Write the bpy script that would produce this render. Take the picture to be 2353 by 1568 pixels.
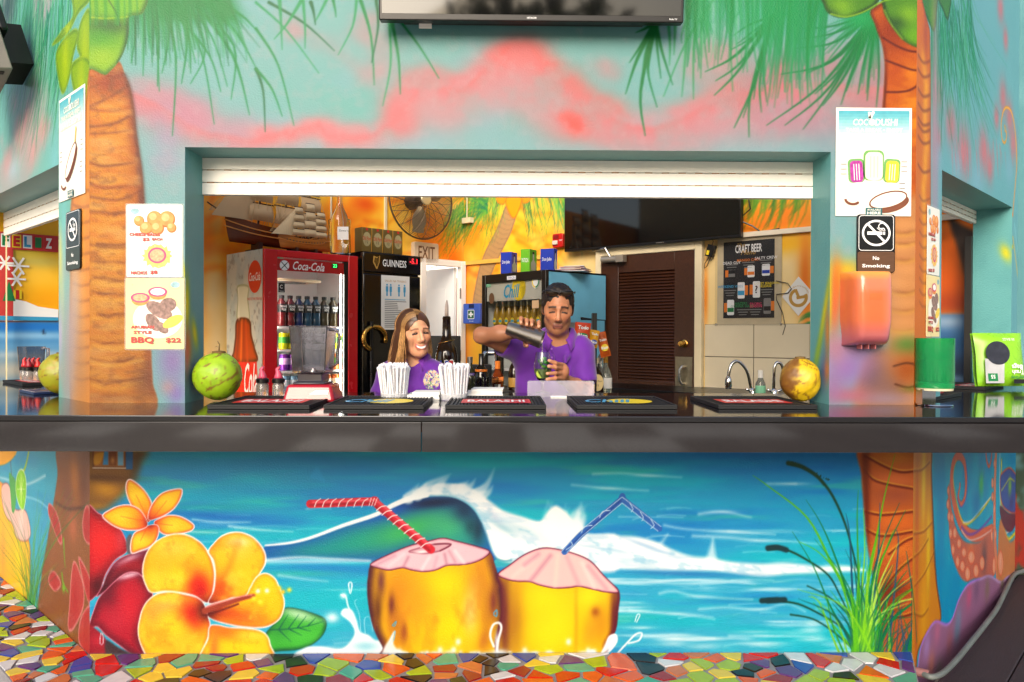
import bpy,bmesh,math,random
import numpy as np
from mathutils import Vector,Matrix,Euler

# ---------------------------------------------------------------- camera, sky, sun, exposure
SC = bpy.context.scene
for _o in list(bpy.data.objects): bpy.data.objects.remove(_o)
FPX,CX,CY = 1765.0,1176.5,784.0            # focal length and centre in trace units (frame = 2353 x 1568)
CAMZ = 1.30
cam_d = bpy.data.cameras.new('camera');cam = bpy.data.objects.new('camera',cam_d)
SC.collection.objects.link(cam);SC.camera = cam
cam_d.sensor_width = 36.0;cam_d.lens = 36.0*FPX/2353.0
cam_d.clip_start = 0.05;cam_d.clip_end = 3000
YAW,PITCH,ROLL = math.radians(0.85),math.radians(0.455),math.radians(0.22)
R_CAM = Matrix.Rotation(-YAW,3,'Z') @ Matrix.Rotation(math.pi/2-PITCH,3,'X') @ Matrix.Rotation(ROLL,3,'Z')
cam.matrix_world = Matrix.Translation((0,0,CAMZ)) @ R_CAM.to_4x4()

SUN_EL,SUN_AZ = math.radians(25),math.radians(195)      # azimuth: clockwise from +Y, sun behind the camera
world = bpy.data.worlds.new('World');SC.world = world;world.use_nodes = True
_wn = world.node_tree.nodes;_wl = world.node_tree.links
_sky = _wn.new('ShaderNodeTexSky');_sky.sky_type = 'NISHITA';_sky.sun_disc = False
_sky.sun_elevation = SUN_EL;_sky.sun_rotation = SUN_AZ
_sky.air_density = 1.0;_sky.dust_density = 3.0;_sky.ozone_density = 0.6
_bg = _wn['Background'];_bg.inputs['Strength'].default_value = 0.14
_wl.new(_sky.outputs['Color'],_bg.inputs['Color'])
sun_d = bpy.data.lights.new('sun','SUN');sun_d.energy = 1.5;sun_d.angle = math.radians(38)
sun_d.color = (1.0,0.93,0.84)
sun = bpy.data.objects.new('sun',sun_d);SC.collection.objects.link(sun)
_sd = Vector((math.sin(SUN_AZ)*math.cos(SUN_EL),math.cos(SUN_AZ)*math.cos(SUN_EL),math.sin(SUN_EL)))
sun.rotation_euler = _sd.to_track_quat('Z','Y').to_euler()
SC.view_settings.view_transform = 'Standard';SC.view_settings.look = 'None'
SC.view_settings.exposure = 0.85;SC.view_settings.gamma = 1.0
SC.view_settings.use_curve_mapping = False
SC.cycles.max_bounces = 6;SC.cycles.diffuse_bounces = 3;SC.cycles.glossy_bounces = 4;SC.cycles.transparent_max_bounces = 16;SC.cycles.transmission_bounces = 8
SC.cycles.use_denoising = True

# ---------------------------------------------------------------- helpers: geometry of the place
random.seed(7);RNG = np.random.default_rng(11)
COL = SC.collection

def ray(px,py):
    return (R_CAM @ Vector(((px-CX)/FPX,-(py-CY)/FPX,-1.0)))
def atY(px,py,Y):
    d = ray(px,py);k = Y/d.y
    return Vector((d.x*k,Y,CAMZ+d.z*k))
def atZ(px,py,z):
    d = ray(px,py);k = (z-CAMZ)/d.z
    return Vector((d.x*k,d.y*k,z))

class Wall:
    """vertical plane; x = along (to the right seen from its front), y = up (world z), z = out of the face"""
    def __init__(s,ox,oy,dx,dy):
        n = math.hypot(dx,dy);s.ux,s.uy = dx/n,dy/n;s.o = Vector((ox,oy,0))
        s.U = Vector((s.ux,s.uy,0));s.N = Vector((s.uy,-s.ux,0))
        s.M = Matrix(((s.ux,0,s.N.x,ox),(s.uy,0,s.N.y,oy),(0,1,0,0),(0,0,0,1)))
    def uv(s,px,py,off=0.0):
        d = ray(px,py);o = s.o+s.N*off
        k = (o-Vector((0,0,CAMZ))).dot(s.N)/d.dot(s.N)
        p = d*k;p.z += CAMZ
        return ((p-s.o).dot(s.U),p.z)
    def pt(s,u,v,off=0.0): return s.o+s.U*u+s.N*off+Vector((0,0,v))
    def frame(s,u,v,off=0.0):
        m = s.M.copy();p = s.pt(u,v,off);m.translation = p;return m

def lin(c):
    if isinstance(c,str):
        c = c.lstrip('#');c = tuple(int(c[i:i+2],16) for i in (0,2,4))
    return tuple(((v/255)/12.92 if v/255 <= 0.04045 else ((v/255+0.055)/1.055) ** 2.4) for v in c)

# ---------------------------------------------------------------- helpers: materials
MATS = {}
def mat(name,col=(128,128,128),rough=0.5,metal=0.0,var=0.08,scale=12.0,bump=0.0,bscale=150.0,coat=0.0,
        trans=0.0,ior=1.45,emit=0.0,alpha=1.0,spec=0.5,attr=None,aniso=None,k=0.9,sheen=0.0,sss=0.0):
    if name in MATS: return MATS[name]
    m = bpy.data.materials.new(name);m.use_nodes = True;MATS[name] = m
    nt = m.node_tree;n = nt.nodes;l = nt.links;b = n['Principled BSDF']
    c = [v*k for v in lin(col)]+[1]
    tc = n.new('ShaderNodeTexCoord');vec = tc.outputs['Object']
    if aniso:
        mp = n.new('ShaderNodeMapping');mp.inputs['Scale'].default_value = aniso;l.new(vec,mp.inputs['Vector']);vec = mp.outputs['Vector']
    if attr:
        a = n.new('ShaderNodeAttribute');a.attribute_name = attr;base = a.outputs['Color']
    else:
        a = n.new('ShaderNodeRGB');a.outputs[0].default_value = c;base = a.outputs[0]
    if var > 0:
        nz = n.new('ShaderNodeTexNoise');nz.inputs['Scale'].default_value = scale;nz.inputs['Detail'].default_value = 5
        l.new(vec,nz.inputs['Vector'])
        mr = n.new('ShaderNodeMapRange');mr.inputs['To Min'].default_value = 1-var*2;mr.inputs['To Max'].default_value = 1+var*2
        l.new(nz.outputs['Fac'],mr.inputs['Value'])
        mx = n.new('ShaderNodeMix');mx.data_type = 'RGBA';mx.blend_type = 'MULTIPLY';mx.inputs['Factor'].default_value = 1
        l.new(base,mx.inputs['A']);l.new(mr.outputs['Result'],mx.inputs['B']);base = mx.outputs['Result']
        r2 = n.new('ShaderNodeMapRange');r2.inputs['To Min'].default_value = max(0.02,rough-0.08);r2.inputs['To Max'].default_value = min(1,rough+0.08)
        l.new(nz.outputs['Fac'],r2.inputs['Value']);l.new(r2.outputs['Result'],b.inputs['Roughness'])
    else: b.inputs['Roughness'].default_value = rough
    l.new(base,b.inputs['Base Color'])
    b.inputs['Metallic'].default_value = metal;b.inputs['IOR'].default_value = ior
    b.inputs['Specular IOR Level'].default_value = spec
    b.inputs['Transmission Weight'].default_value = trans;b.inputs['Coat Weight'].default_value = coat
    b.inputs['Coat Roughness'].default_value = 0.06;b.inputs['Alpha'].default_value = alpha
    if sheen: b.inputs['Sheen Weight'].default_value = sheen
    if sss:
        b.inputs['Subsurface Weight'].default_value = sss;b.inputs['Subsurface Radius'].default_value = (0.012,0.004,0.002)
        b.inputs['Subsurface Scale'].default_value = 1.0
    if emit:
        l.new(base,b.inputs['Emission Color']);b.inputs['Emission Strength'].default_value = emit
    if bump:
        n2 = n.new('ShaderNodeTexNoise');n2.inputs['Scale'].default_value = bscale;n2.inputs['Detail'].default_value = 3
        l.new(vec,n2.inputs['Vector'])
        bp = n.new('ShaderNodeBump');bp.inputs['Strength'].default_value = 1.0;bp.inputs['Distance'].default_value = bump
        l.new(n2.outputs['Fac'],bp.inputs['Height']);l.new(bp.outputs['Normal'],b.inputs['Normal'])
    return m

# ---------------------------------------------------------------- helpers: meshes
def Rz(a): return Matrix.Rotation(a,4,'Z')
def T(x,y=0,z=0): return Matrix.Translation(Vector((x,y,z)) if not isinstance(x,Vector) else x)

class MB:
    def __init__(s): s.v = [];s.f = [];s.c = None
    def add(s,v,f):
        o = len(s.v);s.v += [tuple(p) for p in v];s.f += [tuple(i+o for i in q) for q in f];return s
    def box(s,x0,x1,y0,y1,z0,z1,M=None):
        v = [Vector((x,y,z)) for z in (z0,z1) for y in (y0,y1) for x in (x0,x1)]
        if M is not None: v = [M @ p for p in v]
        return s.add(v,[(0,2,3,1),(4,5,7,6),(0,1,5,4),(2,6,7,3),(0,4,6,2),(1,3,7,5)])
    def prism(s,poly,z0,z1,M=None,top=1.0):
        n = len(poly);cx = sum(p[0] for p in poly)/n;cy = sum(p[1] for p in poly)/n
        v = [Vector((x,y,z0)) for x,y in poly]+[Vector((cx+(x-cx)*top,cy+(y-cy)*top,z1)) for x,y in poly]
        if M is not None: v = [M @ p for p in v]
        return s.add(v,[tuple(range(n))[::-1],tuple(range(n,2*n))]+[(i,(i+1) % n,n+(i+1) % n,n+i) for i in range(n)])
    def lathe(s,prof,n=24,M=None,cap=True,ax=1.0,ay=1.0):
        v = []
        for r,z in prof:
            for i in range(n):
                a = 2*math.pi*i/n;v.append(Vector((r*ax*math.cos(a),r*ay*math.sin(a),z)))
        f = [(j*n+i,j*n+(i+1) % n,(j+1)*n+(i+1) % n,(j+1)*n+i) for j in range(len(prof)-1) for i in range(n)]
        if cap: f += [tuple(range(n))[::-1],tuple((len(prof)-1)*n+i for i in range(n))]
        if M is not None: v = [M @ p for p in v]
        return s.add(v,f)
    def tube(s,pts,r,n=8,cap=True,flat=1.0):
        pts = [Vector(p) for p in pts];k = len(pts)
        rs = r if isinstance(r,(list,tuple)) else [r]*k
        v = [];up = None
        for i,p in enumerate(pts):
            t = (pts[min(i+1,k-1)]-pts[max(i-1,0)])
            if t.length < 1e-9: t = Vector((0,0,1))
            t.normalize()
            if up is None:
                up = Vector((0,0,1)) if abs(t.z) < 0.9 else Vector((0,1,0))
            a = t.cross(up)
            if a.length < 1e-6: a = t.cross(Vector((1,0,0)))
            a.normalize();b = a.cross(t).normalized();up = b
            for j in range(n):
                q = 2*math.pi*j/n;v.append(p+a*(rs[i]*math.cos(q))+b*(rs[i]*flat*math.sin(q)))
        f = [(i*n+j,i*n+(j+1) % n,(i+1)*n+(j+1) % n,(i+1)*n+j) for i in range(k-1) for j in range(n)]
        if cap: f += [tuple(range(n))[::-1],tuple((k-1)*n+j for j in range(n))]
        return s.add(v,f)
    def grid(s,P):
        h,w = len(P),len(P[0]);v = [p for row in P for p in row]
        return s.add(v,[(j*w+i,j*w+i+1,(j+1)*w+i+1,(j+1)*w+i) for j in range(h-1) for i in range(w-1)])
    def sphere(s,c,r,nu=20,nv=12,M=None):
        rx,ry,rz = r if isinstance(r,(tuple,list)) else (r,r,r);v = []
        for j in range(nv+1):
            ph = math.pi*j/nv
            for i in range(nu):
                a = 2*math.pi*i/nu
                v.append(Vector((c[0]+rx*math.sin(ph)*math.cos(a),c[1]+ry*math.sin(ph)*math.sin(a),c[2]-rz*math.cos(ph))))
        if M is not None: v = [M @ p for p in v]
        return s.add(v,[(j*nu+i,j*nu+(i+1) % nu,(j+1)*nu+(i+1) % nu,(j+1)*nu+i) for j in range(nv) for i in range(nu)])
    def mesh(s,name,m=None,smooth=False,merge=False):
        me = bpy.data.meshes.new(name);me.from_pydata(s.v,[],s.f)
        if merge:
            bm = bmesh.new();bm.from_mesh(me);bmesh.ops.remove_doubles(bm,verts=bm.verts,dist=1e-6);bm.to_mesh(me);bm.free()
        if m: me.materials.append(m)
        if smooth is True: me.polygons.foreach_set('use_smooth',[True]*len(me.polygons))
        elif smooth:
            me.polygons.foreach_set('use_smooth',[True]*len(me.polygons));me.set_sharp_from_angle(angle=math.radians(smooth))
        me.update();return me
    def build(s,name,m,parent=None,smooth=35,bevel=0.0,world=False,M=None,segs=2):
        return link(name,s.mesh(name,m,smooth),parent,world,bevel,M,segs)

def link(name,me,parent=None,world=False,bevel=0.0,M=None,segs=2):
    o = bpy.data.objects.new(name,me);COL.objects.link(o)
    if parent is not None:
        o.parent = parent
        if world: o.matrix_parent_inverse = parent_world(parent).inverted()
    if M is not None: o.matrix_basis = M
    if bevel:
        md = o.modifiers.new('bevel','BEVEL');md.width = bevel;md.segments = segs;md.limit_method = 'ANGLE';md.angle_limit = math.radians(40)
    return o
def parent_world(p):
    m = p.matrix_basis.copy();q = p
    while q.parent is not None:
        m = q.parent.matrix_basis @ q.matrix_parent_inverse @ m;q = q.parent
    return m
def tag(o,label=None,cat=None,group=None,kind=None):
    if label: o['label'] = label
    if cat: o['category'] = cat
    if group: o['group'] = group
    if kind: o['kind'] = kind
    return o
def thing(name,label,cat,M=None,group=None):
    o = bpy.data.objects.new(name,None);COL.objects.link(o);o.empty_display_size = 0.05
    if M is not None: o.matrix_basis = M if isinstance(M,Matrix) else Matrix.Translation(Vector(M))
    return tag(o,label,cat,group)
def children(o): return [c for c in CH.get(o.name,[])]
def copy_thing(root,M,label=None,group=None):
    kids = [o for o in COL.objects if o.parent is not None]
    def rec(o,par):
        c = o.copy();COL.objects.link(c);c.parent = par
        for k in kids:
            if k.parent == o: rec(k,c)
        return c
    r = rec(root,None);r.matrix_basis = M
    if label: r['label'] = label
    if group: r['group'] = group
    return r

_txt_n = [0]
def txt(body,m,parent,x,y,z=0.0015,h=None,w=None,align='C',shear=0.0,bold=0.0,M=None,ext=0.0004,name='lettering',sp=1.0,curve=None):
    cu = bpy.data.curves.new('t','FONT');cu.body = body;cu.size = 1.0;cu.shear = shear;cu.offset = bold;cu.space_character = sp
    cu.resolution_u = 2
    ob = bpy.data.objects.new('t',cu)
    me = bpy.data.meshes.new_from_object(ob)
    bpy.data.objects.remove(ob);bpy.data.curves.remove(cu)
    n = len(me.vertices);co = np.empty(n*3);me.vertices.foreach_get('co',co);co = co.reshape(-1,3)
    if n == 0: return None
    mn,mx = co.min(0),co.max(0);s = mx-mn
    ky = (h/s[1]) if h else None;kx = (w/s[0]) if w else None
    if ky is None: ky = kx
    if kx is None: kx = ky
    co[:,0] = (co[:,0]-(mn[0]+s[0]/2 if align == 'C' else (mn[0] if align == 'L' else mx[0])))*kx
    co[:,1] = (co[:,1]-mn[1]-s[1]/2)*ky
    if curve:                                        # bend the line of text round a circle of this radius
        a = co[:,0]/curve;r = curve+co[:,1]
        co[:,0] = np.sin(a)*r;co[:,1] = np.cos(a)*r-curve
    co[:,0] += x;co[:,1] += y;co[:,2] = z
    me.vertices.foreach_set('co',co.ravel());me.materials.clear();me.materials.append(m);me.update();me.name = name
    return link(name,me,parent,M=M)

def flat(name,poly,m,parent,z=0.001,t=None,M=None):
    """thin print or sheet in the local xy plane; t = thickness below z (none: a single face of print)"""
    b = MB()
    if t: b.prism(poly,z-t,z)
    else: b.add([(x,y,z) for x,y in poly],[tuple(range(len(poly)))])
    return b.build(name,m,parent,smooth=False,M=M)
def rect(x0,x1,y0,y1): return [(x0,y0),(x1,y0),(x1,y1),(x0,y1)]
def ell(cx,cy,rx,ry=None,n=28,rot=0,a0=0,a1=2*math.pi):
    ry = rx if ry is None else ry;c,s = math.cos(rot),math.sin(rot);k = n if abs(a1-a0-2*math.pi) < 1e-6 else n-1
    return [(cx+rx*math.cos(a0+(a1-a0)*i/k)*c-ry*math.sin(a0+(a1-a0)*i/k)*s,
             cy+rx*math.cos(a0+(a1-a0)*i/k)*s+ry*math.sin(a0+(a1-a0)*i/k)*c) for i in range(n)]
def rrect(x0,x1,y0,y1,r,n=4):
    p = []
    for cx,cy,a in ((x1-r,y1-r,0),(x0+r,y1-r,90),(x0+r,y0+r,180),(x1-r,y0+r,270)):
        for i in range(n+1):
            q = math.radians(a+90*i/n);p.append((cx+r*math.cos(q),cy+r*math.sin(q)))
    return p
def band(pts,w):
    """closed outline of a stroke of width w along 2d points"""
    L,Rr = [],[]
    for i,p in enumerate(pts):
        a = pts[max(0,i-1)];b = pts[min(len(pts)-1,i+1)]
        dx,dy = b[0]-a[0],b[1]-a[1];q = math.hypot(dx,dy) or 1
        L.append((p[0]-dy/q*w/2,p[1]+dx/q*w/2));Rr.append((p[0]+dy/q*w/2,p[1]-dx/q*w/2))
    return L,Rr
def bandmesh(name,pts,w,m,parent,z=0.001,M=None):
    L,Rr = band(pts,w);b = MB()
    b.add([(x,y,z) for x,y in L]+[(x,y,z) for x,y in Rr],[(i+len(L),i+len(L)+1,i+1,i) for i in range(len(L)-1)])
    return b.build(name,m,parent,smooth=False,M=M)

# ---------------------------------------------------------------- helpers: a paint canvas (airbrush mural -> surface colour of a dense wall sheet)
def spline(pts,k=6,closed=False):
    p = [np.array(q,float) for q in pts];n = len(p);out = []
    rng = range(n) if closed else range(n-1)
    for i in rng:
        g = (lambda j: p[j % n]) if closed else (lambda j: p[min(max(j,0),n-1)])
        a,b,c,d = g(i-1),g(i),g(i+1),g(i+2)
        for t in np.arange(k)/k:
            out.append(0.5*(2*b+(c-a)*t+(2*a-5*b+4*c-d)*t*t+(3*b-a-3*c+d)*t ** 3))
    if not closed: out.append(p[-1])
    return np.array(out)

def vnoise(x,y,seed=0):
    r = np.random.default_rng(seed).random((64,64)).astype(np.float32)
    xi = np.floor(x).astype(int);yi = np.floor(y).astype(int);fx = x-xi;fy = y-yi
    fx = fx*fx*(3-2*fx);fy = fy*fy*(3-2*fy)
    a = r[yi % 64,xi % 64];b = r[yi % 64,(xi+1) % 64];c = r[(yi+1) % 64,xi % 64];d = r[(yi+1) % 64,(xi+1) % 64]
    return (a*(1-fx)+b*fx)*(1-fy)+(c*(1-fx)+d*fx)*fy
def fbm(x,y,seed=0,o=4):
    s = 0;t = 0
    for i in range(o): s = s+vnoise(x*2 ** i+7.3*i,y*2 ** i+3.1*i,seed+i)/2 ** i;t += 1/2 ** i
    return s/t
def sstep(a,b,x): t = np.clip((x-a)/(b-a),0,1);return t*t*(3-2*t)

class Canvas:
    def __init__(s,wall,u0,u1,v0,v1,res,col,ppm=565.0,off=0.0):
        s.w = wall;s.u0,s.u1,s.v0,s.v1 = u0,u1,v0,v1;s.off = off
        s.nx = int((u1-u0)/res)+2;s.ny = int((v1-v0)/res)+2;s.res = res;s.ppm = ppm
        s.C = np.empty((s.ny,s.nx,3),np.float32);s.C[:] = col;s.clip = None
        s.x = u0+res*np.arange(s.nx);s.y = v0+res*np.arange(s.ny)
        s.X,s.Y = np.meshgrid(s.x,s.y)
        s.tr = lambda q: q
    def m(s,pts):
        return np.array([s.w.uv(*s.tr(p),off=s.off) for p in pts])
    def box(s,lo,hi,pad):
        i0 = max(0,int((lo[0]-pad-s.u0)/s.res));i1 = min(s.nx,int((hi[0]+pad-s.u0)/s.res)+2)
        j0 = max(0,int((lo[1]-pad-s.v0)/s.res));j1 = min(s.ny,int((hi[1]+pad-s.v0)/s.res)+2)
        return None if i1 <= i0 or j1 <= j0 else (slice(j0,j1),slice(i0,i1))
    def put(s,sl,a,col):
        if s.clip is not None: a = a*s.clip[sl]
        a = a[...,None];col = np.asarray(col,np.float32)
        s.C[sl] = s.C[sl]*(1-a)+col*a
    def sd(s,P,sl):
        X,Y = s.X[sl],s.Y[sl];d = np.full(X.shape,1e9,np.float32);ins = np.zeros(X.shape,bool)
        n = len(P)
        for i in range(n):
            (x0,y0),(x1,y1) = P[i],P[(i+1) % n];ex,ey = x1-x0,y1-y0;q = ex*ex+ey*ey+1e-12
            t = np.clip(((X-x0)*ex+(Y-y0)*ey)/q,0,1)
            d = np.minimum(d,(X-x0-t*ex) ** 2+(Y-y0-t*ey) ** 2)
            if y0 != y1:
                c = ((y0 <= Y) != (y1 <= Y)) & (X < x0+(Y-y0)*ex/ey);ins ^= c
        d = np.sqrt(d);return np.where(ins,-d,d)
    def poly(s,pts,col,soft=2.0,alpha=1.0,k=5,rim=None,rimw=3.0,rimsoft=3.0,inner=None,innerw=20.0,sharp=False):
        """filled shape; inner = colour towards the edge, rim = outline colour. returns a full-canvas mask"""
        P = s.m(pts);P = P if sharp else spline(P,k,True);p = s.ppm
        sl = s.box(P.min(0),P.max(0),(rimw+rimsoft+soft*2)/p)
        mask = np.zeros((s.ny,s.nx),np.float32)
        if sl is None: return mask
        d = s.sd(P,sl)*p;a = sstep(soft,-soft,d)
        if col is not None: s.put(sl,a*alpha,col)
        if inner is not None: s.put(sl,a*sstep(-innerw,0,d)*alpha,inner)
        if rim is not None: s.put(sl,sstep(rimw/2+rimsoft,rimw/2-rimsoft,np.abs(d)),rim)
        mask[sl] = a;return mask
    def stroke(s,pts,w,col,soft=1.5,alpha=1.0,w1=None,k=5,fade=None,sharp=False):
        P = s.m(pts);P = P if sharp or len(P) < 3 else spline(P,k);p = s.ppm
        w1 = w if w1 is None else w1;wm = max(w,w1)
        sl = s.box(P.min(0),P.max(0),(wm+soft*2)/p)
        if sl is None: return
        X,Y = s.X[sl],s.Y[sl];A = np.zeros(X.shape,np.float32);n = len(P)-1
        for i in range(n):
            (x0,y0),(x1,y1) = P[i],P[i+1];ex,ey = x1-x0,y1-y0;q = ex*ex+ey*ey+1e-12
            t = np.clip(((X-x0)*ex+(Y-y0)*ey)/q,0,1)
            d = np.sqrt((X-x0-t*ex) ** 2+(Y-y0-t*ey) ** 2)*p;g = (i+t)/n
            a = sstep(soft,-soft,d-(w+(w1-w)*g)/2)
            if fade is not None: a = a*(1-fade*g)
            A = np.maximum(A,a)
        s.put(sl,A*alpha,col)
    def blob(s,c,rx,ry,col,alpha=1.0,rot=0.0,pw=1.0):
        """soft airbrush spot; rx, ry in px, rot in degrees (image sense)"""
        c = s.m([c])[0];p = s.ppm;R = max(rx,ry)*1.6/p;sl = s.box(c-R,c+R,0)
        if sl is None: return
        a = math.radians(-rot);dx = (s.X[sl]-c[0])*p;dy = (s.Y[sl]-c[1])*p
        q = ((dx*math.cos(a)+dy*math.sin(a))/rx) ** 2+((-dx*math.sin(a)+dy*math.cos(a))/ry) ** 2
        s.put(sl,np.exp(-q*1.4*pw)*alpha,col)
    def wash(s,a,col): s.put((slice(None),slice(None)),a,col)
    def sample(s,U,V):
        x = np.clip((U-s.u0)/s.res,0,s.nx-1.001);y = np.clip((V-s.v0)/s.res,0,s.ny-1.001)
        i = x.astype(int);j = y.astype(int);fx = (x-i)[...,None];fy = (y-j)[...,None]
        return (s.C[j,i]*(1-fx)+s.C[j,i+1]*fx)*(1-fy)+(s.C[j+1,i]*(1-fx)+s.C[j+1,i+1]*fx)*fy
    def sheet(s,name,rects,m,parent=None,off=0.0,k=0.9,res=None,sat=1.25):
        """dense mesh over the given (u0,u1,v0,v1) rectangles of the wall, coloured by the canvas"""
        V,F,K = [],[],[];o = 0;res = res or s.res
        for u0,u1,v0,v1 in rects:
            nx = max(2,int((u1-u0)/res)+1);ny = max(2,int((v1-v0)/res)+1)
            U,W = np.meshgrid(np.linspace(u0,u1,nx),np.linspace(v0,v1,ny))
            q = s.w.o+s.w.N*off
            V.append(np.stack([q.x+s.w.ux*U,q.y+s.w.uy*U,W],-1).reshape(-1,3));K.append(s.sample(U,W).reshape(-1,3))
            I = (np.arange(ny-1)[:,None]*nx+np.arange(nx-1)[None]).ravel()+o
            F.append(np.stack([I,I+1,I+nx+1,I+nx],-1));o += nx*ny
        K = np.concatenate(K);g = (K @ np.array([.3,.59,.11]))[:,None];K = g+(K-g)*sat
        return npmesh(name,np.concatenate(V),np.concatenate(F),K,m,parent,k)

def npmesh(name,V,F,K,m,parent=None,k=0.9,smooth=False):
    me = bpy.data.meshes.new(name);n = len(V);q = F.shape[1]
    me.vertices.add(n);me.vertices.foreach_set('co',np.ascontiguousarray(V,np.float32).ravel())
    me.loops.add(F.size);me.loops.foreach_set('vertex_index',np.ascontiguousarray(F,np.int32).ravel())
    me.polygons.add(len(F));me.polygons.foreach_set('loop_start',np.arange(len(F),dtype=np.int32)*q)
    if smooth: me.polygons.foreach_set('use_smooth',np.ones(len(F),bool))
    me.update(calc_edges=True)
    if K is not None:
        at = me.color_attributes.new('paint','FLOAT_COLOR','POINT')
        c = np.clip(K,0,255)/255;c = np.where(c <= 0.04045,c/12.92,((c+0.055)/1.055) ** 2.4)*k
        at.data.foreach_set('color',np.concatenate([c,np.ones((n,1))],1).astype(np.float32).ravel())
    me.materials.append(m);return link(name,me,parent)

def TR(x0,y0,sc): return lambda p: ((p[0]/sc+x0)/1.7,(p[1]/sc+y0)/1.7)
ID = lambda p: p
# ================================================================ the kiosk: planes
YF = 3.12
CLX = atY(206,1200,YF).x;CRX = atY(2098,1200,YF).x
W_F = Wall(0,YF,1,0)                                   # front face (u = world x)
R2 = math.sqrt(0.5)
W_L = Wall(CLX,YF,1,-1)                                # left angled face: u runs from far left (negative) to 0 at the corner
W_R = Wall(CRX,YF,1,1)                                 # right angled face: u from 0 at the corner
W_BL = Wall(-0.359,7.457,1,0.95)                       # inside: back wall on the left  (u <= 0 up to the corner)
W_BR = Wall(-0.359,7.457,1,-0.90)                      # inside: back wall on the right (u >= 0 from the corner)
ZC = 1.02                                                 # counter top height
ZTOP = 2.78;ZSIDE = 3.5;ZBACK = 2.75;ZG = -0.22
OL = W_F.uv(425,640)[0];OR_ = W_F.uv(1907,640)[0]
OT = 0.5*(W_F.uv(425,338)[1]+W_F.uv(1907,350)[1])
LU1 = W_L.uv(135,600)[0];LU0 = LU1-1.76;LT = W_L.uv(135,378)[1]
RU0 = W_R.uv(2163,600)[0];RU1 = W_R.uv(2325,600)[0];RT = W_R.uv(2163,390)[1]
REV = 0.19

stucco = mat('painted stucco',attr='paint',rough=0.40,var=0.03,scale=6,bump=0.0018,bscale=150,spec=0.28)
smoothwall = mat('painted interior wall',attr='paint',rough=0.5,var=0.03,scale=5,bump=0.0003,bscale=90)
TEAL = (112,166,166)

def lerp(a,b,t): return np.asarray(a,float)*(1-t)+np.asarray(b,float)*t

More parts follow.
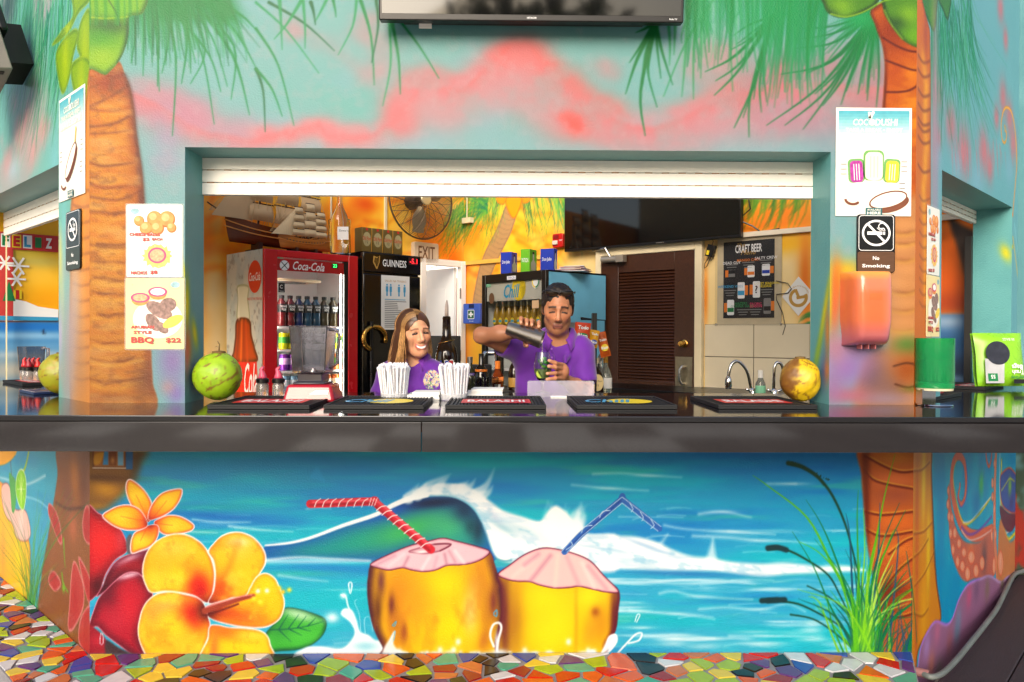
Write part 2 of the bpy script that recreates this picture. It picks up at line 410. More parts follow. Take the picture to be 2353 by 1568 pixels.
# ---------------------------------------------------------------- lower front mural
def paint_lower():
    cv = Canvas(W_F,CLX,CRX,-0.25,1.0,0.0032,(20,160,190))
    tA,tB,tC,tD,tE = (TR(x,1740,1.693) for x in (0,600,1400,2200,3000))
    X,Y = cv.X,cv.Y;pu = 1150+565*X;pv = 770+565*(1.3-Y)
    # sea
    g = sstep(1040,1500,pv)
    base = lerp((26,140,186),(62,172,200),0)[None,None]*(1-g[...,None])+np.array((58,168,200.))[None,None]*g[...,None]
    cv.C[:] = base
    n = fbm(X*1.6,Y*14,3);cv.wash(sstep(0.42,0.75,n)*0.75,(12,178,190))
    n = fbm(X*1.2+5,Y*9+2,9);cv.wash(sstep(0.5,0.75,n)*0.7,(18,112,186))
    cv.wash(sstep(1150,1040,pv)*sstep(1300,1750,pu)*0.75,(16,100,178))
    cv.wash(sstep(1200,1040,pv)*sstep(1200,300,pu)*0.65,(70,158,192))
    n = fbm(X*2.2+9,Y*16+4,17);cv.wash(sstep(0.6,0.8,n)*0.35,(70,195,150))
    n = fbm(X*2.5+1,Y*34+3,23);cv.wash(sstep(0.58,0.85,n)*0.75*sstep(1120,1330,pv),(225,240,248))
    rr = np.random.default_rng(5)
    for i in range(120):
        x = rr.uniform(430,1990);y = rr.choice([rr.uniform(1170,1300),rr.uniform(1320,1500)]);L = rr.uniform(30,150)
        dy = rr.uniform(-5,5)
        cv.stroke([(x,y),(x+L*.5,y+dy-2),(x+L,y+dy*.5)],rr.uniform(0.5,4),(220,240,250),soft=4.5,alpha=rr.uniform(.15,.5),w1=0.3)
    for i in range(26):
        x = rr.uniform(1450,1980);y = rr.uniform(1430,1500)
        cv.blob((x,y),rr.uniform(15,60),rr.uniform(3,9),(240,248,252),rr.uniform(.2,.6))
    cv.tr = tD
    for p,w in (([(200,190),(380,185),(560,200),(780,212)],5),([(60,262),(300,285),(560,300)],3),([(900,455),(1060,440),(1240,478)],7),([(670,530),(820,555),(1100,570),(1400,590)],6),
                 ([(860,600),(1100,612),(1300,630),(1500,636),(1693,655)],8),([(640,980),(730,965),(900,1000),(1250,1020)],6),([(440,1090),(560,1100),(760,1115),(1000,1150)],6),([(900,1085),(1080,1072),(1300,1085),(1480,1050),(1600,1100)],5),
                 ([(540,1260),(760,1255),(1000,1275)],8),([(1100,1262),(1350,1262)],7),([(1350,255),(1540,255)],4)):
        cv.stroke(p,w*.7,(225,242,250),soft=7,alpha=.6,w1=.5);cv.blob(p[len(p) // 2],40,5,(230,244,250),.35)
    # wave body
    cv.tr = tC
    mk = cv.poly([(-614,664),(-454,645),(-304,610),(-104,535),(100,455),(220,400),(330,362),(450,342),(600,340),(690,372),(760,425),(810,500),(850,590),(880,690),(905,760),(700,770),(0,770),(-300,748),(-600,756)],(16,84,160),soft=2)
    cv.clip = mk
    cv.blob((-250,690),120,22,(20,140,130),.7,-6);cv.blob((0,620),110,38,(24,150,130),.8,-14);cv.blob((330,560),120,42,(60,170,90),.95,-20)
    cv.blob((600,560),70,50,(70,175,110),.85);cv.blob((700,620),60,30,(40,150,130),.7);cv.blob((480,380),120,16,(10,26,60),.95,-4)
    cv.blob((700,430),34,30,(14,40,70),.8,40);cv.blob((790,560),16,40,(12,40,60),.8);cv.blob((740,540),16,26,(14,60,70),.7);cv.blob((200,440),70,16,(18,84,170),.8,-20)
    cv.clip = None
    # foam of the wave
    cv.stroke([(-614,662),(-450,645),(-300,606),(-100,530),(110,460),(230,396),(340,352),(450,325)],4,(240,246,250),soft=2.5,w1=14)
    mkf = cv.poly([(230,400),(330,345),(430,290),(560,255),(690,270),(790,310),(870,370),(960,432),(1080,470),(1200,500),(1260,430),(1310,400),(1380,450),(1450,540),(1530,590),(1720,600),(1720,820),(1500,830),(1150,780),(1000,775),(920,748),(880,680),(850,590),(810,490),(765,420),(700,368),(600,335),(450,335),(330,358)],(246,248,250),soft=6)
    cv.tr = tD
    mkf = np.maximum(mkf,0);mkg = cv.poly([(100,590),(300,600),(480,605),(620,640),(720,690),(850,735),(980,745),(1100,770),(1300,785),(1450,778),(1600,790),(1693,800),(1900,800),(2000,830),(1800,838),(1500,850),(1300,865),(1000,832),(650,828),(300,812),(0,820),(0,640)],(247,249,251),soft=7)
    cv.clip = np.maximum(mkf,mkg);cv.wash(sstep(.5,.72,fbm(X*5+Y*9,Y*22,29))*.5,(150,196,224));cv.wash(sstep(.58,.75,fbm(X*16,Y*30+X*8,31))*.4,(110,180,215));cv.clip = None
    cv.blob((560,670),80,7,(120,170,215),.55,20);cv.blob((300,690),70,5,(130,180,215),.4,8);cv.blob((800,850),160,8,(40,100,170),.6,2)
    cv.stroke([(640,660),(690,590)],8,(235,244,250),soft=8,w1=1,alpha=.6);cv.stroke([(980,760),(990,620)],26,(240,246,250),soft=8,w1=1,alpha=.7)
    cv.tr = tC
    for (a,b,c) in (((330,350),(370,300),(400,255)),((420,310),(480,250),(610,190)),((520,290),(560,240),(600,205)),((690,290),(740,270),(775,220)),((780,320),(850,260),(900,150)),((800,345),(860,310),(890,265)),((390,330),(430,290),(450,250)),((640,290),(690,265),(730,235))):
        cv.stroke([a,b,c],26,(240,247,250),soft=5,w1=1,alpha=.8,fade=.6)
    for i in range(22):
        x = rr.uniform(1240,1480);cv.stroke([(x,560),(x+rr.uniform(-15,40),470),(x+rr.uniform(-10,70),390+rr.uniform(-20,60))],20,(244,248,251),soft=7,w1=1,alpha=.55,fade=.7)
    cv.blob((960,545),40,10,(120,180,200),.6,30);cv.blob((1080,560),60,14,(150,195,215),.5,20);cv.blob((900,470),30,9,(190,200,225),.5,50);cv.blob((1150,620),60,10,(205,220,235),.6,8)
    cv.stroke([(900,748),(960,765),(1010,760)],4,(40,130,150),soft=3,alpha=.7)
    # under-wave water left
    cv.tr = tB
    cv.stroke([(740,762),(950,742),(1150,750),(1430,765)],6,(240,247,251),soft=6,w1=2,alpha=.85);cv.blob((1000,770),160,7,(230,242,250),.7)
    cv.blob((1150,810),130,14,(30,110,185),.6,4);cv.blob((950,850),120,9,(60,175,150),.5);cv.stroke([(830,860),(1000,885),(1150,900)],5,(230,244,250),soft=7,alpha=.6,w1=0)
    cv.stroke([(260,490),(430,508),(640,508)],4,(226,242,250),soft=6,alpha=.65,w1=0);cv.stroke([(500,535),(700,560),(920,572)],4,(230,244,250),soft=6,alpha=.7,w1=0);cv.stroke([(230,570),(420,580)],3,(226,242,250),soft=5,alpha=.6,w1=0)
    cv.blob((330,460),130,10,(12,100,180),.7,4);cv.blob((350,410),160,10,(20,165,160),.6);cv.blob((330,340),200,10,(20,150,190),.6)
    cv.poly([(1035,215),(1060,165),(1085,145),(1110,190),(1130,240),(1080,225)],(40,150,205),soft=4,alpha=.7)
    # brown trunk base at the left corner
    cv.tr = tA
    cv.poly([(560,30),(950,30),(930,120),(880,240),(800,340),(720,410),(640,440),(560,440)],(122,84,40),soft=16)
    cv.blob((700,290),40,22,(196,140,40),.85,10);cv.blob((640,400),30,8,(150,110,40),.7);cv.blob((760,220),60,12,(84,52,26),.7);cv.blob((900,120),14,40,(60,50,40),.6,15);cv.blob((630,210),40,8,(80,50,26),.7)
    # painted little cabinet under the counter
    cv.poly([(612,20),(880,20),(880,160),(612,160)],(104,58,26),soft=1,sharp=True);cv.poly([(832,20),(880,20),(878,160),(832,160)],(40,92,140),soft=2,sharp=True)
    cv.poly([(620,30),(826,30),(822,140),(624,140)],(150,96,44),soft=1.5,sharp=True);cv.poly([(628,60),(690,50),(660,120),(622,122)],(196,140,40),soft=3)
    cv.poly([(690,30),(716,30),(716,130),(680,130)],(60,130,180),soft=2,sharp=True);cv.poly([(720,40),(772,40),(768,134),(722,134)],(112,60,26),soft=2,sharp=True);cv.blob((745,100),6,10,(196,140,80),.8)
    cv.poly([(778,40),(816,40),(816,134),(780,134)],(110,160,190),soft=2,sharp=True);cv.stroke([(616,150),(830,152)],3,(190,170,150),soft=1,sharp=True)
    # red flower
    def petal(pts,base,edge,hi,hpos,hr,rim,rimw=2.0,rot=0):
        mk = cv.poly(pts,base,soft=1.5,inner=edge,innerw=26,rim=rim,rimw=rimw,rimsoft=1.6);cv.clip = mk
        for (c,r,col,al) in zip(hpos,hr,hi[0],hi[1]): cv.blob(c,r[0],r[1],col,al,r[2] if len(r) > 2 else 0)
        cv.clip = None;return mk
    petal([(560,425),(650,450),(720,490),(785,545),(822,605),(842,680),(826,715),(760,760),(700,850),(665,950),(640,990),(560,990)],(176,24,38),(120,14,34),[[(214,40,40),(60,10,24),(196,60,70)],[.8,.8,.7]],[(680,640),(640,930),(800,620)],[(44,52),(26,30),(14,30)],(226,150,170),1.5)
    petal([(640,1000),(680,930),(705,860),(755,780),(830,730),(960,695),(1010,680),(970,760),(945,870),(880,840),(800,870),(730,935)],(128,20,40),(84,12,34),[[(214,170,190),(150,26,40),(60,10,26)],[.85,.7,.8]],[(850,755),(880,800),(690,950)],[(34,9,-25),(40,18),(16,26)],(226,140,160),1.6)
    petal([(590,1200),(625,1080),(655,1010),(705,955),(765,895),(825,850),(880,838),(935,862),(1010,985),(960,1100),(920,1250),(980,1420),(900,1400),(785,1320),(700,1255),(645,1200)],(158,22,44),(96,14,36),[[(228,200,216),(196,30,48),(180,40,60),(92,16,38)],[.9,.8,.6,.7]],[(850,862),(850,1070),(760,1160),(720,1000)],[(34,8,-15),(34,60),(40,40),(24,30)],(232,150,170),1.5)
    cv.poly([(560,1190),(640,1220),(700,1285),(728,1340),(700,1420),(560,1420)],(140,24,42),soft=3);cv.blob((640,1290),18,16,(180,40,56),.8)
    cv.poly([(700,1290),(790,1340),(900,1400),(720,1410)],(58,40,48),soft=4)
    cv.stroke([(668,1240),(660,1300),(672,1318),(684,1300),(678,1245)],1.6,(226,200,215),soft=1)
    cv.poly([(836,620),(870,590),(880,700),(842,712)],(90,84,90),soft=3)
    # plumeria
    YEL = (240,186,40)
    for pts,hi in (([(985,505),(925,475),(872,405),(836,315),(836,250),(860,226),(910,255),(960,305),(1000,375),(1000,440)],[(900,330)]),([(985,492),(985,440),(1012,380),(1060,325),(1120,298),(1200,290),(1195,350),(1150,420),(1090,462),(1040,482)],[(1100,370)]),
                    ([(1020,512),(1060,482),(1120,462),(1190,470),(1250,500),(1284,532),(1270,562),(1220,580),(1150,592),(1090,590),(1050,562)],[(1140,530)]),([(990,530),(1040,530),(1050,572),(1030,632),(990,672),(930,697),(870,712),(866,640),(890,580),(940,555)],[(930,630)]),
                    ([(975,522),(930,432),(860,396),(790,400),(720,430),(678,467),(720,512),(780,546),(850,562),(930,556)],[(800,470)])):
        mk = cv.poly(pts,YEL,soft=1.2,inner=(214,100,60),innerw=9,rim=(244,232,238),rimw=2.2,rimsoft=1.4);cv.clip = mk
        cv.blob((990,510),36,36,(206,64,36),.95);cv.blob((990,512),12,12,(90,16,20),.9);cv.blob(hi[0],22,16,(250,214,60),.8)
        cv.stroke([(990,510),((990+hi[0][0])/2,(510+hi[0][1])/2),hi[0]],1.2,(190,70,40),soft=2,alpha=.6);cv.clip = None
    # hibiscus leaf
    cv.tr = tB
    mk = cv.poly([(740,1260),(790,1190),(845,1110),(880,1076),(960,1085),(1060,1115),(1130,1148),(1140,1200),(1110,1262),(1040,1320),(950,1350),(850,1358),(770,1356)],(64,170,60),soft=1.2,inner=(24,96,50),innerw=12,rim=(12,66,44),rimw=2);cv.clip = mk
    cv.blob((960,1120),50,14,(196,226,196),.8,15);cv.blob((980,1270),60,24,(80,190,70),.8);cv.blob((830,1200),30,30,(40,130,60),.7)
    cv.stroke([(770,1220),(900,1215),(1020,1195),(1125,1165)],3,(14,90,70),soft=1.4,w1=1)
    for a,b in (((830,1215),(890,1120)),((890,1215),(960,1120)),((950,1208),(1010,1130)),((1020,1195),(1070,1145)),((830,1222),(910,1300)),((900,1218),(980,1258)),((960,1208),(1040,1230))): cv.stroke([a,b],3,(14,90,70),soft=1.3,w1=.8)
    cv.clip = None
    # hibiscus
    HY = (246,184,34);WH = (250,246,246)
    def hib(tr,pts,c0,blobs):
        cv.tr = tr;mk = cv.poly(pts,HY,soft=1.2,inner=(236,130,50),innerw=11,rim=WH,rimw=3.2,rimsoft=1.8);cv.clip = mk
        for (c,rx,ry,col,al,ro) in blobs: cv.blob(c,rx,ry,col,al,ro)
        cv.wash(sstep(.5,.8,fbm(X*11,Y*11,37))*.55,(238,138,30));cv.wash(sstep(.52,.8,fbm(X*13+7,Y*13,39))*.6,(252,216,70));cv.wash(sstep(.6,.85,fbm(X*40,Y*40,41))*.22,(214,100,40))
        cv.tr = tA;cv.blob((1380,1075),46,40,(150,20,28),.75);cv.blob((1370,1090),24,26,(52,10,20),.95);cv.clip = None
    hib(tA,[(1385,1032),(1410,950),(1420,850),(1402,760),(1365,690),(1310,632),(1230,592),(1140,590),(1050,627),(985,690),(952,770),(945,850),(965,922),(1000,972),(1090,965),(1200,975),(1290,995),(1345,1032)],0,
        [((1090,780),60,60,(250,176,40),.9,0),((1150,680),50,26,(252,200,80),.8,0),((1290,900),40,34,(214,40,24),.95,40),((1200,860),34,34,(250,214,40),.8,0),((1320,960),26,30,(190,20,24),.9,0),((1030,900),30,30,(250,206,60),.8,0)])
    hib(tB,[(362,705),(400,650),(450,602),(520,577),(590,580),(660,612),(715,672),(740,732),(735,790),(700,850),(672,912),(640,962),(600,1002),(520,1008),(440,1035),(365,1040),(400,960),(410,850),(395,762)],0,
        [((560,680),44,40,(252,206,90),.8,0),((460,800),26,60,(250,190,40),.8,15),((450,940),30,40,(196,60,24),.85,30),((620,860),40,50,(248,196,36),.8,0),((510,780),10,70,(226,130,30),.5,20),((560,640),30,12,(255,236,190),.7,0)])
    hib(tB,[(600,1000),(640,942),(682,872),(740,847),(800,880),(830,942),(860,1012),(860,1080),(830,1150),(760,1195),(680,1206),(560,1196),(450,1172),(390,1150),(350,1120),(345,1072),(450,1032)],0,
        [((700,1040),70,40,(250,196,24),.9,0),((520,1120),70,24,(196,70,30),.85,10),((620,1150),60,14,(226,120,40),.7,8),((740,930),34,30,(252,206,30),.9,0)])
    hib(tA,[(1345,1047),(1300,1007),(1220,985),(1130,970),(1050,980),(985,1022),(945,1082),(925,1150),(915,1222),(927,1300),(962,1382),(1000,1440),(1300,1440),(1350,1332),(1380,1262),(1390,1190),(1372,1130)],0,
        [((1080,1240),70,60,(246,206,60),.9,0),((1080,1060),60,22,(250,170,90),.7,-10),((1270,1130),34,44,(206,30,26),.95,-20),((1150,1210),44,30,(226,206,40),.8,0),((1200,1320),60,30,(248,190,50),.8,0),((1010,1120),24,40,(246,150,60),.6,0)])
    hib(tB,[(372,1200),(360,1282),(330,1440),(775,1440),(770,1320),(750,1262),(700,1226),(600,1210),(500,1206),(420,1190)],0,
        [((560,1330),90,30,(246,216,40),.9,0),((480,1240),50,20,(226,110,36),.85,10),((400,1340),14,50,(230,120,50),.8,5),((660,1260),50,14,(250,214,70),.8,0)])
    cv.tr = tB
    cv.stroke([(340,1095),(440,1060),(560,1020),(660,995)],15,(150,60,44),soft=2.5,w1=9);cv.stroke([(345,1070),(440,1040),(560,1005),(650,988)],3,(226,150,150),soft=2,w1=1.5);cv.stroke([(350,1125),(450,1090),(560,1050)],4,(96,26,26),soft=2.5)
    for x,y,c in ((690,965,WH),(750,962,WH),(663,1013,(250,226,70)),(705,1035,(250,226,70)),(830,945,(250,200,40)),(855,970,(250,190,40)),(897,957,(240,220,60))): cv.blob((x,y),6.5,6.5,c,.95)
    # splash left of the coconuts
    SW = (240,248,252)
    cv.poly([(980,1400),(1000,1340),(1100,1330),(1230,1345),(1290,1310),(1330,1240),(1300,1170),(1240,1120),(1260,1080),(1310,1090),(1340,1150),(1365,1230),(1420,1255),(1470,1290),(1520,1280),(1560,1250),(1600,1240),(1590,1310),(1570,1360),(1640,1350),(1700,1400)],SW,soft=4)
    cv.stroke([(1240,990),(1270,1000),(1285,1060),(1310,1120)],3,SW,soft=2);cv.blob((1256,995),9,9,SW,.9);cv.stroke([(1298,975),(1290,920),(1302,905),(1312,925),(1302,980)],2.5,SW,soft=1.6)
    cv.blob((1180,1140),18,14,SW,.9);cv.stroke([(1370,1240),(1360,1120),(1330,1040),(1345,1020)],1.5,(150,210,230),soft=1.5);cv.stroke([(1400,1250),(1395,1150),(1430,1140),(1450,1230)],1.5,(150,210,230),soft=1.5)
    cv.blob((1400,1330),36,14,(120,200,220),.7)
    # coconuts
    cv.tr = tC
    mk = cv.poly([(88,790),(66,870),(60,960),(70,1065),(92,1175),(124,1262),(165,1340),(190,1430),(925,1430),(945,1290),(955,1150),(950,1020),(930,900),(900,790),(866,705),(780,700),(500,700),(200,740)],(228,176,24),soft=1.4,inner=(70,26,40),innerw=26,rim=(64,20,40),rimw=1.6);cv.clip = mk
    for c,rx,ry,col,al,ro in (((560,920),70,50,(246,214,16),.95,0),((600,1200),90,70,(240,214,20),.95,0),((270,960),44,70,(206,132,30),.8,0),((380,1050),50,80,(226,150,30),.7,0),((220,1060),9,30,(90,30,44),.9,0),((300,1245),10,30,(112,44,40),.9,0),((150,900),12,40,(92,40,60),.8,0),((130,1080),12,50,(84,40,26),.8,0),((780,920),30,60,(196,130,50),.7,0),((890,1040),12,44,(92,30,48),.9,0),((740,1110),22,60,(236,206,120),.85,0),((830,1290),14,30,(190,110,50),.7,15),((850,1100),20,100,(170,100,36),.6,0),((460,1330),70,20,(236,200,30),.8,0),((240,1160),20,60,(150,84,30),.6,0)): cv.blob(c,rx,ry,col,al,ro)
    cv.clip = None
    cv.clip = mk;cv.wash(sstep(.5,.75,fbm(X*14,Y*7,43))*.45,(196,120,34));cv.clip = None
    PK = (226,190,200);MR = (88,22,50)
    lid1 = [(80,785),(200,722),(340,664),(470,632),(560,614),(650,634),(780,668),(866,700),(835,742),(760,777),(680,791),(585,796),(510,826),(430,836),(350,825),(292,811),(200,826),(120,808)]
    mk = cv.poly(lid1,PK,soft=1.2,inner=(196,130,150),innerw=7,rim=MR,rimw=2.2,rimsoft=1.2);cv.clip = mk
    for a,b,col in (((300,800),(330,740),(176,120,140)),((585,790),(570,720),(176,120,140)),((420,820),(470,740),(246,224,230)),((700,780),(640,700),(246,226,230)),((200,800),(300,720),(240,210,220)),((120,790),(240,730),(190,140,160)),((640,770),(600,700),(190,140,156)),((500,810),(520,740),(206,160,175))): cv.stroke([a,b],6,col,soft=5,alpha=.7)
    cv.clip = None
    cv.poly([(335,702),(400,680),(470,660),(540,650),(612,655),(560,690),(500,708),(440,716),(380,712)],(206,160,172),soft=1.5,rim=(120,40,66),rimw=1.8);cv.blob((420,705),20,4,(250,246,246),.9,-6);cv.stroke([(500,655),(612,655),(540,698)],3,(110,36,60),soft=1.5)
    mk = cv.poly([(920,850),(940,950),(948,1100),(948,1430),(1580,1430),(1650,1312),(1700,1222),(1716,1100),(1719,960),(1600,900),(1300,880),(1100,850)],(232,190,22),soft=1.4,inner=(80,20,44),innerw=17,rim=(70,14,40),rimw=1.6);cv.clip = mk
    for c,rx,ry,col,al,ro in (((970,1150),16,140,(88,26,44),.9,0),((1040,1150),26,110,(150,84,40),.7,0),((1230,1020),60,50,(240,214,20),.9,0),((1250,1250),60,60,(226,214,24),.9,0),((1440,1130),6,100,(196,140,20),.8,0),((1540,1010),40,40,(246,224,30),.9,0),((1570,1105),12,14,(130,50,30),.95,0),((1600,1180),30,60,(196,130,30),.7,0),((1530,1240),20,40,(206,150,40),.6,15),((1690,1150),12,120,(84,20,40),.8,0),((1340,1180),40,60,(240,216,24),.8,0)): cv.blob(c,rx,ry,col,al,ro)
    cv.clip = None
    lid2 = [(924,852),(1000,792),(1100,722),(1220,679),(1350,694),(1480,735),(1552,780),(1622,860),(1721,966),(1640,971),(1560,955),(1460,934),(1400,941),(1300,945),(1200,926),(1132,903),(1050,900),(980,886)]
    mk = cv.poly(lid2,(232,192,190),soft=1.2,inner=(196,120,140),innerw=6,rim=MR,rimw=2.2,rimsoft=1.2);cv.clip = mk
    for a,b,col in (((1140,895),(1270,730),(186,130,150)),((1020,870),(1150,760),(240,206,200)),((1100,790),(1190,720),(190,140,160)),((1460,930),(1380,740),(206,160,170)),((1560,940),(1480,780),(240,214,210)),((1300,930),(1320,730),(240,206,196)),((1640,950),(1520,800),(206,150,165))): cv.stroke([a,b],9,col,soft=6,alpha=.7)
    cv.clip = None
    # straws
    cv.stroke([(-318,388),(-200,384),(90,372),(130,395),(480,690)],19,(196,34,52),soft=1.2,k=3);cv.stroke([(-318,396),(-200,392),(80,384),(120,410),(470,696)],5,(130,16,36),soft=3,alpha=.7,k=3);cv.stroke([(-300,376),(-100,370),(90,362),(150,390),(470,660)],4,(238,110,120),soft=3,alpha=.8,k=3)
    for i in range(7): x = -290+i*52;cv.stroke([(x,408),(x+14,372),(x+40,354)],2,(246,226,230),soft=1)
    for i in range(9):
        t = i/9;x = 150+t*330;y = 415+t*275;cv.stroke([(x-30,y+16),(x,y-8),(x+32,y-14)],2.2,(248,230,234),soft=1)
    for i in range(3): cv.stroke([(70+i*18,400),(85+i*20,350)],1.5,(246,226,230),soft=1)
    cv.tr = tD
    cv.stroke([(8,705),(120,590),(380,362),(400,362),(636,552)],14,(46,96,170),soft=1,k=2);cv.stroke([(8,700),(380,366)],4,(30,66,140),soft=3,sharp=True)
    for off in (-18,18): cv.stroke([(8+off,705+off*.2),(110+off*.7,590+off*.7),(390,362+off*1.1),(636-off*.6,552+off*.8)],1.3,(190,214,236),soft=.9,sharp=True)
    for a,b,c in (((20,690),(60,660),(45,630)),((120,580),(140,540),(190,530)),((240,480),(260,440),(310,430)),((440,380),(460,420),(450,440)),((510,440),(530,480),(520,500)),((580,490),(600,530),(580,550))): cv.stroke([a,b,c],1.6,(196,220,240),soft=.9)
    # splashes in front of the coconuts
    cv.tr = tC
    for pts in ([(895,1330),(872,1260),(890,1190),(930,1175),(945,1210),(925,1290),(920,1370),(965,1385)],[(1600,1390),(1640,1330),(1660,1270),(1700,1255),(1705,1300),(1660,1360),(1610,1395)]): cv.stroke(pts,5,SW,soft=2.2)
    cv.blob((915,1300),6,26,SW,.8);cv.blob((930,1370),24,9,SW,.9);cv.stroke([(895,1110),(915,1090),(915,1130),(895,1120)],2.5,(70,160,200),soft=1);cv.stroke([(225,1190),(250,1165),(240,1195),(225,1192)],2.2,(70,160,200),soft=1);cv.stroke([(205,1300),(240,1230),(235,1280),(215,1320)],2.2,(90,180,215),soft=1)
    for i in range(60):
        x = rr.uniform(200,1640);cv.blob((x,1392-rr.uniform(0,26)),rr.uniform(4,14),rr.uniform(2,7),SW,rr.uniform(.4,.9))
    for x,y in ((270,1365),(540,1355),(630,1355),(1100,1360),(1390,1300),(1520,1360),(1560,1370),(660,1300)): cv.blob((x,y),8,10,SW,.85)
    cv.poly([(160,1420),(165,1350),(200,1290),(238,1230),(230,1300),(260,1350),(330,1370),(340,1420)],SW,soft=4,alpha=.9)
    cv.tr = tD
    cv.poly([(130,1400),(190,1350),(240,1380),(300,1270),(345,1255),(350,1290),(320,1340),(260,1380),(250,1410)],SW,soft=3,alpha=.9);cv.stroke([(360,1375),(420,1310),(480,1250),(520,1245),(500,1290),(430,1310)],4,SW,soft=2);cv.stroke([(475,1165),(490,1120),(507,1125),(485,1170)],2,SW,soft=1.2)
    # palm trunk at the right corner
    cv.tr = tE
    mk = cv.poly([(614,0),(1010,0),(1010,1440),(742,1440),(735,1200),(705,930),(660,660),(636,420),(620,200)],(166,86,40),soft=5);cv.clip = mk
    cv.wash(sstep(.4,.7,fbm(X*12,Y*40,77))*.4,(176,84,30))
    for y,c in ((80,(196,130,50)),(230,(206,110,60)),(330,(140,70,50)),(500,(212,106,36)),(690,(206,112,40)),(860,(196,90,40)),(960,(120,40,20)),(1080,(170,70,30)),(1250,(150,70,46))): cv.blob((840,y),60,24,c,.7)
    for p in ([(640,70),(780,145),(880,178),(970,172)],[(640,160),(720,240),(960,290)],[(640,440),(760,462),(960,440)],[(650,560),(740,600),(860,590),(970,570)],[(800,720),(900,640),(970,610)],[(760,960),(860,830),(970,740)],[(740,1110),(850,1140),(970,1110)]):
        cv.stroke(p,5,(84,22,12),soft=3,alpha=.85);cv.stroke([(x,y-14) for x,y in p],2.5,(226,176,60),soft=2.5,alpha=.6)
    cv.blob((650,500),10,200,(90,24,10),.9);cv.blob((640,150),12,80,(96,40,14),.8);cv.blob((780,1000),40,60,(90,30,16),.6);cv.clip = None
    # reeds and grass
    for p,w in (([(150,122),(240,150),(340,220),(430,340),(510,520),(560,700),(600,860)],9),([(0,690),(120,692),(260,760),(400,860),(480,1000),(540,1130)],6),([(60,1030),(200,1050),(350,1120),(480,1200),(540,1280)],5),([(150,1120),(300,1150),(440,1240),(560,1350)],4),([(260,930),(400,1000),(520,1110)],3)): cv.stroke(p,w,(14,62,44),soft=2,w1=3)
    for p in ([(0,680),(60,675),(120,692)],[(0,1028),(60,1024),(110,1022)],[(-40,1028),(60,1024)]): cv.stroke(p,13,(16,50,56),soft=3)
    cv.stroke([(135,118),(220,140),(320,200),(370,260)],11,(20,56,36),soft=3,w1=5)
    for i in range(40): x = rr.uniform(140,400);cv.stroke([(x,125+max(0,x-160)*.45),(x+rr.uniform(-6,14),118+max(0,x-160)*.5-rr.uniform(6,14))],1.2,(24,60,40),soft=1)
    GC = [(84,170,30),(50,140,40),(12,112,62),(10,84,74),(124,190,46),(26,76,104)]
    for p,w,c in (([(640,1360),(560,1050),(420,780),(260,480),(0,270),(-100,200)],8,0),([(630,1350),(540,1020),(430,700),(340,500),(250,360)],6,2),([(600,1350),(430,1100),(300,800),(160,570)],5,2),([(600,1330),(480,900),(350,720),(210,640)],5,0),([(620,1350),(600,900),(590,500),(596,300)],6,1),([(640,1350),(660,900),(720,600),(770,340),(840,60)],7,0),([(650,1350),(690,900),(760,640),(870,380)],6,3),
                    ([(640,1340),(680,950),(800,650),(910,430)],7,2),([(700,1350),(780,1050),(850,920),(920,830)],6,2),([(720,1360),(820,1160),(950,1050),(965,1040)],9,2),([(640,1360),(700,1000),(740,800),(830,560)],8,0),([(950,1320),(955,1000),(930,800),(915,700)],4,3),([(630,1360),(620,1000),(640,700),(630,420)],6,4),([(470,1370),(420,1250),(340,1040),(270,1000)],5,4),([(560,1350),(440,1200),(300,1040)],5,0),([(500,1370),(430,1200),(390,1030),(350,1000)],4,1),([(670,1360),(730,700),(740,380)],5,5),([(800,1340),(860,700),(850,560)],4,5),([(560,1000),(540,600),(515,450)],5,5)):
        cv.stroke(p,w*1.2,GC[c],soft=1.3,w1=.8)
    for i in range(50):
        bx = rr.normal(640,60);a = rr.normal(0,.35);L = rr.uniform(250,800);c = GC[rr.integers(0,5)] if rr.random() < .8 else (180,220,90)
        cv.stroke([(bx,1375),(bx+math.sin(a)*L*.5,1375-L*.55),(bx+math.sin(a*1.6)*L,1375-math.cos(a)*L)],rr.uniform(4,10),c,soft=1.4,w1=.6,alpha=.85)
    for i in range(40):
        bx = rr.uniform(700,960);a = rr.normal(.3,.3);L = rr.uniform(120,420);c = GC[rr.choice([2,3,5,2])]
        cv.stroke([(bx,1380),(bx+math.sin(a)*L*.5,1380-L*.55),(bx+math.sin(a*1.4)*L,1380-math.cos(a)*L)],rr.uniform(2,5),c,soft=1.2,w1=.5,alpha=.8)
    cv.blob((640,1250),26,60,(130,206,40),.8)
    # worn line along the foot of the wall
    cv.wash(sstep(0.012,0.0,np.abs(Y))*0.5,(120,130,140))
    return cv

# ---------------------------------------------------------------- upper front mural
def frond(cv,a,c,b,w,col,alpha,rr): cv.stroke([a,c,b],w*1.45,col,soft=2.4,w1=1.4,alpha=min(1,alpha*1.1))

def trunk_bands(cv,ys,x0,x1,dip,col,rr,w=6,alpha=.7):
    for y in ys:
        for j in range(5):
            a,b = sorted(rr.uniform(-.1,1.1,2));f = lambda t: (x0+(x1-x0)*t,y+dip*math.sin(math.pi*t)*1.6-dip*t+rr.uniform(-5,5));b = max(b,a+.3)
            cv.stroke([f(a),f((a+b)/2),f(b)],w*rr.uniform(.3,1.5),col,soft=rr.uniform(2,7),alpha=alpha*rr.uniform(.25,.8),w1=w*.3)
        cv.stroke([(x0+10,y+12),((x0+x1)/2,y+dip+13),(x1-10,y+10-dip)],w*1.6,(246,190,84),soft=6,alpha=.4)

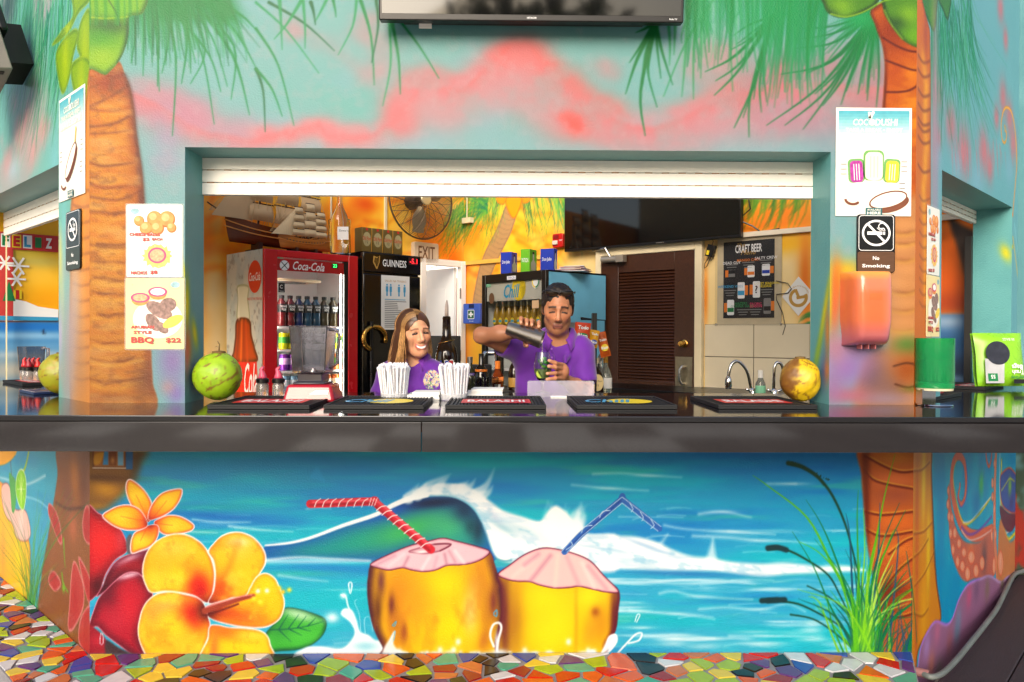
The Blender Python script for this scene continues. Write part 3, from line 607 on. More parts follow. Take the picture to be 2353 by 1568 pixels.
def paint_upper():
    cv = Canvas(W_F,CLX,CRX,ZC-0.02,ZTOP,0.0040,(134,190,188));rr = np.random.default_rng(21)
    t1,t2,t3,t4 = (TR(x,0,1.96) for x in (0,1000,2000,3000));t5 = TR(0,800,1.568);t6 = TR(3000,800,1.568)
    X,Y = cv.X,cv.Y
    cv.wash(sstep(.45,.7,fbm(X*2,Y*2.4,4))*.6,(120,190,180));cv.wash(sstep(.5,.75,fbm(X*2.6+3,Y*3,8))*.5,(152,192,206))
    cv.wash(sstep(OT+.16,OT-.02,Y)*.45,(160,196,206))
    # pink cloud band
    def cloud(tr,pts,r,col,al):
        cv.tr = tr;P = spline(pts,5)
        for i,(x,y) in enumerate(P):
            for j in range(2): cv.blob((x+rr.normal(0,r*.45),y+rr.normal(0,r*.4)),r*rr.uniform(.28,.62),r*rr.uniform(.2,.42),col,al*rr.uniform(.2,.75),rr.uniform(-40,40))
    cv.tr = ID
    cloud(t1,[(1030,740),(1180,780),(1380,830),(1480,930),(1640,1010),(1950,1060)],110,(206,146,164),.5);cloud(t1,[(1200,880),(1280,1050),(1300,1250)],70,(180,160,190),.35)
    cloud(t1,[(1050,640),(1200,720)],70,(200,160,170),.4)
    cloud(t2,[(0,1060),(150,1030),(350,1010),(500,960),(560,1050),(700,1050),(860,1020)],60,(232,140,146),.55);cloud(t2,[(700,1010),(1000,960)],50,(206,160,165),.4)
    cloud(t2,[(1070,960),(1120,850),(1200,720),(1290,600),(1480,690),(1600,690),(1760,560),(1900,450),(1960,410)],95,(232,126,130),.55);cloud(t2,[(1300,800),(1600,800),(1900,700)],130,(208,160,166),.5)
    cloud(t2,[(900,100),(800,250),(960,330),(960,560),(800,520),(350,250),(280,240)],70,(200,160,165),.35)
    cloud(t3,[(0,410),(80,410),(210,520),(400,660),(500,780),(520,960),(680,860),(900,950)],100,(240,112,108),.55);cloud(t3,[(0,560),(150,720),(340,880),(600,950),(900,1010)],130,(214,150,155),.5)
    cloud(t3,[(480,900),(520,980)],50,(250,90,80),.7);cloud(t3,[(1200,980),(1400,900),(1560,800),(1700,740),(1950,700)],100,(236,130,130),.55);cloud(t3,[(1000,980),(1300,1040),(1600,960),(1950,880)],130,(206,160,170),.5)
    cloud(t3,[(700,500),(740,560)],60,(206,150,155),.4);cloud(t3,[(1450,380),(1650,440),(1400,560)],110,(196,160,160),.45)
    cloud(t4,[(0,700),(200,640),(420,620),(640,560),(800,640),(820,900)],160,(184,146,152),.6);cloud(t4,[(0,880),(250,900),(480,960)],130,(196,150,165),.6);cloud(t4,[(100,560),(260,640),(120,720)],80,(216,130,140),.5)
    cv.tr = t4;cv.blob((480,1100),60,60,(140,176,186),.6)
    RX = [300,360,430,480,580,640,735,752,800,850,905,930,975,1030,1065,1110,1150,1180,1215,1240,1290,1330,1345,1380,1440,1500,1560,1620,1680,1760,1860,2000];RY = [212,240,288,308,316,304,284,312,315,306,282,245,178,204,204,160,134,104,108,150,190,222,268,252,284,292,275,242,220,200,190,200]
    cv.tr = ID;Q = cv.m([(RX[i],RY[i]) for i in range(len(RX))]);ry = np.interp(X[0],Q[:,0],Q[:,1])[None]+.03*(fbm(X*9,X*0+2,65)-.5);dpt = (ry-Y)*565;fl_ = .6+.8*(fbm(X*6,Y*6,67)-.5);edge = sstep(-10,10,dpt)*(X > Q[0,0]-.05)
    cv.wash(np.clip(edge*np.exp(-np.maximum(dpt,0)/60)*.62*fl_*1.2,0,1),(206,158,164));cv.wash(np.clip(edge*np.exp(-np.maximum(dpt,0)/26)*.85*fl_,0,1),(236,112,112))
    nm = fbm(X*9,Y*9,61);cv.wash(sstep(.45,.75,nm)*.30,(140,192,190));cv.wash(sstep(.5,.8,fbm(X*26+4,Y*26,63))*.16,(214,190,196))
    # palm fronds
    G1,G2,G3 = (16,138,68),(40,158,94),(12,100,52)
    cv.tr = t1
    F = [((1190,0),(1215,250),(1205,660)),((1250,0),(1345,420),(1320,1040)),((1060,0),(1100,250),(1095,580)),((1000,60),(1035,250),(1005,480)),((1330,0),(1540,400),(1640,950)),((1400,0),(1620,280),(1740,660)),((1480,0),(1780,420),(1910,880)),((1560,0),(1800,240),(1960,520)),((1120,0),(1190,200),(1220,700)),((1290,0),(1440,260),(1460,560)),((1350,0),(1430,300),(1390,640)),((1440,0),(1570,380),(1460,640)),((1270,100),(1290,300),(1240,560)),((1380,150),(1600,420),(1690,700)),((1640,0),(1850,120),(1960,230)),((1500,60),(1790,350),(1770,760))]
    for a,c,b in F: frond(cv,a,c,b,rr.uniform(4,8),G1,.85,rr)
    for i in range(210):
        x = rr.uniform(960,1750);L = rr.uniform(120,520);dx = (x-1000)*rr.uniform(.1,.45)
        frond(cv,(x,rr.uniform(-60,60)),(x+dx*.4,L*.5),(x+dx*rr.uniform(.4,1),L),rr.uniform(2,6),(G1,G2,G3,(90,180,130))[rr.integers(4)],rr.uniform(.3,.7),rr)
    cv.wash(0*X,G1)
    cv.tr = t1
    for i in range(26): cv.blob((rr.uniform(1050,1800),rr.uniform(-60,130)),rr.uniform(20,50),rr.uniform(15,34),G1,.5)
    cv.tr = t2
    for a,c,b in [((0,20),(230,230),(480,560)),((100,20),(370,180),(600,390)),((350,0),(240,180),(140,300)),((360,0),(375,200),(375,370)),((540,0),(490,100),(450,170)),((590,0),(605,70),(612,130)),((770,0),(740,200),(630,420)),((800,0),(880,280),(905,650)),((920,0),(935,200),(885,480)),((1020,170),(1030,500),(970,810)),((1040,170),(1090,440),(1105,720)),((1110,170),(1260,370),(1400,600)),((0,220),(170,500),(290,960)),((0,530),(55,700),(70,1010)),((0,530),(120,680),(200,890)),((420,20),(440,90),(455,190)),((180,0),(190,150),(200,380))]:
        frond(cv,a,c,b,rr.uniform(3.5,6.5),(G1,G3,G2)[rr.integers(3)],.85,rr)
    cv.tr = t3
    for b in ((1020,1040,985,700),(870,720,960,450),(1110,820,1040,520),(1140,600,1110,350),(1230,650,1150,400),(950,250,1020,220),(900,480,1000,330),(1040,560,1060,380),(1000,640,1020,420)): frond(cv,(1100,170),b[2:],b[:2],rr.uniform(5,9),(20,124,60),.9,rr)
    for a,c,b in [((1540,0),(1330,330),(1160,740)),((1420,0),(1390,400),(1390,760)),((1340,60),(1330,400),(1300,740)),((1200,190),(1210,350),(1205,500)),((1250,190),(1245,300),(1240,420)),((1440,0),(1450,300),(1445,600)),((1670,100),(1675,400),(1690,700)),((1500,60),(1500,200),(1510,400)),((1350,100),(1300,260),(1300,330)),((1470,100),(1490,250),(1470,330))]: frond(cv,a,c,b,rr.uniform(4,7),(44,156,84),.8,rr)
    for b in ((1480,550,1720,420),(1550,730,1750,520),(1700,980,1850,650),(1815,1050,1830,700),(1910,860,1900,600),(1700,270,1820,190),(1720,340,1850,240),(1680,380,1830,290),(1560,620,1760,470),(1950,780,1930,500),(1770,900,1870,600),(1850,760,1890,500),(1640,480,1800,340)): frond(cv,(1990,130),b[2:],b[:2],rr.uniform(4,8),(22,128,64),.85,rr)
    for i in range(110):
        x = rr.uniform(1320,1960);L = rr.uniform(100,560);frond(cv,(x,-40),(x+rr.uniform(-10,10),L*.5),(x+rr.uniform(-40,40),L),rr.uniform(2,7),(G1,G2,(100,190,140))[rr.integers(3)],rr.uniform(.3,.7),rr)
    cv.tr = t4
    for b in ((230,220,500,200),(240,300,520,250),(220,370,520,320),(100,570,480,470),(-10,960,440,620),(270,990,520,640),(130,960,480,660),(420,810,600,560),(560,800,640,560),(760,770,780,520),(830,820,850,520),(600,700,680,480),(300,560,560,420),(690,720,730,500),(360,720,580,500)):
        frond(cv,(830,90),b[2:],b[:2],rr.uniform(4,8),(24,120,64),.85,rr)
    for i in range(34):
        a = rr.uniform(-2.9,-1.5);L = rr.uniform(200,620);b = (830+math.cos(a)*L,100-math.sin(a)*L);frond(cv,(840,60),(830+math.cos(a)*L*.5,90-math.sin(a)*L*.42),b,rr.uniform(3,9),(26,140,74),rr.uniform(.35,.8),rr)
    for i in range(110):
        x = rr.uniform(-40,440);L = rr.uniform(200,860);frond(cv,(x+40,-40),(x+rr.uniform(-20,30),L*.5),(x+rr.uniform(-50,40),L),rr.uniform(3,8),(G1,(40,150,96),G2)[rr.integers(3)],rr.uniform(.35,.8),rr)
    cv.blob((700,140),50,30,(40,170,100),.8);cv.blob((60,100),70,60,(30,160,90),.6)
    # left trunk + green husk
    cv.tr = ID
    trL = [(190,150),(238,160),(271,141),(286,172),(299,205),(307,250),(312,300),(319,350),(326,400),(331,470),(337,600),(344,740),(348,840),(350,880),(350,940),(190,940)]
    mk = cv.poly(trL,(222,146,48),soft=3,inner=(140,62,20),innerw=26);cv.clip = mk
    cv.blob((250,190),60,40,(150,56,16),.85);cv.blob((240,260),34,20,(240,160,36),.9);cv.blob((260,165),30,20,(120,44,14),.7)
    for y in (330,370,420,470,530,578,616,652,700,750): cv.blob((240+rr.uniform(-20,20),y),44,16,(232,176,90),.8)
    for y in (800,845,880): cv.blob((255+rr.uniform(-20,30),y),50,14,(216,150,66),.7)
    cv.blob((320,420),7,120,(60,40,70),.55,-3);cv.blob((240,915),90,14,(110,50,30),.7)
    for p,w in (([(200,246),(240,230),(296,196)],6),([(200,250),(250,256),(275,255)],3),([(200,292),(260,285),(306,262)],6),([(200,308),(250,306),(300,300)],3),([(204,372),(240,382),(320,372)],6),([(204,420),(240,432),(320,425)],7),([(204,452),(270,460),(320,440)],5)): cv.stroke(p,w,(120,60,30),soft=4,alpha=.75)
    nt = fbm(X*14,Y*46,71);cv.wash(sstep(.42,.7,nt)*.4,(206,110,34));cv.wash(sstep(.6,.8,fbm(X*60,Y*60,73))*.25,(150,84,44));cv.blob((306,500),20,300,(170,90,36),.55)
    cv.wash(sstep(.52,.78,fbm(X*30+2,Y*55,79))*.45,(134,82,44));cv.wash(sstep(.5,.8,fbm(X*8+5,Y*26,81))*.45,(238,190,120));cv.wash(sstep(1.75,1.2,Y)*.3,(176,130,96))  # last wash greys the lower trunk, glare painted into its colour
    trunk_bands(cv,(485,559,598,637,671,718,782,823,874),204,335,6,(116,62,36),rr,5,.8);cv.blob((330,880),30,50,(110,70,60),.6)
    cv.clip = None
    cv.stroke([(286,172),(299,205),(307,250),(312,300),(319,350),(326,400),(331,470),(337,600),(345,740)],6,(84,44,40),soft=7,alpha=.75)
    cv.blob((395,830),40,70,(160,130,190),.8);cv.blob((400,760),30,40,(150,160,190),.7);cv.blob((405,905),24,30,(150,120,200),.7);cv.blob((385,890),20,20,(206,160,160),.6)
    cv.blob((424,690),8,60,(250,226,20),.95,-10);cv.blob((425,630),4,40,(250,240,20),.9,-10);cv.blob((425,770),10,30,(226,130,40),.8)
    cv.tr = t1
    mk = cv.poly([(640,540),(700,530),(795,572),(835,552),(905,475),(955,375),(985,250),(992,130),(1098,95),(1102,-80),(640,-80)],(136,190,40),soft=1.5,inner=(60,110,40),innerw=14);cv.clip = mk
    cv.blob((820,200),60,26,(30,70,50),.8);cv.blob((760,300),50,40,(70,160,40),.8);cv.blob((780,440),50,34,(166,206,30),.9);cv.stroke([(660,130),(820,142),(980,128)],3,(190,214,40),soft=2);cv.stroke([(990,130),(960,360),(900,480)],4,(40,90,50),soft=3)
    cv.blob((900,60),50,30,(120,196,40),.8);cv.stroke([(830,0),(890,100),(920,200)],2,(40,70,40),soft=2)
    for i in range(16): x = rr.uniform(680,1100);cv.stroke([(x,-20),(x+5,90),(x+2,190)],4,(50,150,60),soft=2,alpha=.5)
    cv.clip = None
    # right trunk + husk
    cv.tr = t4
    mk = cv.poly([(815,60),(826,200),(872,330),(896,480),(893,640),(880,840),(870,1100),(880,1568),(880,2400),(1250,2400),(1250,60)],(206,106,30),soft=3,inner=(120,44,16),innerw=12);cv.clip = mk
    cv.blob((950,250),50,60,(140,50,14),.85);cv.blob((1080,560),34,30,(240,150,30),.9);cv.blob((980,560),34,40,(190,80,20),.6);cv.blob((1060,780),50,40,(236,150,36),.9);cv.blob((960,740),34,40,(206,100,26),.7);cv.blob((1130,940),20,60,(246,160,30),.9)
    nt = fbm(X*16,Y*30,75);cv.wash(sstep(.42,.7,nt)*.4,(176,76,20))
    for p in ([(880,290),(980,350),(1080,390),(1170,400)],[(895,460),(1000,500),(1100,535),(1170,540)],[(905,705),(1000,706),(1090,690),(1165,640)]): cv.stroke(p,4.5,(96,30,12),soft=2.5)
    cv.stroke([(886,500),(893,640),(880,830)],8,(96,36,14),soft=4);cv.clip = None
    for pts,hi in (([(430,-60),(432,40),(470,105),(560,135),(660,120),(760,80),(830,30),(830,-60)],(560,60)),([(885,70),(930,170),(1020,290),(1100,345),(1165,358),(1200,280),(1215,180),(1180,-60),(900,-60)],(1080,120))):
        mk = cv.poly(pts,(84,140,44),soft=1.5,inner=(36,66,34),innerw=12,rim=(40,80,34),rimw=2);cv.clip = mk
        cv.blob(hi,34,30,(140,190,50),.9);cv.blob((hi[0]+40,hi[1]+150),30,30,(120,180,40),.9);cv.blob((hi[0]-100,hi[1]+60),30,20,(40,76,40),.7);cv.clip = None
    cv.stroke([(480,108),(600,130),(740,88),(860,20),(950,-10)],3,(150,196,60),soft=2);cv.stroke([(890,78),(940,180),(1030,300)],2.5,(150,196,70),soft=2)
    # below the poster: trunk, spray colours and painted grey glare on the right pier
    cv.tr = t6
    mk = cv.poly([(720,40),(760,300),(720,420),(725,700),(730,860),(640,900),(570,1000),(560,1260),(1000,1260),(1000,40)],(214,150,96),soft=18);cv.clip = mk
    for y in (120,260,400,480,600,720,790): cv.blob((830+rr.uniform(-40,40),y),40,16,(236,172,110),.8)
    trunk_bands(cv,(165,230,330,530,640,760),750,930,10,(150,90,60),rr,6,.7);cv.blob((640,1050),50,70,(120,96,104),.8);cv.blob((760,1120),50,50,(140,110,110),.7);cv.blob((700,1190),90,20,(170,150,170),.7)
    cv.blob((850,860),44,26,(96,150,70),.9);cv.blob((850,1010),40,44,(176,92,40),.9);cv.stroke([(770,990),(850,970),(920,985)],4,(90,50,30),soft=3);cv.stroke([(780,1100),(860,1120),(920,1100)],4,(90,46,26),soft=3);cv.blob((880,1130),30,10,(120,120,50),.7);cv.clip = None
    cv.blob((480,400),46,30,(250,206,50),.85);cv.blob((420,480),16,70,(246,150,40),.9);cv.blob((405,620),20,90,(236,120,70),.85);cv.blob((380,560),6,80,(230,220,40),.8);cv.blob((470,870),60,30,(206,150,150),.7);cv.blob((480,1000),60,60,(170,130,200),.9);cv.blob((420,900),30,40,(206,150,170),.7);cv.blob((480,1170),60,24,(206,120,140),.8);cv.blob((580,900),50,50,(180,140,200),.6)
    cv.blob((400,1120),30,50,(180,130,180),.7);cv.blob((720,560),40,120,(226,180,140),.5)
    return cv

def grid_patch(cv,m,name,rects,parent,**k): return cv.sheet(name,rects,m,parent,**k)

# ---------------------------------------------------------------- angled murals
def paint_left():
    cv = Canvas(W_L,-2.24,0.0,-0.25,ZSIDE,0.0048,(120,175,165),ppm=430.0);rr = np.random.default_rng(31)
    t1 = TR(0,0,1.96);t5 = TR(0,800,1.568);tA = TR(0,1740,1.693);X,Y = cv.X,cv.Y
    up = Y > 1.0
    cv.wash(up*sstep(.45,.7,fbm(X*3,Y*3,41))*.5,(196,150,150))
    cv.tr = t1
    for x,y,r in ((150,1050,60),(260,1150,60),(60,1250,50),(200,900,50),(110,780,40),(330,1000,40)): cv.blob((x,y),r,r*.8,(216,146,140),.6)
    cv.blob((100,1300,)[:2],60,30,(170,196,206),.6);cv.blob((420,1250),40,60,(130,186,190),.7)
    for i in range(330):
        x0 = rr.uniform(-200,560);y0 = rr.uniform(-200,200);L = rr.uniform(400,1150);dx = rr.uniform(-150,40)-60
        c = ((24,84,56),(40,130,80),(30,120,90),(90,170,120),(120,190,140),(60,150,110))[rr.integers(6)]
        if x0 < 150: c = tuple(int(v*.75) for v in c)
        cv.stroke([(x0,y0),(x0+dx*.3,y0+L*.5),(x0+dx,y0+L)],rr.uniform(2,7),c,soft=1.6,w1=.8,alpha=rr.uniform(.4,.85))
    cv.blob((60,60),80,60,(20,40,34),.6);cv.blob((200,200),40,60,(40,110,70),.5)
    for pts,hi in (([(555,-60),(560,120),(480,230),(400,345),(470,300),(540,220),(600,100),(690,0),(690,-60)],(520,200)),([(560,230),(470,330),(430,420),(440,560),(478,718),(530,600),(560,430),(600,260)],(500,450)),([(600,240),(590,360),(610,420),(650,520),(690,560),(690,100),(640,120)],(650,350)),([(560,480),(550,620),(600,800),(690,1000),(690,480)],(620,640))):
        mk = cv.poly(pts,(134,166,44),soft=2,inner=(84,120,50),innerw=10,rim=(170,190,60),rimw=1.4);cv.clip = mk;cv.blob(hi,24,60,(168,190,44),.9);cv.clip = None
    # trunk on the angled pier
    mk = cv.poly([(660,760),(640,1000),(600,1300),(545,1568),(540,2000),(545,3150),(700,3150),(700,700)],(206,140,70),soft=8,inner=(160,100,56),innerw=16);cv.clip = mk
    for y in range(1400,2900,120): cv.blob((640,y),22,14,(220,160,90),.7);cv.stroke([(560,y+50),(620,y+70),(690,y+55)],5,(130,80,50),soft=3,alpha=.6)
    cv.clip = None
    cv.tr = t5
    cv.blob((390,200),26,120,(130,190,190),.8);cv.blob((380,560),20,90,(200,206,170),.7);cv.blob((460,560),40,120,(196,180,166),.7);cv.blob((430,820),50,120,(176,164,170),.8);cv.blob((420,1050),50,100,(160,150,150),.8);cv.blob((370,330),12,60,(226,220,120),.6);cv.blob((370,800),14,60,(190,170,206),.7);cv.blob((500,1000),50,100,(150,120,100),.5)  # grey blobs put the silvery glare of the pier into the paint
    # lower part: sea, drink, palm foot, red flowers, grass
    low = Y < 0.99
    cv.wash(low*1.0,(74,160,184));cv.wash(low*sstep(.4,.7,fbm(X*2,Y*10,44))*.6,(60,140,180))
    cv.tr = tA
    cv.stroke([(-50,200),(60,230),(170,260),(300,200)],5,(214,232,240),soft=4,alpha=.7);cv.stroke([(170,340),(260,370),(330,430)],4,(160,206,226),soft=3,alpha=.7)
    mk = cv.poly([(390,0),(380,200),(350,400),(310,650),(270,900),(240,1400),(700,1400),(700,0)],(128,84,52),soft=5);cv.clip = mk
    cv.blob((490,200),30,50,(180,120,60),.8);cv.blob((450,350),40,40,(110,70,60),.7);cv.blob((560,300),30,60,(100,64,50),.7);cv.blob((480,540),30,30,(190,110,80),.6);cv.blob((400,1000),50,40,(120,70,40),.7);cv.blob((360,650),30,50,(140,90,60),.6);cv.stroke([(370,380),(450,420),(560,410)],5,(80,50,40),soft=4);cv.clip = None
    cv.blob((520,1180),60,50,(116,72,44),.8);cv.blob((400,1100),50,40,(130,84,44),.8)
    for pts in ([(325,385),(365,430),(395,520),(410,640),(390,640),(350,540),(320,450)],[(565,410),(592,430),(600,640),(560,620),(545,520)],[(340,830),(385,870),(400,930),(360,960),(320,900)],[(490,768),(530,850),(555,960),(545,1090),(480,1220),(450,1200),(460,1050),(470,880)],[(520,740),(600,900),(600,1050),(570,990)],[(590,1060),(540,1130),(520,1230),(530,1320),(610,1385),(620,1060)]):
        mk = cv.poly(pts,(160,62,58),soft=2,inner=(190,120,120),innerw=5,rim=(214,150,150),rimw=1.2);cv.clip = mk;cv.blob((sum(p[0] for p in pts)/len(pts),sum(p[1] for p in pts)/len(pts)),16,40,(150,40,44),.7);cv.clip = None
    for p in ([(410,850),(420,920),(450,970)],[(420,620),(425,720),(430,800)]): cv.stroke(p,7,(110,160,50),soft=2.5,w1=3)
    cv.blob((420,945),10,10,(120,180,50),.9)
    mk = cv.poly([(-60,260),(20,255),(60,270),(80,420),(120,560),(190,630),(200,800),(180,1020),(60,1000),(-60,900)],(232,190,70),soft=3,inner=(214,140,70),innerw=14);cv.clip = mk;cv.blob((120,760),30,60,(240,210,60),.9);cv.blob((20,700),30,80,(226,160,90),.7);cv.clip = None
    mk = cv.poly([(10,280),(40,250),(70,290),(100,420),(165,430),(195,520),(200,600),(165,635),(110,610),(80,520),(40,470),(15,380)],(226,190,180),soft=2,rim=(150,84,84),rimw=1.6);cv.clip = mk;cv.blob((140,510),24,40,(240,214,206),.8);cv.clip = None
    cv.poly([(-60,20),(100,20),(90,80),(20,130),(-60,120)],(232,170,40),soft=3);cv.stroke([(190,40),(165,150),(100,300),(90,430)],8,(160,186,70),soft=2);cv.stroke([(70,110),(80,250)],3,(96,60,50),soft=2)
    cv.poly([(60,190),(80,200),(110,260),(100,420),(80,440),(70,330)],(90,160,90),soft=3)
    cv.poly([(130,165),(155,170),(172,230),(172,330),(158,420),(140,420),(120,380),(105,300),(110,210)],(140,200,60),soft=1.5,rim=(236,244,226),rimw=2.4);cv.blob((140,290),14,40,(190,226,120),.8)
    for a in range(0,360,45): cv.stroke([(140,290),(140+26*math.cos(math.radians(a)),290+100*math.sin(math.radians(a)))],1,(240,248,230),soft=1)
    for i in range(70):
        bx = rr.normal(210,22);a = rr.normal(0,.25);L = rr.uniform(200,800)
        cv.stroke([(bx,1080),(bx+math.sin(a)*L*.4,1080-L*.55),(bx+math.sin(a*1.5)*L*.9,1080-L)],rr.uniform(1.5,4),((60,110,60),(90,150,50),(40,90,60),(120,170,60))[rr.integers(4)],soft=1.2,w1=.5,alpha=.7)
    return cv

def paint_right():
    cv = Canvas(W_R,0.0,1.87,-0.45,ZSIDE,0.0048,(124,178,186),ppm=430.0);rr = np.random.default_rng(33)
    t4 = TR(3000,0,1.96);t6 = TR(3000,800,1.568);tE = TR(3000,1740,1.693);X,Y = cv.X,cv.Y
    cv.tr = t4
    for x,y,r in ((1300,700,50),(1400,950,60),(1500,1150,80),(1650,1150,70),(1800,750,60),(1850,900,60),(1750,900,40),(1880,1100,60),(1820,300,40),(1780,60,50),(1300,1050,40),(1700,1280,50)): cv.blob((x,y),r*.7,r*.8,(214,116,124),.75)
    for x,y,r in ((1600,1380,80),(1450,1250,60),(1850,1300,70),(1300,1200,50)): cv.blob((x,y),r*.7,r*.6,(150,186,206),.6)
    for i in range(40): x = rr.uniform(1400,1900);cv.stroke([(x,rr.uniform(1050,1200)),(x+10,rr.uniform(1250,1400))],6,(220,120,126),soft=4,alpha=.4,w1=1)
    for i in range(330):
        x0 = rr.uniform(1250,1560);y0 = rr.uniform(-150,350);L = rr.uniform(300,1000);dx = rr.uniform(-60,200)*(x0-1200)/250
        c = ((20,116,74),(34,140,84),(26,100,70),(70,160,120),(110,180,150))[rr.integers(5)]
        cv.stroke([(x0,y0),(x0+dx*.35,y0+L*.5),(x0+dx,y0+L)],rr.uniform(1.5,6),c,soft=1.5,w1=.6,alpha=rr.uniform(.4,.85))
    for pts in ([(1150,-60),(1210,120),(1270,240),(1290,120),(1290,-60)],[(1290,-60),(1340,80),(1380,150),(1400,-60)]):
        mk = cv.poly(pts,(70,124,44),soft=2,inner=(36,70,36),innerw=8);cv.clip = mk;cv.blob((1260,100),20,40,(110,160,50),.7);cv.clip = None
    mk = cv.poly([(1100,100),(1225,180),(1243,400),(1246,700),(1246,1200),(1246,1568),(1240,3200),(1100,3200)],(206,120,40),soft=2.5,inner=(140,70,30),innerw=8);cv.clip = mk
    for y in range(450,2400,110): cv.blob((1200+rr.uniform(-10,20),y),16,22,(244,176,50),.85)
    for y in (480,590,740,850,960,1010,1100,1320): cv.stroke([(1150,y-60),(1190,y),(1246,y-14)],5,(120,60,40),soft=3,alpha=.75)
    cv.blob((1210,250),20,60,(170,84,50),.8);cv.clip = None
    for y in range(1500,2400,90): cv.stroke([(1160,y),(1190,y+40),(1246,y+20)],4,(130,70,40),soft=3,alpha=.6)
    cv.blob((1275,900),24,300,(196,150,160),.7);cv.blob((1290,1400),22,200,(170,160,180),.6)
    OG = (240,166,36);YG = (250,200,60)
    cv.stroke([(1815,1000),(1826,1020),(1822,1075),(1808,1095),(1792,1060),(1785,960),(1800,860),(1825,824),(1860,850),(1885,950),(1900,1100),(1905,1250),(1895,1400),(1880,1568),(1875,1650)],6,OG,soft=1.6);cv.stroke([(1815,1000),(1810,960),(1822,985)],3,OG,soft=1.4);cv.stroke([(1800,860),(1825,826),(1860,855),(1885,950),(1898,1100),(1902,1250)],2,YG,soft=1.2)
    cv.tr = t6
    cv.stroke([(1470,60),(1420,100),(1410,170),(1450,230),(1500,260)],8,(226,206,40),soft=5,alpha=.9);cv.stroke([(1500,60),(1450,110),(1440,180),(1490,210)],7,(236,130,60),soft=5,alpha=.8);cv.stroke([(1500,200),(1525,400),(1535,560),(1532,760)],6,(230,200,90),soft=2.5)
    cv.stroke([(1510,120),(1530,300),(1545,460),(1560,560)],5,(150,206,214),soft=3)
    # lower part
    low = Y < 0.99
    cv.wash(low*1.0,(20,160,190));cv.wash(low*sstep(.4,.7,fbm(X*5,Y*3,45))*.6,(30,130,180))
    cv.tr = tE
    mk = cv.poly([(940,0),(1076,0),(1082,200),(1090,420),(1100,700),(1115,900),(1146,1140),(1090,1200),(1020,1300),(985,1420),(985,1700),(940,1700)],(206,140,50),soft=3,inner=(120,66,24),innerw=10);cv.clip = mk
    cv.blob((1030,250),14,90,(236,206,70),.9);cv.blob((1060,700),14,110,(230,200,60),.9);cv.blob((1030,1080),20,80,(226,170,50),.9);cv.blob((985,400),12,100,(180,96,50),.8);cv.blob((985,800),12,100,(190,100,60),.8);cv.blob((980,1250),10,60,(180,96,60),.8)
    for p in ([(965,170),(1020,160),(1070,110)],[(965,585),(1030,570),(1085,510)],[(970,930),(1040,840),(1100,700)],[(965,740),(1010,700),(1060,620)],[(965,1110),(1020,1130),(1060,1080)]): cv.stroke(p,4,(130,70,30),soft=2.5,alpha=.8);cv.stroke([(x,y-12) for x,y in p],2,(240,206,80),soft=2,alpha=.6)
    cv.clip = None
    cv.stroke([(1078,0),(1092,420),(1116,900),(1146,1140)],2.4,(90,50,30),soft=1.5);cv.stroke([(915,700),(945,850),(970,1100),(985,1300)],3,(30,110,70),soft=1.5)
    # octopus arms
    OCT = (206,110,84);OY = (226,206,70);OP = (120,80,160);OW = (236,230,236)
    def arm(P,w0,w1,col=OCT):
        cv.stroke(P,w0+2.5,(190,90,70),soft=1.5,w1=w1+2.5);cv.stroke(P,w0,col,soft=1.5,w1=w1)
    arm([(1480,560),(1380,600),(1300,560),(1240,420),(1215,250),(1225,120),(1262,70),(1300,120),(1310,250),(1300,350),(1275,390),(1258,340),(1270,270),(1268,255)],26,4)
    cv.stroke([(1470,350),(1400,450),(1320,520),(1275,480),(1240,330),(1225,200),(1245,100)],7,OY,soft=2.5,w1=2);cv.stroke([(1480,470),(1400,560),(1330,590),(1280,540)],6,OP,soft=3);cv.stroke([(1475,340),(1400,430),(1340,500),(1290,510)],3,OW,soft=1.6);cv.stroke([(1480,560),(1400,610),(1330,625),(1280,560)],2.5,OW,soft=1.6)
    cv.stroke([(1310,120),(1322,250),(1310,350),(1278,408),(1252,350)],4,(100,90,180),soft=2,alpha=.8)
    mk = cv.poly([(1190,350),(1200,250),(1215,420),(1250,560),(1310,640),(1400,640),(1480,580),(1500,800),(1480,880),(1380,880),(1300,900),(1240,800),(1205,650)],(186,112,96),soft=4);cv.clip = mk;cv.blob((1430,740),30,44,(100,84,90),.8);cv.blob((1340,700),40,30,(214,130,90),.7);cv.clip = None
    arm([(1510,0),(1500,300),(1500,600),(1520,900)],16,24,(214,140,110));cv.stroke([(1535,0),(1532,300),(1545,480),(1580,580),(1640,500),(1693,500)],4,OW,soft=1.8);cv.stroke([(1545,100),(1540,350),(1555,520),(1590,620),(1650,560)],9,OY,soft=4)
    arm([(1440,0),(1445,90),(1462,140),(1478,80),(1480,0)],6,6)
    cv.poly([(1540,480),(1600,640),(1693,560),(1693,900),(1530,900),(1520,700)],(190,130,90),soft=6)
    mk = cv.poly([(1535,220),(1560,170),(1600,148),(1640,190),(1690,260),(1690,420),(1640,450),(1590,440),(1545,380)],(64,84,150),soft=2,inner=(150,60,80),innerw=7,rim=(236,130,70),rimw=2.5);cv.clip = mk;cv.blob((1600,270),20,26,(140,190,80),.9);cv.blob((1610,380),24,20,(70,50,110),.9);cv.clip = None
    cv.stroke([(1545,300),(1570,260),(1600,220),(1630,240)],3,(220,220,70),soft=2);cv.poly([(1535,400),(1590,450),(1650,460),(1620,560),(1580,570),(1545,500)],(90,40,60),soft=3)
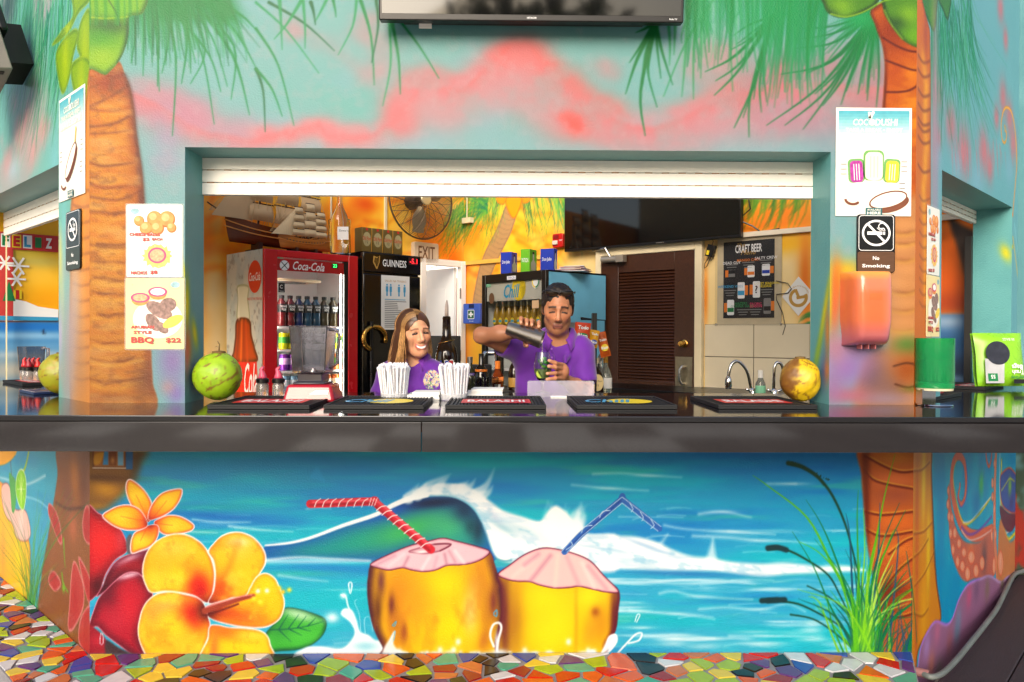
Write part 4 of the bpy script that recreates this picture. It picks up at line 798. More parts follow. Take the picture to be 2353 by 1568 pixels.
    for x,y,rx,ry in ((1192,300,4,10),(1190,390,5,12),(1198,470,6,13),(1218,480,5,11),(1208,580,6,14),(1236,580,7,15),(1224,690,6,15),(1264,650,8,13),(1296,710,9,13),(1254,770,7,15),(1286,800,9,15),(1345,740,13,18),(1320,850,10,19),(1376,830,10,18),(1416,780,9,18),(1495,800,6,24),(1538,780,10,34),(1505,590,4,14),(1480,600,4,15),(1498,420,4,14),(1485,250,4,14),(1500,120,4,12),(1485,340,4,12)):
        cv.poly([(x+rx*1.7*math.cos(a),y+ry*2.4*math.sin(a)) for a in np.linspace(0,6.28,9)[:-1]],(226,160,130),soft=1.2,rim=(206,84,60),rimw=2);cv.blob((x-2,y-4),rx*.5,ry*.5,(236,190,180),.7)
    cv.blob((1410,260),24,30,(110,190,90),.8);cv.blob((1380,380),40,40,(30,100,160),.6)
    # rock / lower arm in front
    mk = cv.poly([(950,1700),(985,1500),(1010,1330),(1060,1220),(1110,1160),(1180,1180),(1220,1140),(1260,1020),(1320,920),(1400,880),(1470,860),(1540,900),(1600,860),(1720,860),(1720,1800)],(150,110,140),soft=3,inner=(196,170,220),innerw=9);cv.clip = mk
    for x,y,c in ((1330,1000,(190,96,130)),(1260,1150,(130,140,170)),(1380,960,(120,90,120)),(1120,1230,(190,120,150)),(1050,1330,(170,140,190)),(1200,1300,(150,100,110)),(1450,950,(130,110,100)),(1080,1450,(190,130,120)),(1130,1500,(130,120,120)),(1550,900,(120,110,90)),(1250,1230,(110,130,150))): cv.blob((x,y),24,30,c,.85)
    cv.stroke([(985,1500),(1012,1330),(1062,1220),(1112,1162),(1180,1182),(1222,1140),(1262,1020),(1322,920),(1400,880)],4,(170,110,220),soft=2.5);cv.clip = None
    return cv
# ================================================================ the kiosk: building
KIOSK = thing('bar_building','tropical bar kiosk with airbrushed palm, sea and coconut murals on its walls','bar building',(0,YF,0))
cvU,cvD,cvL,cvR = paint_upper(),paint_lower(),paint_left(),paint_right()
o = cvD.sheet('lower_wall',[(CLX,CRX,ZG,0.97)],stucco,KIOSK,k=.70,sat=1.1);o.matrix_parent_inverse = parent_world(KIOSK).inverted()
o['label'] = 'lower front wall with mural of coconuts, yellow hibiscus and breaking wave'
o = cvU.sheet('upper_wall',[(CLX,CRX,OT,ZTOP),(CLX,OL,ZC,OT),(OR_,CRX,ZC,OT)],stucco,KIOSK,k=.49,sat=1.15);o.matrix_parent_inverse = parent_world(KIOSK).inverted()
o['label'] = 'upper front wall and two piers with palm fronds and pink clouds'
o = cvL.sheet('side_wall',[(-2.24,0,ZG,0.97),(LU1,0,ZC,LT),(-2.24,0,LT,ZSIDE),(-2.24,LU0,ZC,LT)],stucco,KIOSK,k=.74);o.matrix_parent_inverse = parent_world(KIOSK).inverted()
o['label'] = 'left angled wall with dark green palm fronds and lime drink'
o = cvR.sheet('side_wall',[(0,1.863,-0.42,0.97),(0,RU0,ZC,RT),(0,1.863,RT,ZSIDE),(RU1,1.863,ZC,RT)],stucco,KIOSK,k=.74);o.matrix_parent_inverse = parent_world(KIOSK).inverted()
o['label'] = 'right angled wall with palm fronds and an octopus'

# reveals of the three openings (boxes of plaster behind the faces)
teal_m = mat('teal paint',TEAL,rough=0.45,var=0.05,scale=7,bump=0.0008,bscale=160)
inner_m = mat('plaster inside',(226,206,160),rough=0.7,var=0.06)
def reveal_cv(w,u,v0,v1,side,seed):
    """painted sheet for a jamb: canvas laid on the jamb's own plane"""
    return None
def opening(w,u0,u1,vt,right=None):
    D = 0.195
    def q(name,pts,m):
        b = MB().add([w.pt(u,v,-d) for u,v,d in pts],[tuple(range(len(pts)))]);return b.build(name,m,KIOSK,smooth=False,world=True)
    q('lintel_underside',[(u0,vt,0),(u1,vt,0),(u1,vt,D),(u0,vt,D)],teal_m)
opening(W_F,OL,OR_,OT);opening(W_L,LU0,LU1,LT);opening(W_R,RU0,RU1,RT)
def jamb(w,u,vt,facing,spots,D=0.195):
    """facing=+1: jamb looks towards +u"""
    ux,uy = w.ux,w.uy
    p = w.pt(u,0,0 if facing > 0 else -D)
    d = -w.N if facing > 0 else w.N
    jw = Wall(p.x,p.y,d.x,d.y)
    cv = Canvas(jw,0,D,ZC,vt,0.005,TEAL);n = fbm(cv.X*8,cv.Y*8,3);cv.wash(sstep(.4,.7,n)*.25,(96,150,152))
    for (s_,z_,rx,ry,col,al,rot) in spots:
        s2 = s_ if facing > 0 else D-s_
        dx = cv.X-s2;dy = cv.Y-z_;a = math.radians(rot)
        e = ((dx*math.cos(a)+dy*math.sin(a))/rx) ** 2+((-dx*math.sin(a)+dy*math.cos(a))/ry) ** 2
        cv.wash(np.exp(-e*1.4)*al,col)
    o = cv.sheet('jamb',[(0,D,ZC,vt)],stucco,KIOSK);o.matrix_parent_inverse = parent_world(KIOSK).inverted();return o
jamb(W_F,OL,OT,1,[(0.02,1.42,.03,.12,(250,230,20),.95,0),(0.10,1.30,.03,.07,(240,226,30),.9,20),(0.03,1.24,.05,.1,(230,130,40),.8,0),(0.06,1.12,.1,.08,(60,80,130),.7,0),(0.02,1.2,.03,.1,(220,90,120),.5,0)])
jamb(W_F,OR_,OT,-1,[(0.05,1.40,.025,.22,(214,206,50),.85,-20),(0.12,1.22,.03,.12,(150,180,60),.7,-25),(0.02,1.32,.03,.12,(236,130,50),.7,0),(0.05,1.15,.05,.1,(90,70,130),.6,0),(0.02,1.16,.03,.06,(226,120,60),.6,0)])
jamb(W_L,LU1,LT,-1,[]);jamb(W_R,RU0,RT,1,[]);jamb(W_R,RU1,RT,-1,[(0.03,1.78,.03,.06,(226,206,50),.8,20)])

# inside faces and tops of the front walls
b = MB()
def inner_face(w,u0,u1,v0,v1): b.add([w.pt(u1,v0,-0.197),w.pt(u0,v0,-0.197),w.pt(u0,v1,-0.197),w.pt(u1,v1,-0.197)],[(0,1,2,3)])
for w,ua,ub,o0,o1,vt,ZT_ in ((W_F,CLX,CRX,OL,OR_,OT,ZTOP),(W_L,-2.2,0,LU0,LU1,LT,ZSIDE),(W_R,0,1.82,RU0,RU1,RT,ZSIDE)):
    inner_face(w,ua,ub,-0.1,ZC-0.03);inner_face(w,ua,o0,ZC-0.03,vt);inner_face(w,o1,ub,ZC-0.03,vt);inner_face(w,ua,ub,vt,ZT_)
    b.add([w.pt(ua,ZT_,0),w.pt(ub,ZT_,0),w.pt(ub,ZT_,-0.197),w.pt(ua,ZT_,-0.197)],[(0,1,2,3)])
b.build('inner_face',inner_m,KIOSK,smooth=False,world=True)

# roller shutters
shut_m = mat('white shutter enamel',(250,246,236),rough=0.4,var=0.03,scale=30,k=0.97)
slot_m = mat('shutter slot',(176,120,60),rough=0.8)
rail_m = mat('shutter side rail',(40,38,36),rough=0.4)
def shutter(w,u0,u1,vt,vb,label,off=-REV):
    root = MB();n = 3;h = (vt-vb)/n
    s = bpy.data.objects.new('roller_shutter',None);COL.objects.link(s);s.parent = KIOSK;s['label'] = label
    s.matrix_parent_inverse = parent_world(KIOSK).inverted()
    for i in range(n):
        z1 = vt-i*h-0.0;z0 = z1-h+0.0012
        prof = [(0.000,z0),(0.0105,z0+.002),(0.0112,(z0+z1)/2),(0.0105,z1-.002),(0.000,z1)]
        bb = MB();P = [[w.pt(u,z,off+d) for d,z in prof] for u in (u0,u1)]
        bb.grid(P);bb.add([w.pt(u,z,off-.012) for u in (u0,u1) for z in (z0,z1)],[(0,1,3,2)])
        sl = bb.build('slat',shut_m,s,smooth=50,world=False)
        sl.matrix_parent_inverse = parent_world(s).inverted()
    sb = MB();step = 0.072;L = 0.032
    for i in range(1,n):
        z = vt-i*h
        k = u0+0.02
        while k+L < u1:
            sb.add([w.pt(k,z-.0016,off+.0118),w.pt(k+L,z-.0016,off+.0118),w.pt(k+L,z+.0016,off+.0118),w.pt(k,z+.0016,off+.0118)],[(0,1,2,3)]);k += step
    o = sb.build('slot_row',slot_m,s,smooth=False);o['kind'] = 'stuff';o.matrix_parent_inverse = parent_world(s).inverted()
    return s
shutter(W_F,OL,OR_,OT,W_F.uv(1150,454,-REV)[1],'white roller shutter rolled up above the main bar opening')
shutter(W_L,LU0,LU1,LT,W_L.uv(60,528,-REV)[1],'white roller shutter above the left side opening')
shutter(W_R,RU0,RU1,RT,W_R.uv(2200,500,-REV)[1],'white roller shutter above the right side opening')
rb = MB();rb.box(RU1-.035,RU1,ZC,RT-.15,-REV-.04,-REV-.005,W_R.M);rb.build('shutter_rail',rail_m,KIOSK,world=True)

# ---------------------------------------------------------------- counter: polished granite slab and fascia, mitred round the corners
granite = mat('polished black granite',(26,25,27),rough=0.05,var=0.25,scale=420,spec=0.7)
granite_f = mat('granite fascia',(40,37,38),rough=0.03,var=0.35,scale=260,spec=1.0)
seam_m = mat('fascia joint',(120,112,106),rough=0.8)
YC = 0.28*FPX/187.0
OVH = YF-YC
cxl,cxr = CLX-OVH*math.tan(math.radians(22.5)),CRX+OVH*math.tan(math.radians(22.5))
INN = 0.60
def ring(o,z):     # outline points of the counter at offset o from the wall faces (negative = inside)
    k = math.tan(math.radians(22.5))*o;L = 1.9
    a = Vector((CLX-k,YF-o,z));b_ = Vector((CRX+k,YF-o,z))
    return [a+Vector((-R2,R2,0))*L,a,b_,b_+Vector((R2,R2,0))*L]
COUNTER = thing('bar_counter','polished black granite bar counter running round the kiosk under the openings','counter',(0,YC,ZC))
def ringslab(name,o0,o1,z0,z1,m,bevel=0.0):
    A = ring(o0,z0),ring(o1,z0),ring(o0,z1),ring(o1,z1);bb = MB()
    for i in range(3):
        v = [A[0][i],A[0][i+1],A[1][i+1],A[1][i],A[2][i],A[2][i+1],A[3][i+1],A[3][i]]
        f = [(0,3,2,1),(4,5,6,7),(0,1,5,4),(2,3,7,6)]
        if i == 0: f.append((0,4,7,3))
        if i == 2: f.append((1,2,6,5))
        bb.add(v,f)
    me = bb.mesh(name,m,False,merge=True);o = link(name,me,COUNTER,True,bevel);return o
ringslab('counter_top',OVH,-INN,ZC-0.020,ZC,granite,0.003)
xs = atY(968,1000,YC).x
for name,o0 in (('fascia',OVH-0.006),):
    for part in (0,1,2,3):
        P = ring(o0,0);Q = ring(o0-0.02,0);bb = MB()
        if part == 0: pa,pb,qa,qb = P[0],P[1],Q[0],Q[1]
        elif part == 3: pa,pb,qa,qb = P[2],P[3],Q[2],Q[3]
        else:
            xs2 = Vector((xs+(-.0012 if part == 1 else .0012),P[1].y,0));xq = Vector((xs2.x,Q[1].y,0))
            pa,pb,qa,qb = (P[1],xs2,Q[1],xq) if part == 1 else (xs2,P[2],xq,Q[2])
        z0,z1 = ZC-0.125,ZC-0.0225
        up = Vector((0,0,1))
        v = [pa+up*z0,pb+up*z0,qb+up*z0,qa+up*z0,pa+up*z1,pb+up*z1,qb+up*z1,qa+up*z1]
        bb.add(v,[(0,3,2,1),(4,5,6,7),(0,1,5,4),(2,3,7,6),(0,4,7,3),(1,2,6,5)]);bb.build('fascia',granite_f,COUNTER,smooth=False,world=True,bevel=0.0015)
ringslab('support_board',OVH-0.03,0.004,ZC-0.06,ZC-0.0225,mat('board under counter',(90,60,40),rough=.7))

# ---------------------------------------------------------------- ground, mosaic step, wooden deck
gm = mat('patio concrete',(196,186,170),rough=0.8,var=0.15,scale=2.5,bump=0.002,bscale=60)
g = MB().add([(-80,-90,ZG),(80,-90,ZG),(80,70,ZG),(-80,70,ZG)],[(0,1,2,3)]).build('ground',gm,smooth=False);tag(g,kind='structure')
sl = bpy.data.objects.new('reflection_paving',None);COL.objects.link(sl);tag(sl,kind='structure');pv = mat('white paving',(250,244,230),rough=.6,var=.05,k=1);pd = mat('dark paving',(58,53,50),rough=.7,var=.15)  # slabs added behind the camera to put bright patches in the fascia reflection
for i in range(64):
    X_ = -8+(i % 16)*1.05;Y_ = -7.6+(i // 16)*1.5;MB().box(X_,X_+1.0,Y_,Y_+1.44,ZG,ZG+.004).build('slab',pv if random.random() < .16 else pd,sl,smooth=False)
fl = MB().add([(CLX,YF+.31,-0.1),(CRX,YF+.31,-0.1),(2.95,4.6,-0.1),(-0.36,7.45,-0.1),(-3.2,4.8,-0.1)],[(0,1,2,3,4)]).build('floor',mat('bar floor',(200,190,176),rough=.5,var=.1),smooth=False);tag(fl,kind='structure')

grout = mat('grey grout',(138,134,138),rough=0.85,var=0.14,scale=40,bump=0.0008,bscale=200)
SW_ = 0.285;kk = math.tan(math.radians(22.5))*SW_
STEP = MB()
pL = Vector((CLX,YF,0));pLf = pL+Vector((-R2,R2,0))*2.2;qL = Vector((CLX-kk,YF-SW_,0));qLf = qL+Vector((-R2,R2,0))*2.2
pR = Vector((CRX,YF,0));qR = Vector((atZ(2105,1568,0).x-0.0,YF-SW_+0.0,0))
dn = Vector((0,0,ZG))
STEP.add([pLf,pL,qL,qLf,pLf+dn,pL+dn,qL+dn,qLf+dn],[(0,3,2,1),(2,3,7,6),(0,4,7,3)])
STEP.add([pL,pR,qR,qL,pR+dn,qR+dn,qL+dn],[(0,3,2,1),(1,2,5,4),(2,3,6,5)])
STEP_O = STEP.build('mosaic_step',grout,smooth=False);tag(STEP_O,kind='structure')
TILE_COL = [((196,40,30),4),((222,106,50),4),((236,208,92),4),((172,192,62),4),((104,62,120),5),((66,84,160),4),((100,174,146),3),((236,234,236),4),((34,30,34),3),((52,40,22),1),((150,40,46),2),((206,126,84),2)]
tile_ms = [mat('glazed tile %d' % i,tuple(max(0,min(255,sum(c)/3+(v-sum(c)/3)*1.25)) for v in c),rough=0.22,var=0.08,scale=30,spec=0.4,k=.68,bump=.00015,bscale=25) for i,(c,_) in enumerate(TILE_COL)]
tile_w = np.array([w for _,w in TILE_COL],float);tile_w /= tile_w.sum()
def voronoi_tiles(poly,n,seed,gap,stretch=1.0):
    """shards: Voronoi cells of random points, clipped to poly, shrunk by the joint"""
    rr = np.random.default_rng(seed);P = np.array(poly);lo,hi = P.min(0),P.max(0);pts = []
    def inside(p):
        c = False
        for i in range(len(P)):
            (x0,y0),(x1,y1) = P[i],P[(i+1) % len(P)]
            if (y0 <= p[1]) != (y1 <= p[1]) and p[0] < x0+(p[1]-y0)*(x1-x0)/(y1-y0): c = not c
        return c
    k = 0
    while len(pts) < n and k < 60000:
        p = lo+rr.random(2)*(hi-lo);k += 1
        if not inside(p): continue
        if pts and min(((p[0]-q[0])/stretch) ** 2+(p[1]-q[1]) ** 2 for q in pts) < (0.0016 if k < 20000 else .0009): continue
        pts.append(p)
    out = []
    def clip(c,a,b_,d):      # keep a*x+b*y<=d
        r = []
        for i in range(len(c)):
            p,q = c[i],c[(i+1) % len(c)];fp = a*p[0]+b_*p[1]-d;fq = a*q[0]+b_*q[1]-d
            if fp <= 0: r.append(p)
            if fp*fq < 0: t = fp/(fp-fq);r.append((p[0]+(q[0]-p[0])*t,p[1]+(q[1]-p[1])*t))
        return r
    area = sum(P[i][0]*P[(i+1) % len(P)][1]-P[(i+1) % len(P)][0]*P[i][1] for i in range(len(P)))
    PP = P if area > 0 else P[::-1]
    W = rr.normal(0,0.0009,len(pts))
    for i,p in enumerate(pts):
        c = [tuple(q) for q in PP]
        for (x0,y0),(x1,y1) in zip(PP,np.roll(PP,-1,0)):
            nx,ny = (y1-y0),-(x1-x0);L = math.hypot(nx,ny);nx /= L;ny /= L
            c = clip(c,nx,ny,nx*x0+ny*y0-gap)
            if len(c) < 3: break
        for j,q in enumerate(pts):
            if j == i or len(c) < 3: continue
            d = q-p;L = np.linalg.norm(d)
            if L > 0.5: continue
            d = d/L;mid = (p+q)/2;a = math.atan2(d[1],d[0])+0.42*math.sin(17.1*(i+j)+3.7*(i*j % 11));nx,ny = math.cos(a),math.sin(a)
            c = clip(c,nx,ny,nx*mid[0]+ny*mid[1]-gap)
        if len(c) >= 3:
            ar = 0.5*sum(c[k_][0]*c[(k_+1) % len(c)][1]-c[(k_+1) % len(c)][0]*c[k_][1] for k_ in range(len(c)))
            if ar > 0.00035:
                c2 = [c[0]]
                for q in c[1:]:
                    if math.hypot(q[0]-c2[-1][0],q[1]-c2[-1][1]) > 0.017: c2.append(q)
                if len(c2) >= 3: out.append(c2)
    return out
trr = np.random.default_rng(3)
fr = [(p.x,p.y) for p in (qL,qR,pR,pL)]
lf = [(p.x,p.y) for p in (qL,pL,pL+Vector((-R2,R2,0))*1.6,qL+Vector((-R2,R2,0))*1.6)]
last = -1
for poly,n,sd in ((fr,150,5),(lf,100,8)):
    for c in voronoi_tiles(poly,n,sd,0.0048,2.0):
        k = trr.choice(len(TILE_COL),p=tile_w)
        if k == last: k = trr.choice(len(TILE_COL),p=tile_w)
        last = k
        bb = MB().prism([(x+trr.normal(0,.0012),y+trr.normal(0,.0012)) for x,y in c],0.0005,0.0045+trr.uniform(0,.002),top=0.975)
        tl = bb.build('tile',tile_ms[k],STEP_O,smooth=False)

deck_m = mat('weathered dark deck wood',(54,44,48),rough=0.55,var=0.3,scale=9,bump=0.0015,bscale=40,aniso=(1,14,14))
DK = bpy.data.objects.new('wooden_deck',None);COL.objects.link(DK);tag(DK,kind='structure')
ZD = -0.10
e0 = atZ(2132,1590,ZD);e1 = atZ(2344,1314,ZD);dd = (e1-e0).normalized();nn = Vector((dd.y,-dd.x,0))
DK.location = e0;DK.rotation_euler = (0,0,math.atan2(dd.y,dd.x))
for i in range(9):
    bb = MB();w0 = 0.004+i*0.215
    bb.box(-0.6,2.6,-w0-0.21,-w0,-0.035,0.0+random.uniform(-.002,.002));bb.build('plank',deck_m,DK,bevel=0.004)
bb = MB();bb.box(-0.6,2.6,-2.0,-0.02,ZG-ZD+.002,-0.06);bb.build('joist',mat('dark joist',(30,26,26),rough=.8),DK)

# wall of the next building beyond the right corner
ce = W_R.pt(1.863,0,0);W_N = Wall(ce.x,ce.y+.02,1,.12)
cvN = Canvas(W_N,0,2.2,-.25,ZSIDE,.01,(112,160,164));cvN.wash(sstep(.45,.7,fbm(cvN.X*3,cvN.Y*2,91))*.6,(150,196,200));cvN.wash((cvN.Y < .9)*sstep(.4,.6,fbm(cvN.X*5,cvN.Y*5,93)),(70,84,70));cvN.wash((cvN.Y < .9)*sstep(.55,.65,fbm(cvN.X*7,cvN.Y*4,95)),(150,60,50))
o = cvN.sheet('return_wall',[(0,2.2,ZG,ZSIDE)],stucco,KIOSK,k=.66);o.matrix_parent_inverse = parent_world(KIOSK).inverted()
# trees across the patio behind the viewer (they only show as reflections)
rr = np.random.default_rng(15);n = 9000;cxs = np.linspace(-30,30,9);ci = rr.integers(0,9,n);d = rr.normal(size=(n,3));d /= np.linalg.norm(d,axis=1)[:,None];rad = rr.uniform(.55,1,n)[:,None]
Pc = np.stack([cxs[ci]+1.2*np.sin(ci*5.),-24+1.6*np.cos(ci*3.),3.6+.8*np.sin(ci*2.)],1)+d*rad*[4.4,3.0,3.2];a1 = rr.normal(size=(n,3));a1 /= np.linalg.norm(a1,axis=1)[:,None];a2 = np.cross(a1,d);a2 /= np.linalg.norm(a2,axis=1)[:,None]+1e-9;s_ = rr.uniform(.25,.6,n)[:,None]
Vt = np.stack([Pc-a1*s_,Pc-a2*s_*.5,Pc+a1*s_,Pc+a2*s_*.5],1).reshape(-1,3);Kt = np.repeat(np.array([(84,120,40),(120,140,40),(50,90,36),(150,150,60)],float)[rr.integers(0,4,n)],4,0)
o = npmesh('far_trees',Vt,np.arange(4*n).reshape(-1,4),Kt,mat('leaf',attr='paint',rough=.5,var=.1));tag(o,'row of green trees across the patio seen only as reflections','trees',kind='stuff')
tb = MB();[tb.tube([(x+1.2*math.sin(i*5.),-24+1.6*math.cos(i*3.),ZG),(x+1.2*math.sin(i*5.)+.2,-24+1.6*math.cos(i*3.),3.5)],[.22,.12],8) for i,x in enumerate(cxs)];o = tb.build('far_trunks',mat('bark',(90,74,58),rough=.9));tag(o,'trunks of the trees across the patio seen only as reflections','trees',kind='stuff')
# ================================================================ inside: back walls with their own mural
def paint_back():
    L = Canvas(W_BL,-4.3,0.0,-0.1,ZBACK,0.008,(226,150,44),ppm=260.0);Rr = Canvas(W_BR,0.0,4.8,-0.1,ZBACK,0.008,(226,176,60),ppm=260.0)
    rr = np.random.default_rng(51)
    for cv,sd in ((L,3),(Rr,6)):
        X,Y = cv.X,cv.Y;cv.wash(sstep(.42,.7,fbm(X*1.6,Y*1.8,sd)),(236,196,84));cv.wash(sstep(.52,.8,fbm(X*2.2+3,Y*2+1,sd+20))*.7,(222,116,34));cv.wash(sstep(.55,.8,fbm(X*2.6+9,Y*2.6+5,sd+40))*.7,(240,214,140))
    # left wall, seen over the fridges
    for x,y,rx,ry,c,a in ((490,500,30,60,(190,150,90),.9),(500,480,30,30,(206,160,100),.8),(480,560,16,40,(200,96,24),.9),(520,575,40,12,(206,110,30),.8),(490,680,30,100,(232,208,160),.95),(500,800,34,110,(226,204,160),.95),(600,500,40,50,(216,130,40),.8),(700,490,30,40,(226,140,30),.7),(780,500,40,30,(214,100,26),.8),(800,560,30,30,(230,120,30),.8),(765,520,14,40,(240,176,40),.9),(840,470,40,24,(206,86,20),.9),(900,500,20,40,(240,190,70),.7),(890,600,40,40,(236,160,60),.7),(950,580,30,30,(236,196,120),.7),(1000,560,40,30,(226,130,40),.8),(1040,600,40,30,(220,110,30),.8)): L.blob((x,y),rx,ry,c,a)
    for cv in (L,Rr):
        for x,y,rx,ry,c,a in ((1100,640,60,60,(236,150,70),.8),(1090,700,40,60,(226,160,90),.8),(1080,590,30,30,(236,190,90),.8),(1180,560,40,40,(240,190,60),.9),(1200,600,60,30,(244,200,60),.9),(1060,800,40,90,(226,140,90),.8),(1280,590,30,40,(244,190,40),.9),(1280,640,60,40,(232,212,150),.8)): cv.blob((x,y),rx,ry,c,a)
        for i in range(70): x = rr.uniform(440,1300) if cv is L else rr.uniform(1060,1320);y = rr.uniform(430,640);cv.stroke([(x,y),(x+rr.uniform(10,50),y+rr.uniform(-30,30)),(x+rr.uniform(30,90),y+rr.uniform(-40,50))],rr.uniform(4,14),((214,100,24),(246,206,100),(236,150,40),(190,76,20))[rr.integers(4)],soft=9,alpha=.45,w1=2)
        # trunk
        mk = cv.poly([(1165,470),(1188,478),(1176,530),(1152,580),(1126,640),(1108,720),(1085,720),(1096,640),(1112,585),(1142,525)],(172,140,100),soft=1.5,inner=(130,104,84),innerw=5)
        cv.clip = mk
        for i in range(22): y = 490+i*11;xc = 1176-(y-480)*.36;cv.stroke([(xc-18,y-6),(xc,y+5),(xc+18,y+2)],1.2,(120,96,80),soft=1,alpha=.7)
        cv.clip = None
        for i in range(230):
            side = rr.choice([-1,1]);t = rr.random();px = 1180+side*(15+t*130);py = 440+t*t*90*(0.6+.4*rr.random());Ln = rr.uniform(50,130)*(1-.3*t)
            c = ((70,140,60),(40,110,80),(130,170,60),(30,90,60),(170,190,90),(90,160,90))[rr.integers(6)]
            cv.stroke([(px,py-20),(px+side*rr.uniform(2,18),py+Ln*.4),(px+side*rr.uniform(0,34),py+Ln)],rr.uniform(1.5,4.5),c,soft=1,w1=.5,alpha=rr.uniform(.5,.9))
        for i in range(60):
            px = rr.uniform(1000,1130);py = rr.uniform(440,520);cv.stroke([(1120,470+rr.uniform(-10,20)),((1120+px)/2,py),(px-20,py+rr.uniform(40,110))],rr.uniform(1.5,4),((50,120,70),(100,160,70),(30,100,80))[rr.integers(3)],soft=1,w1=.4,alpha=.7)
        for p in ([(1160,440),(1152,480),(1165,470)],): pass
        cv.poly([(1164,445),(1165,478),(1180,502),(1194,478),(1198,445)],(236,156,30),soft=1,rim=(170,90,30),rimw=1.4);cv.poly([(1140,440),(1142,462),(1156,470),(1164,456),(1164,440)],(230,150,40),soft=1,rim=(170,90,30),rimw=1.2);cv.poly([(1198,440),(1202,466),(1216,462),(1222,440)],(230,150,40),soft=1,rim=(170,90,30),rimw=1.2)
    # door surround and right end of the right-hand wall
    cv = Rr
    for x,y,rx,ry in ((1340,680,50,130),(1500,640,170,100),(1500,820,180,120),(1650,620,60,90),(1640,760,60,70),(1720,640,90,90),(1800,640,60,100),(1800,760,90,60)): cv.blob((x,y),rx,ry,(226,204,156),1.0,pw=.6)
    for x,y,rx,ry,c,a in ((1780,490,120,40,(220,130,30),1),(1760,520,90,16,(216,120,24),.9),(1800,560,70,22,(220,170,40),.9),(1850,640,14,90,(206,110,30),.9),(1622,680,5,70,(216,120,30),.8),(1856,700,10,60,(216,130,50),.8)): cv.blob((x,y),rx,ry,c,a)
    for i in range(60): x = rr.uniform(1690,1850);Ln = rr.uniform(15,80);cv.stroke([(x+10,440),(x+4,450+Ln*.5),(x-rr.uniform(0,20),455+Ln)],rr.uniform(2,6),((60,120,40),(90,150,50),(40,100,40))[rr.integers(3)],soft=1.4,w1=.6,alpha=.75)
    for i in range(30): y = rr.uniform(715,880);cv.stroke([(1862,y),(1850,y+4),(1840-rr.uniform(-6,6),y+14)],5,((30,110,60),(50,130,70))[rr.integers(2)],soft=1.4,w1=.6)
    # far right, seen through the side opening: orange sunset, dark rock, sea
    for x,y,rx,ry,c,a in ((2190,560,60,60,(226,120,30),1),(2190,640,60,60,(206,100,24),1),(2190,700,60,20,(150,60,20),.9)): cv.blob((x,y),rx,ry,c,a,pw=.5)
    cv.poly([(2120,722),(2400,722),(2400,1000),(2120,1000)],(60,100,140),soft=3,sharp=True);cv.blob((2180,740),40,14,(150,170,190),.9);cv.blob((2200,790),60,16,(40,84,120),.9);cv.blob((2200,850),60,30,(26,40,60),.9);cv.blob((2190,870),30,6,(130,160,180),.6)
    cv.poly([(2180,500),(2215,520),(2260,540),(2300,560),(2300,740),(2240,700),(2220,640),(2200,570)],(62,50,42),soft=4);cv.blob((2230,600),16,30,(90,74,60),.7);cv.blob((2240,660),10,30,(40,32,28),.7)
    # far left, seen through the left opening
    cv = L
    cv.poly([(-300,440),(140,440),(140,735),(-300,735)],(226,176,44),soft=2,sharp=True)
    for x,y,rx,ry,c,a in ((90,640,60,40,(240,200,90),.9),(80,600,60,14,(190,180,110),.9),(60,580,40,14,(206,190,90),.8),(110,690,50,30,(222,160,30),.9),(60,470,60,20,(206,140,40),.9)): cv.blob((x,y),rx,ry,c,a)
    cv.poly([(-300,742),(150,738),(150,1200),(-300,1200)],(60,120,170),soft=1,sharp=True)
    for x,y,rx,ry,c,a in ((60,752,120,10,(40,110,180),.9),(60,772,120,8,(160,200,226),.9),(60,795,120,12,(110,160,196),.9),(60,815,120,8,(190,206,214),.8),(60,850,120,26,(206,196,176),.9)): cv.blob((x,y),rx,ry,c,a)
    cv.stroke([(-50,739),(140,736)],3,(160,100,50),soft=1,sharp=True);cv.poly([(98,756),(104,768),(97,766)],(30,40,60),soft=.8)
    return L,Rr
cvBL,cvBR = paint_back()
o = cvBL.sheet('back_wall',[(-3.99,W_BL.uv(972,700)[0],-0.1,ZBACK),(W_BL.uv(1052,700)[0],0,-0.1,ZBACK),(W_BL.uv(972,700)[0],W_BL.uv(1052,700)[0],W_BL.uv(1010,612)[1],ZBACK)],smoothwall,KIOSK,res=0.011,k=1.05);o.matrix_parent_inverse = parent_world(KIOSK).inverted();o['label'] = 'inner back wall painted orange and yellow behind the fridges'
BRW = cvBR.sheet('back_wall',[(0,4.5,-0.1,ZBACK)],smoothwall,KIOSK,res=0.011,k=1.05);BRW.matrix_parent_inverse = parent_world(KIOSK).inverted();BRW['label'] = 'inner back wall with painted palm tree, door and tiles'

def span(W,xl,xr,yt,yb,off=0.0):
    xm = (xl+xr)/2;ym = (yt+yb)/2
    return W.uv(xl,ym,off)[0],W.uv(xr,ym,off)[0],W.uv(xm,yb,off)[1],W.uv(xm,yt,off)[1]
def mounted(name,label,cat,W,xl,xr,yt,yb,off=0.0,group=None):
    u0,u1,v0,v1 = span(W,xl,xr,yt,yb,off)
    t = thing(name,label,cat,W.frame((u0+u1)/2,(v0+v1)/2,off),group);return t,(u1-u0)/2,(v1-v0)/2

